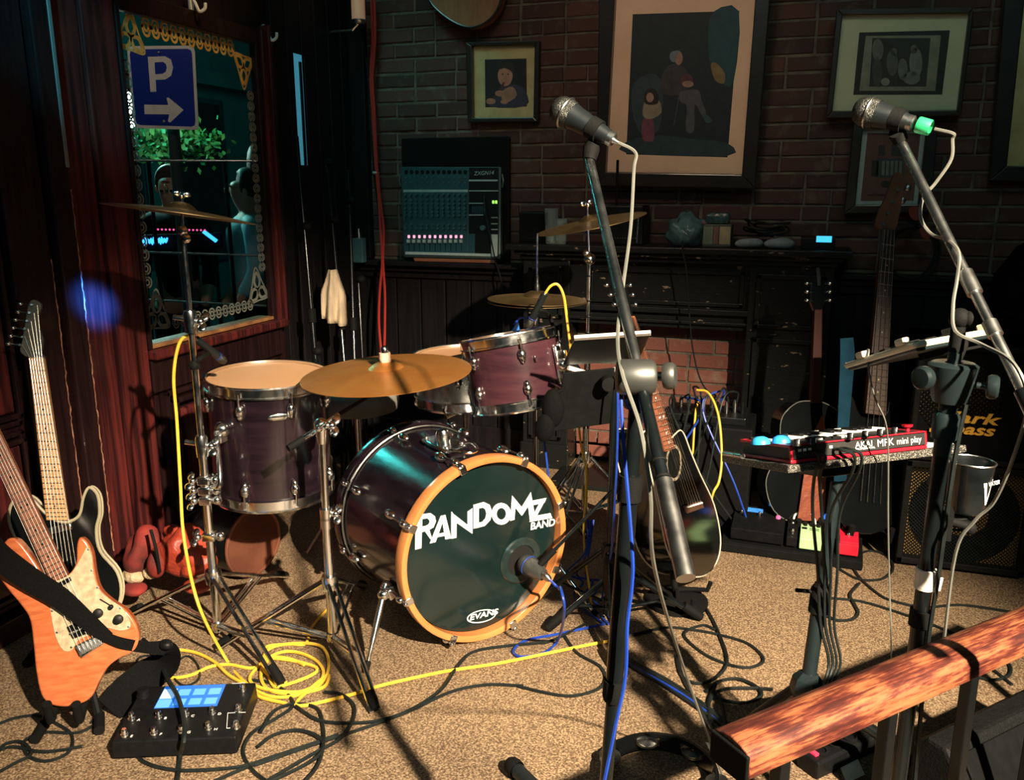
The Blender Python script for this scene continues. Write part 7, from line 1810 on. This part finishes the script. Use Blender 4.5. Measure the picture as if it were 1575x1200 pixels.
# two passers-by
M['skin'] = mat('skin', (.46, .26, .17), .55, c2=(.40, .21, .14), scale=12)
M['hair'] = mat('dark_hair', (.015, .010, .009), .6, c2=(.03, .018, .014), scale=30, stretch=(4, 4, 1))
def skin_mesh(name, verts, edges, rad, m, parent, root=0):
    o0 = V(parent['_w'])
    me = bpy.data.meshes.new(name); me.from_pydata([tuple(V(v)-o0) for v in verts], edges, [])
    o = bpy.data.objects.new(name, me); col.objects.link(o); o.parent = parent; me.materials.append(m)
    md = o.modifiers.new('skin', 'SKIN')
    if not me.skin_vertices: return o
    for i, r in enumerate(rad):
        r = r if isinstance(r, tuple) else (r, r)
        me.skin_vertices[0].data[i].radius = r; me.skin_vertices[0].data[i].use_root = (i == root)
    md.use_smooth_shade = True
    sb_ = o.modifiers.new('sub', 'SUBSURF'); sb_.levels = 1; sb_.render_levels = 2
    return o
def person(label, head, face_dir, shirt, trous, gz=-.36, long_hair=False):
    head = V(head); S = (head.z+.12-gz)/1.70
    f = V(face_dir).normalized(); s = V((-f.y, f.x, 0)); b0_ = V((head.x, head.y, gz)); U_ = lambda x, y, z: b0_+s*x*S+f*y*S+UP*z*S
    t = thing('person', label, 'person', b0_, 'passers-by outside the window')
    V_ = [U_(0, 0, .92), U_(0, .0, 1.10), U_(0, .0, 1.30), U_(0, -.01, 1.42), U_(0, .0, 1.48), U_(0, .015, 1.55), U_(0, .025, 1.62), U_(0, .015, 1.66)]
    E_ = [(0, 1), (1, 2), (2, 3), (3, 4), (4, 5), (5, 6), (6, 7)]
    R_ = [.13*S, .12*S, .135*S, .075*S, .052*S, (.068*S, .08*S), (.074*S, .088*S), (.06*S, .07*S)]
    def chain_(pts, rs, frm):
        i0 = len(V_)
        for k, (p, r) in enumerate(zip(pts, rs)): V_.append(U_(*p)); R_.append(r*S); E_.append((frm if k == 0 else i0+k-1, i0+k))
    for sg in (-1, 1):
        chain_([(sg*.17, 0, 1.38), (sg*.21, .0, 1.12), (sg*.20, .12, .93), (sg*.18, .17, .86)], [.055, .045, .036, .03], 3)
        chain_([(sg*.09, 0, .85), (sg*.10, .02, .48), (sg*.10, -.01, .08), (sg*.10, .12, .03)], [.085, .06, .045, .035], 0)
    body = skin_mesh('body', V_, E_, R_, M['skin'], t)
    # clothing over the same skeleton
    V2 = [U_(0, 0, .84), U_(0, 0, 1.10), U_(0, 0, 1.30), U_(0, -.005, 1.41)]; E2 = [(0, 1), (1, 2), (2, 3)]; R2 = [.15*S, .135*S, .15*S, .085*S]
    for sg in (-1, 1):
        i0 = len(V2); V2 += [U_(sg*.17, 0, 1.38), U_(sg*.21, 0, 1.12), U_(sg*.20, .10, .96)]; R2 += [.068*S, .058*S, .048*S]; E2 += [(3, i0), (i0, i0+1), (i0+1, i0+2)]
    skin_mesh('shirt', V2, E2, R2, shirt, t)
    V3 = [U_(0, 0, .92)]; E3 = []; R3 = [.14*S]
    for sg in (-1, 1):
        i0 = len(V3); V3 += [U_(sg*.09, 0, .82), U_(sg*.10, .02, .48), U_(sg*.10, -.01, .10)]; R3 += [.097*S, .072*S, .06*S]; E3 += [(0, i0), (i0, i0+1), (i0+1, i0+2)]
    skin_mesh('trousers', V3, E3, R3, trous, t)
    b = MB(frame(U_(0, -.005, 1.655), s, f)); b.ball((0, -.012*S, .012*S), .094*S, (.98, 1.10, 1.08), 18, 12)
    if long_hair: b.ball((0, -.06*S, -.10*S), .085*S, (.95, .6, 1.5), 16, 10)
    for i, p in enumerate(b.v):
        q = b.M.inverted() @ p
        if q.y > .055*S and q.z < .045*S: b.v[i] = b.M @ V((q.x, .045*S, q.z))
    b.build('hair', M['hair'], t, smooth=180)
    Mh = frame(U_(0, .025, 1.60), s, f)
    for sg in (-1, 1):
        MB(Mh).ball((sg*.030*S, .078*S, .022*S), .009*S, (1.3, .6, .7), 8, 6).build('eye', M['matte_black'], t)
        MB(Mh).ball((sg*.078*S, -.005*S, .01*S), .022*S, (.4, .7, 1.2), 8, 6).build('ear', M['skin'], t)
    MB(Mh).ball((0, .092*S, -.002*S), .014*S, (.8, 1.2, 1.5), 8, 6).build('nose', M['skin'], t)
    MB(Mh).ball((0, .080*S, -.038*S), .020*S, (1.2, .4, .35), 8, 6).build('mouth', mat('lips', (.36, .12, .10), .5, c2=(.3, .1, .09), scale=20), t)
person('person in dark jacket facing the window from the street', AT(262, 292, 5.7), -FWD+RGT*.15, M['matte_black'], M['matte_black'])
person('person with long dark hair and pale blue shirt turned sideways outside', AT(379, 298, 5.5), -RGT*.85-FWD*.4, mat('pale_blue_shirt', (.20, .42, .46), .7, c2=(.16, .36, .40), scale=6), M['matte_black'], long_hair=True)

# ================================================================== FOREGROUND AND FLOOR CLUTTER
# ---- worn handrail
ra, rb2 = AT(1142, 1152, .98), AT(1575, 964, 1.29)
ra.z = rb2.z = (ra.z+rb2.z)/2
rdv = (rb2-ra).normalized(); rend = ra+rdv*1.3
def rail_mat():
    m = bpy.data.materials.new('worn_handrail'); m.use_nodes = True
    nt = m.node_tree; N = nt.nodes; L = nt.links; p = N['Principled BSDF']
    tc = N.new('ShaderNodeTexCoord'); mp = N.new('ShaderNodeMapping'); mp.vector_type = 'POINT'
    mp.inputs['Rotation'].default_value = (0, 0, -atan2(rdv.y, rdv.x)); L.new(tc.outputs['Object'], mp.inputs[0])
    m2 = N.new('ShaderNodeMapping'); m2.inputs['Scale'].default_value = (18, 300, 190); L.new(mp.outputs[0], m2.inputs[0])
    n = N.new('ShaderNodeTexNoise'); n.inputs['Scale'].default_value = 1.0; n.inputs['Detail'].default_value = 7; n.inputs['Roughness'].default_value = .65; L.new(m2.outputs[0], n.inputs['Vector'])
    m3 = N.new('ShaderNodeMapping'); m3.inputs['Scale'].default_value = (12, 40, 28); L.new(mp.outputs[0], m3.inputs[0])
    n2 = N.new('ShaderNodeTexNoise'); n2.inputs['Scale'].default_value = 1.0; n2.inputs['Detail'].default_value = 4; L.new(m3.outputs[0], n2.inputs['Vector'])
    ad = N.new('ShaderNodeMath'); ad.operation = 'ADD'; L.new(n.outputs['Fac'], ad.inputs[0]); L.new(n2.outputs['Fac'], ad.inputs[1])
    r = N.new('ShaderNodeValToRGB'); e = r.color_ramp.elements; e[0].position = .36; e[1].position = .58
    hv = N.new('ShaderNodeMath'); hv.operation = 'MULTIPLY'; hv.inputs[1].default_value = .5; L.new(ad.outputs[0], hv.inputs[0])
    e[0].color = (.27, .110, .048, 1); e[1].color = (.040, .010, .008, 1); x = e.new(.45); x.color = (.22, .075, .032, 1); x = e.new(.505); x.color = (.10, .022, .014, 1)
    L.new(hv.outputs[0], r.inputs[0]); L.new(r.outputs[0], p.inputs['Base Color']); p.inputs['Roughness'].default_value = .42
    b = N.new('ShaderNodeBump'); b.inputs['Strength'].default_value = .5; b.inputs['Distance'].default_value = .003; L.new(hv.outputs[0], b.inputs['Height']); L.new(b.outputs[0], p.inputs['Normal'])
    return m
rl_ = thing('handrail', 'worn orange brown wooden handrail on black bars in the lower right corner', 'handrail', V((ra.x, ra.y, 0)))
Mr = frame(ra, rdv, None, UP)
prof = [(-.036, -.018), (-.036, .006), (-.030, .016), (-.015, .022), (.0, .024), (.015, .022), (.030, .016), (.036, .006), (.036, -.018), (.028, -.024), (-.028, -.024)]
b = MB(Mr); n = len(prof); vs = []
for x in (-.022, 1.3): vs += [V((x, a, c)) for a, c in prof]
b.add(vs, [tuple(range(n-1, -1, -1)), tuple(range(n, 2*n))]+[(i, (i+1) % n, n+(i+1) % n, n+i) for i in range(n)])
b.build('wooden_rail', rail_mat(), rl_, smooth=50, bevel=.002)
MB(Mr).bb((-.01, -.022, -.034), (1.3, .022, -.024)).build('metal_strip', M['black'], rl_, smooth=0, bevel=.002)
MB(Mr).bb((-.026, -.034, -.030), (-.020, .034, .014)).build('end_cap', M['matte_black'], rl_, smooth=0, bevel=.002)
for k in (.075, .30, .50, .72, .95, 1.2): MB(Mr).bb((k-.010, -.010, -ra.z+.002), (k+.010, .010, -.030)).build('bar', M['black'], rl_, smooth=0, bevel=.002)
# ---- floor wedge monitor
q0, q1 = FL(1405, 1122, .26), FL(1590, 1036, .26)
wx = (q1-q0).normalized(); wy = V((wx.y, -wx.x, 0)); wl_ = (q1-q0).length+.10
Mw = frame(V((q0.x, q0.y, 0)), wx, None, UP)
t = thing('stage_monitor', 'black wedge stage monitor on the floor behind the handrail', 'speaker', V((q0.x, q0.y, 0))+wx*wl_*.5)
sec = [(0, 0), (0, .23), (-.03, .26), (-.07, .26), (-.20, .06), (-.20, 0)]
n = len(sec); vs = [V((0, a, c)) for a, c in sec]+[V((wl_, a, c)) for a, c in sec]
MB(Mw).add(vs, [tuple(range(n)), tuple(range(2*n-1, n-1, -1))]+[(i, n+i, n+(i+1) % n, (i+1) % n) for i in range(n)]).build('cabinet', M['tolex'], t, smooth=0, bevel=.008)
gq = [(.03, -.080, .245), (wl_-.03, -.080, .245), (wl_-.03, -.190, .076), (.03, -.190, .076)]
MB(Mw).slab([Mw.inverted() @ (Mw @ V(p)) for p in gq], (0, -.838, .545), .006).build('grille', M['matte_black'], t, smooth=0, bevel=.002)

# ---- tambourine on the floor
tcn = FL(1014, 1210); TR_ = .128
t = thing('tambourine', 'black tambourine with silver jingles lying on the floor at the bottom edge', 'tambourine', tcn)
b = MB()
nseg = 7
for zz in ((.004, .016), (.036, .048)): b.lathe([(TR_-.008, zz[0]), (TR_, zz[0]), (TR_, zz[1]), (TR_-.008, zz[1]), (TR_-.008, zz[0])], tcn, UP, 56)
for k in range(nseg):
    for j in range(5):
        a = 2*pi*(k+.55+.08*j)/nseg; d = V((cos(a), sin(a), 0)); b.box(tcn+d*(TR_-.004)+UP*.026, (.008, .014, .030), Matrix.Rotation(a, 3, 'Z'))
b.build('frame', M['gtr_black'], t)
for k in range(nseg):
    a = 2*pi*(k+.20)/nseg; d = V((cos(a), sin(a), 0)); c = tcn+d*(TR_-.004)
    jn = MB().rod(c+UP*.012, c+UP*.040, .0015, 6).build('jingle_pin', M['steel'], t)
    for zz, tl in ((.021, .12), (.030, -.10)):
        MB().lathe([(.003, .002), (.010, .003), (.016, .0), (.025, -.0005), (.025, -.0012), (.016, -.0008), (.003, .0012)], c+UP*zz, UP+d*tl, 22).build('jingle', M['steel'], jn)
p = FL(1098, 1150)
o = MB().slab([FL(1085, 1142, .002), FL(1112, 1148, .02), FL(1122, 1172, .02), FL(1098, 1168, .002)], UP, .001).build('plastic_card', mat('clear_card', (.40, .42, .40), .3, c2=(.25, .27, .26), scale=30), smooth=0)
tag(o, 'small clear plastic card on the floor right of the tambourine', 'card')
a, b_ = FL(786, 1176, .022), FL(852, 1238, .020)
t = thing('microphone', 'black microphone lying on the floor at the bottom edge', 'microphone', (a.x, a.y, 0))
dv = (b_-a).normalized()
MB().lathe([(0, -.012), (.012, -.010), (.019, .0), (.021, .012), (.020, .025)], a, dv, 18).build('end_cap', M['rubber'], t)
MB().lathe([(.017, .024), (.016, .05), (.014, .16), (0, .16)], a, dv, 18).build('handle', M['mic_body'], t)

# ---- cables on the floor
def fl(pts, r=.0045, lift=0.0): return [FL(x, y, r+lift) for x, y in pts]
def z6(x, y): return (400+x/2.727, 760+y/2.727)
def z5(x, y): return (800+x/2.857, 780+y/2.857)
def z7(x, y): return (1175+x/2.857, 780+y/2.857)
def fcab(label, pts, m='cable', r=.0045, group='cables lying on the floor', name='floor_cable', lift=0.0, n=6):
    return cable(name, label, fl(pts, r, lift), r, M[m], group, n)
coil = []
for k in range(44):
    a = k*.42; rr_ = 1-.012*k
    coil.append((440+62*rr_*cos(a)+8*sin(k*.9), 1034+36*rr_*sin(a)+5*cos(k*.7)))
coil = coil[::-1]+[z6(150, 885), z6(350, 850), z6(500, 805), z6(650, 770), z6(800, 740), z6(1000, 710), z6(1220, 665), (905, 992), (960, 982)]
fcab('long yellow cable coiled before the drum stand and running to the right', coil, 'cable_yellow', .0047, lift=.002)
fcab('short yellow cable curving between the orange guitar and the drum stand', [z3(680, 745), z3(720, 770), z3(800, 760), z3(880, 725), z3(960, 715), z3(1060, 730), z3(1110, 690), z3(1120, 640), z3(1220, 630), (470, 990), (480, 965), (505, 935)], 'cable_yellow', .0045)
fcab('yellow cable from behind the guitar crossing to the coil', [z3(720, 650), z3(820, 665), z3(900, 705), z3(960, 760), z3(1050, 810), (400, 1072), (440, 1082)], 'cable_yellow', .0045, lift=.004)
fcab('black cable sweeping from the lower left across to the blue loop', [(300, 1215), (380, 1180), z6(0, 1130), z6(170, 1070), z6(350, 1010), z6(500, 960), z6(640, 905), z6(800, 830), z6(950, 800), z6(1100, 805), z5(0, 790), z5(200, 830), z5(330, 805), z5(375, 760), z5(350, 700), z5(250, 640), z5(190, 560)])
fcab('black cable rising from the loops towards the bass drum', [z6(150, 890), z6(250, 950), z6(400, 960), z6(520, 945), z6(640, 900), z6(760, 820), z6(830, 720), z6(900, 660), z6(1050, 635), z6(1160, 625), (850, 985), (900, 960)], lift=.003)
fcab('large black cable loop right of the effects pedal', [z6(0, 1000), z6(60, 910), z6(150, 880), z6(240, 900), z6(265, 980), z6(265, 1060), z6(240, 1140), z6(180, 1210), z6(90, 1270)], lift=.002)
fcab('second black cable loop beside the effects pedal', [z6(270, 830), z6(340, 840), z6(395, 890), z6(385, 960), z6(330, 1030), z6(240, 1080), z6(120, 1150), z6(20, 1210), z6(-60, 1270)], lift=.004)
fcab('low black loop at the bottom edge right of the effects pedal', [z6(-10, 1060), z6(60, 1010), z6(150, 990), z6(230, 1010), z6(265, 1050), z6(230, 1110), z6(100, 1180), z6(-20, 1230)], lift=.006)
fcab('black cable curving out of the right side of the effects pedal', [z3(1060, 780), z3(1160, 800), z3(1230, 880), z3(1160, 940), z3(1060, 1000), z3(1020, 1080), z3(1060, 1160), z3(1140, 1220)])
fcab('black cable running along the front of the effects pedal', [z3(580, 1085), z3(590, 1115), z3(660, 1145), z3(780, 1160), z3(1000, 1145), z3(1150, 1100), z3(1300, 1050), (520, 1130)])
cable('floor_cable', 'thick black cable draped over the effects pedal', [FL(*z3(600, 610), .02), FL(*z3(650, 660), .03), FL(*z3(700, 770), .085), FL(*z3(745, 850), .085), FL(*z3(772, 950), .08), FL(*z3(770, 1040), .065), FL(*z3(755, 1100), .006), FL(*z3(740, 1230), .006)], .0058, M['cable'], 'cables lying on the floor', 7)
fcab('thin black loops behind the effects pedal', [z3(560, 740), z3(600, 800), z3(700, 740), z3(780, 680), z3(830, 720), z3(830, 780), z3(760, 800), z3(690, 720), z3(640, 680), z3(580, 690), z3(560, 760), z3(480, 840), z3(380, 960)], r=.0032)
for i, P in enumerate(([z3(-40, 980), z3(60, 940), z3(160, 930), z3(230, 960), z3(300, 1010), z3(290, 1080), z3(200, 1120), z3(120, 1100), z3(100, 1040), z3(180, 1000), z3(330, 1000), z3(420, 950)],
                       [z3(-40, 1090), z3(50, 1060), z3(160, 1080), z3(250, 1075), z3(345, 1058)], [z3(-30, 1180), z3(60, 1130), z3(130, 1090), z3(90, 1040), z3(20, 1050), z3(-20, 1100)])):
    fcab(['black tangle of cable below the orange guitar stand', 'black cable with bright plug tip in the lower left corner', 'black loop of cable at the bottom left edge'][i], P, r=.004, lift=.002*i)
MB().rod
t = [o for o in col.objects if o.get('label') == 'black cable with bright plug tip in the lower left corner'][0]
a = FL(*z3(310, 1064), .006); b_ = FL(*z3(352, 1056), .006); q = MB().rod(a, b_, .0032, 8).build('plug_tip', M['steel']); q.parent = t; q.location = q.location-V(t['_w'])
# right of the centre stand
fcab('black loop reaching furthest right of the keyboard shadow', [z5(500, 560), z5(640, 530), z5(760, 540), z5(870, 560), z5(1000, 600), z5(1070, 670), z5(1010, 705), z5(910, 690), z5(800, 640), z5(720, 560), z5(800, 520), z5(860, 540)])
fcab('black cable looping from the acoustic guitar stand over the floor', [z5(560, 290), z5(640, 370), z5(740, 365), z5(820, 450), z5(880, 570), z5(910, 680), z5(860, 750), z5(780, 775), z5(710, 740), z5(690, 650), z5(720, 760), z5(780, 860), z5(830, 960), z5(880, 1040)], lift=.002)
fcab('black oval loop beside the keyboard stand foot', [z5(820, 810), z5(880, 765), z5(960, 755), z5(1040, 790), z5(1060, 830), z5(990, 860), z5(900, 850), z5(850, 830), z5(900, 800), z5(1000, 795), z5(1110, 800)], lift=.004)
fcab('upright black oval loop left of the keyboard stand foot', [z5(860, 780), z5(830, 860), z5(840, 960), z5(880, 1040), z5(900, 980), z5(890, 880), z5(860, 820), z5(830, 870), z5(850, 990)], lift=.004)
for i in range(4):
    fcab(['first', 'second', 'third', 'last'][i]+' strand of the black cable bundle running to the keyboard stand', [z5(440, 640+i*8), z5(520, 690+i*10), z5(650, 760+i*12), z5(800, 860+i*12), z5(900, 940+i*10), z5(960, 1000+i*14), z5(1040, 1120+i*10)], r=.0042, lift=.003*(i % 2))
fcab('blue cable alongside the black bundle on the floor', [z5(480, 690), z5(560, 735), z5(650, 785), z5(760, 855), z5(870, 945), z5(940, 1010)], 'cable_blue', .0045)
cable('pole_cable', 'blue cable running down the centre microphone pole', [AT(957, 590, 1.12), AT(956, 640, 1.10), AT(972, 840, 1.075), AT(972, 900, 1.075), AT(965, 960, 1.075), AT(962, 1040, 1.07), AT(948, 1110, 1.07), AT(934, 1180, 1.07), AT(922, 1240, 1.06)], .0028, M['cable_blue'], n=6)
for i in range(3):
    x = 872+i*15
    cable('floor_cable', ['left', 'middle', 'right'][i]+' blue cable of the knot right of the bass drum', [AT(905+i*4, 800, 2.5), AT(900+i*3, 850, 2.45), FL(x, 880+i*4, .05), FL(x+25, 895, .03+.01*i), FL(x+10, 915+i*3, .01), FL(x+30, 940, .008), FL(930+i*6, 960, .008)], .0036, M['cable_blue'], 'blue cables right of the bass drum', 5)
cable('hanging_cable', 'blue cable hanging beside the music desk to the floor', [AT(948, 575, 2.28), AT(950, 620, 2.26), AT(949, 700, 2.26), AT(946, 760, 2.28), AT(940, 850, 2.3), FL(925, 925, .02)], .0035, M['cable_blue'], n=6)
cable('hanging_cable', 'blue cable left of the music desk dropping behind the bass drum', [AT(835, 660, 2.6), AT(842, 720, 2.55), AT(846, 770, 2.52), AT(850, 850, 2.5)], .0035, M['cable_blue'], n=6)
cable('hanging_cable', 'yellow cable arching right of the black acoustic guitar', [AT(1072, 600, 3.02), AT(1090, 605, 2.98), AT(1105, 640, 2.9), AT(1110, 700, 2.85), AT(1106, 740, 2.82), AT(1095, 765, 2.8), FL(1085, 830, .01)], .0042, M['cable_yellow'], n=6)
# right hand floor
fcab('round black cable coil in front of the pedalboard', [z7(300, 250), z7(360, 290), z7(430, 320), z7(520, 315), z7(568, 270), z7(540, 215), z7(470, 192), z7(410, 215), z7(395, 265), z7(430, 320), z7(500, 380), z7(560, 410), z7(700, 440), z7(860, 430), z7(1050, 455), z7(1200, 480)], r=.0045)
fcab('black cable from the keyboard stand passing under the pole stand', [z7(270, 400), z7(350, 405), z7(450, 420), z7(640, 480), z7(820, 550), z7(1000, 640)], r=.0045)
fcab('curly black cable between the two right stands', [z7(420, 335), z7(380, 385), z7(400, 430), z7(415, 465), z7(390, 492), z7(330, 498), z7(280, 480)], r=.0045, lift=.002)
fcab('black cable loops behind the handrail by the monitor', [z7(930, 745), z7(1000, 760), z7(1070, 745), z7(1085, 710), z7(1060, 680), z7(1000, 700), z7(1040, 740), z7(1090, 780)], r=.0045)
# clutter under the rail
t = thing('power_strip', 'black power strip with red light under the handrail', 'power strip', FL(1300, 1165))
a = FL(1240, 1190); b_ = FL(1345, 1140); dv = (b_-a).normalized(); Mq = frame(a, dv, None, UP)
MB(Mq).bb((0, -.03, 0), ((b_-a).length, .03, .045)).build('housing', M['plastic'], t, smooth=0, bevel=.006)
for k in range(4): MB(Mq).lathe([(.018, .046), (.018, .049), (.014, .049), (.014, .046)], (.04+k*.05, 0, 0), n=16).build('socket', M['rubber'], t)
MB(Mq).bb((.012, -.012, .045), (.024, .012, .052)).build('lit_switch', mat('red_switch', (.6, .03, .06), .4, emit=(.9, .03, .10), es=.8), t, smooth=0, bevel=.002)
for i, q in enumerate((((1275, 1130), (1305, 1120), (1318, 1140), (1285, 1148)), ((1290, 1175), (1318, 1165), (1330, 1192), (1302, 1205)))):
    o = MB().slab([FL(x, y, .003+.002*k) for k, (x, y) in enumerate(q)], UP, .001).build('paper_scrap', M['paper'], smooth=0)
    tag(o, ['white paper scrap behind the power strip under the handrail', 'white paper scrap in front of the power strip at the bottom edge'][i], 'paper', 'paper scraps under the handrail')

for o in bpy.data.objects:
    if '_w' in o.keys(): del o['_w']
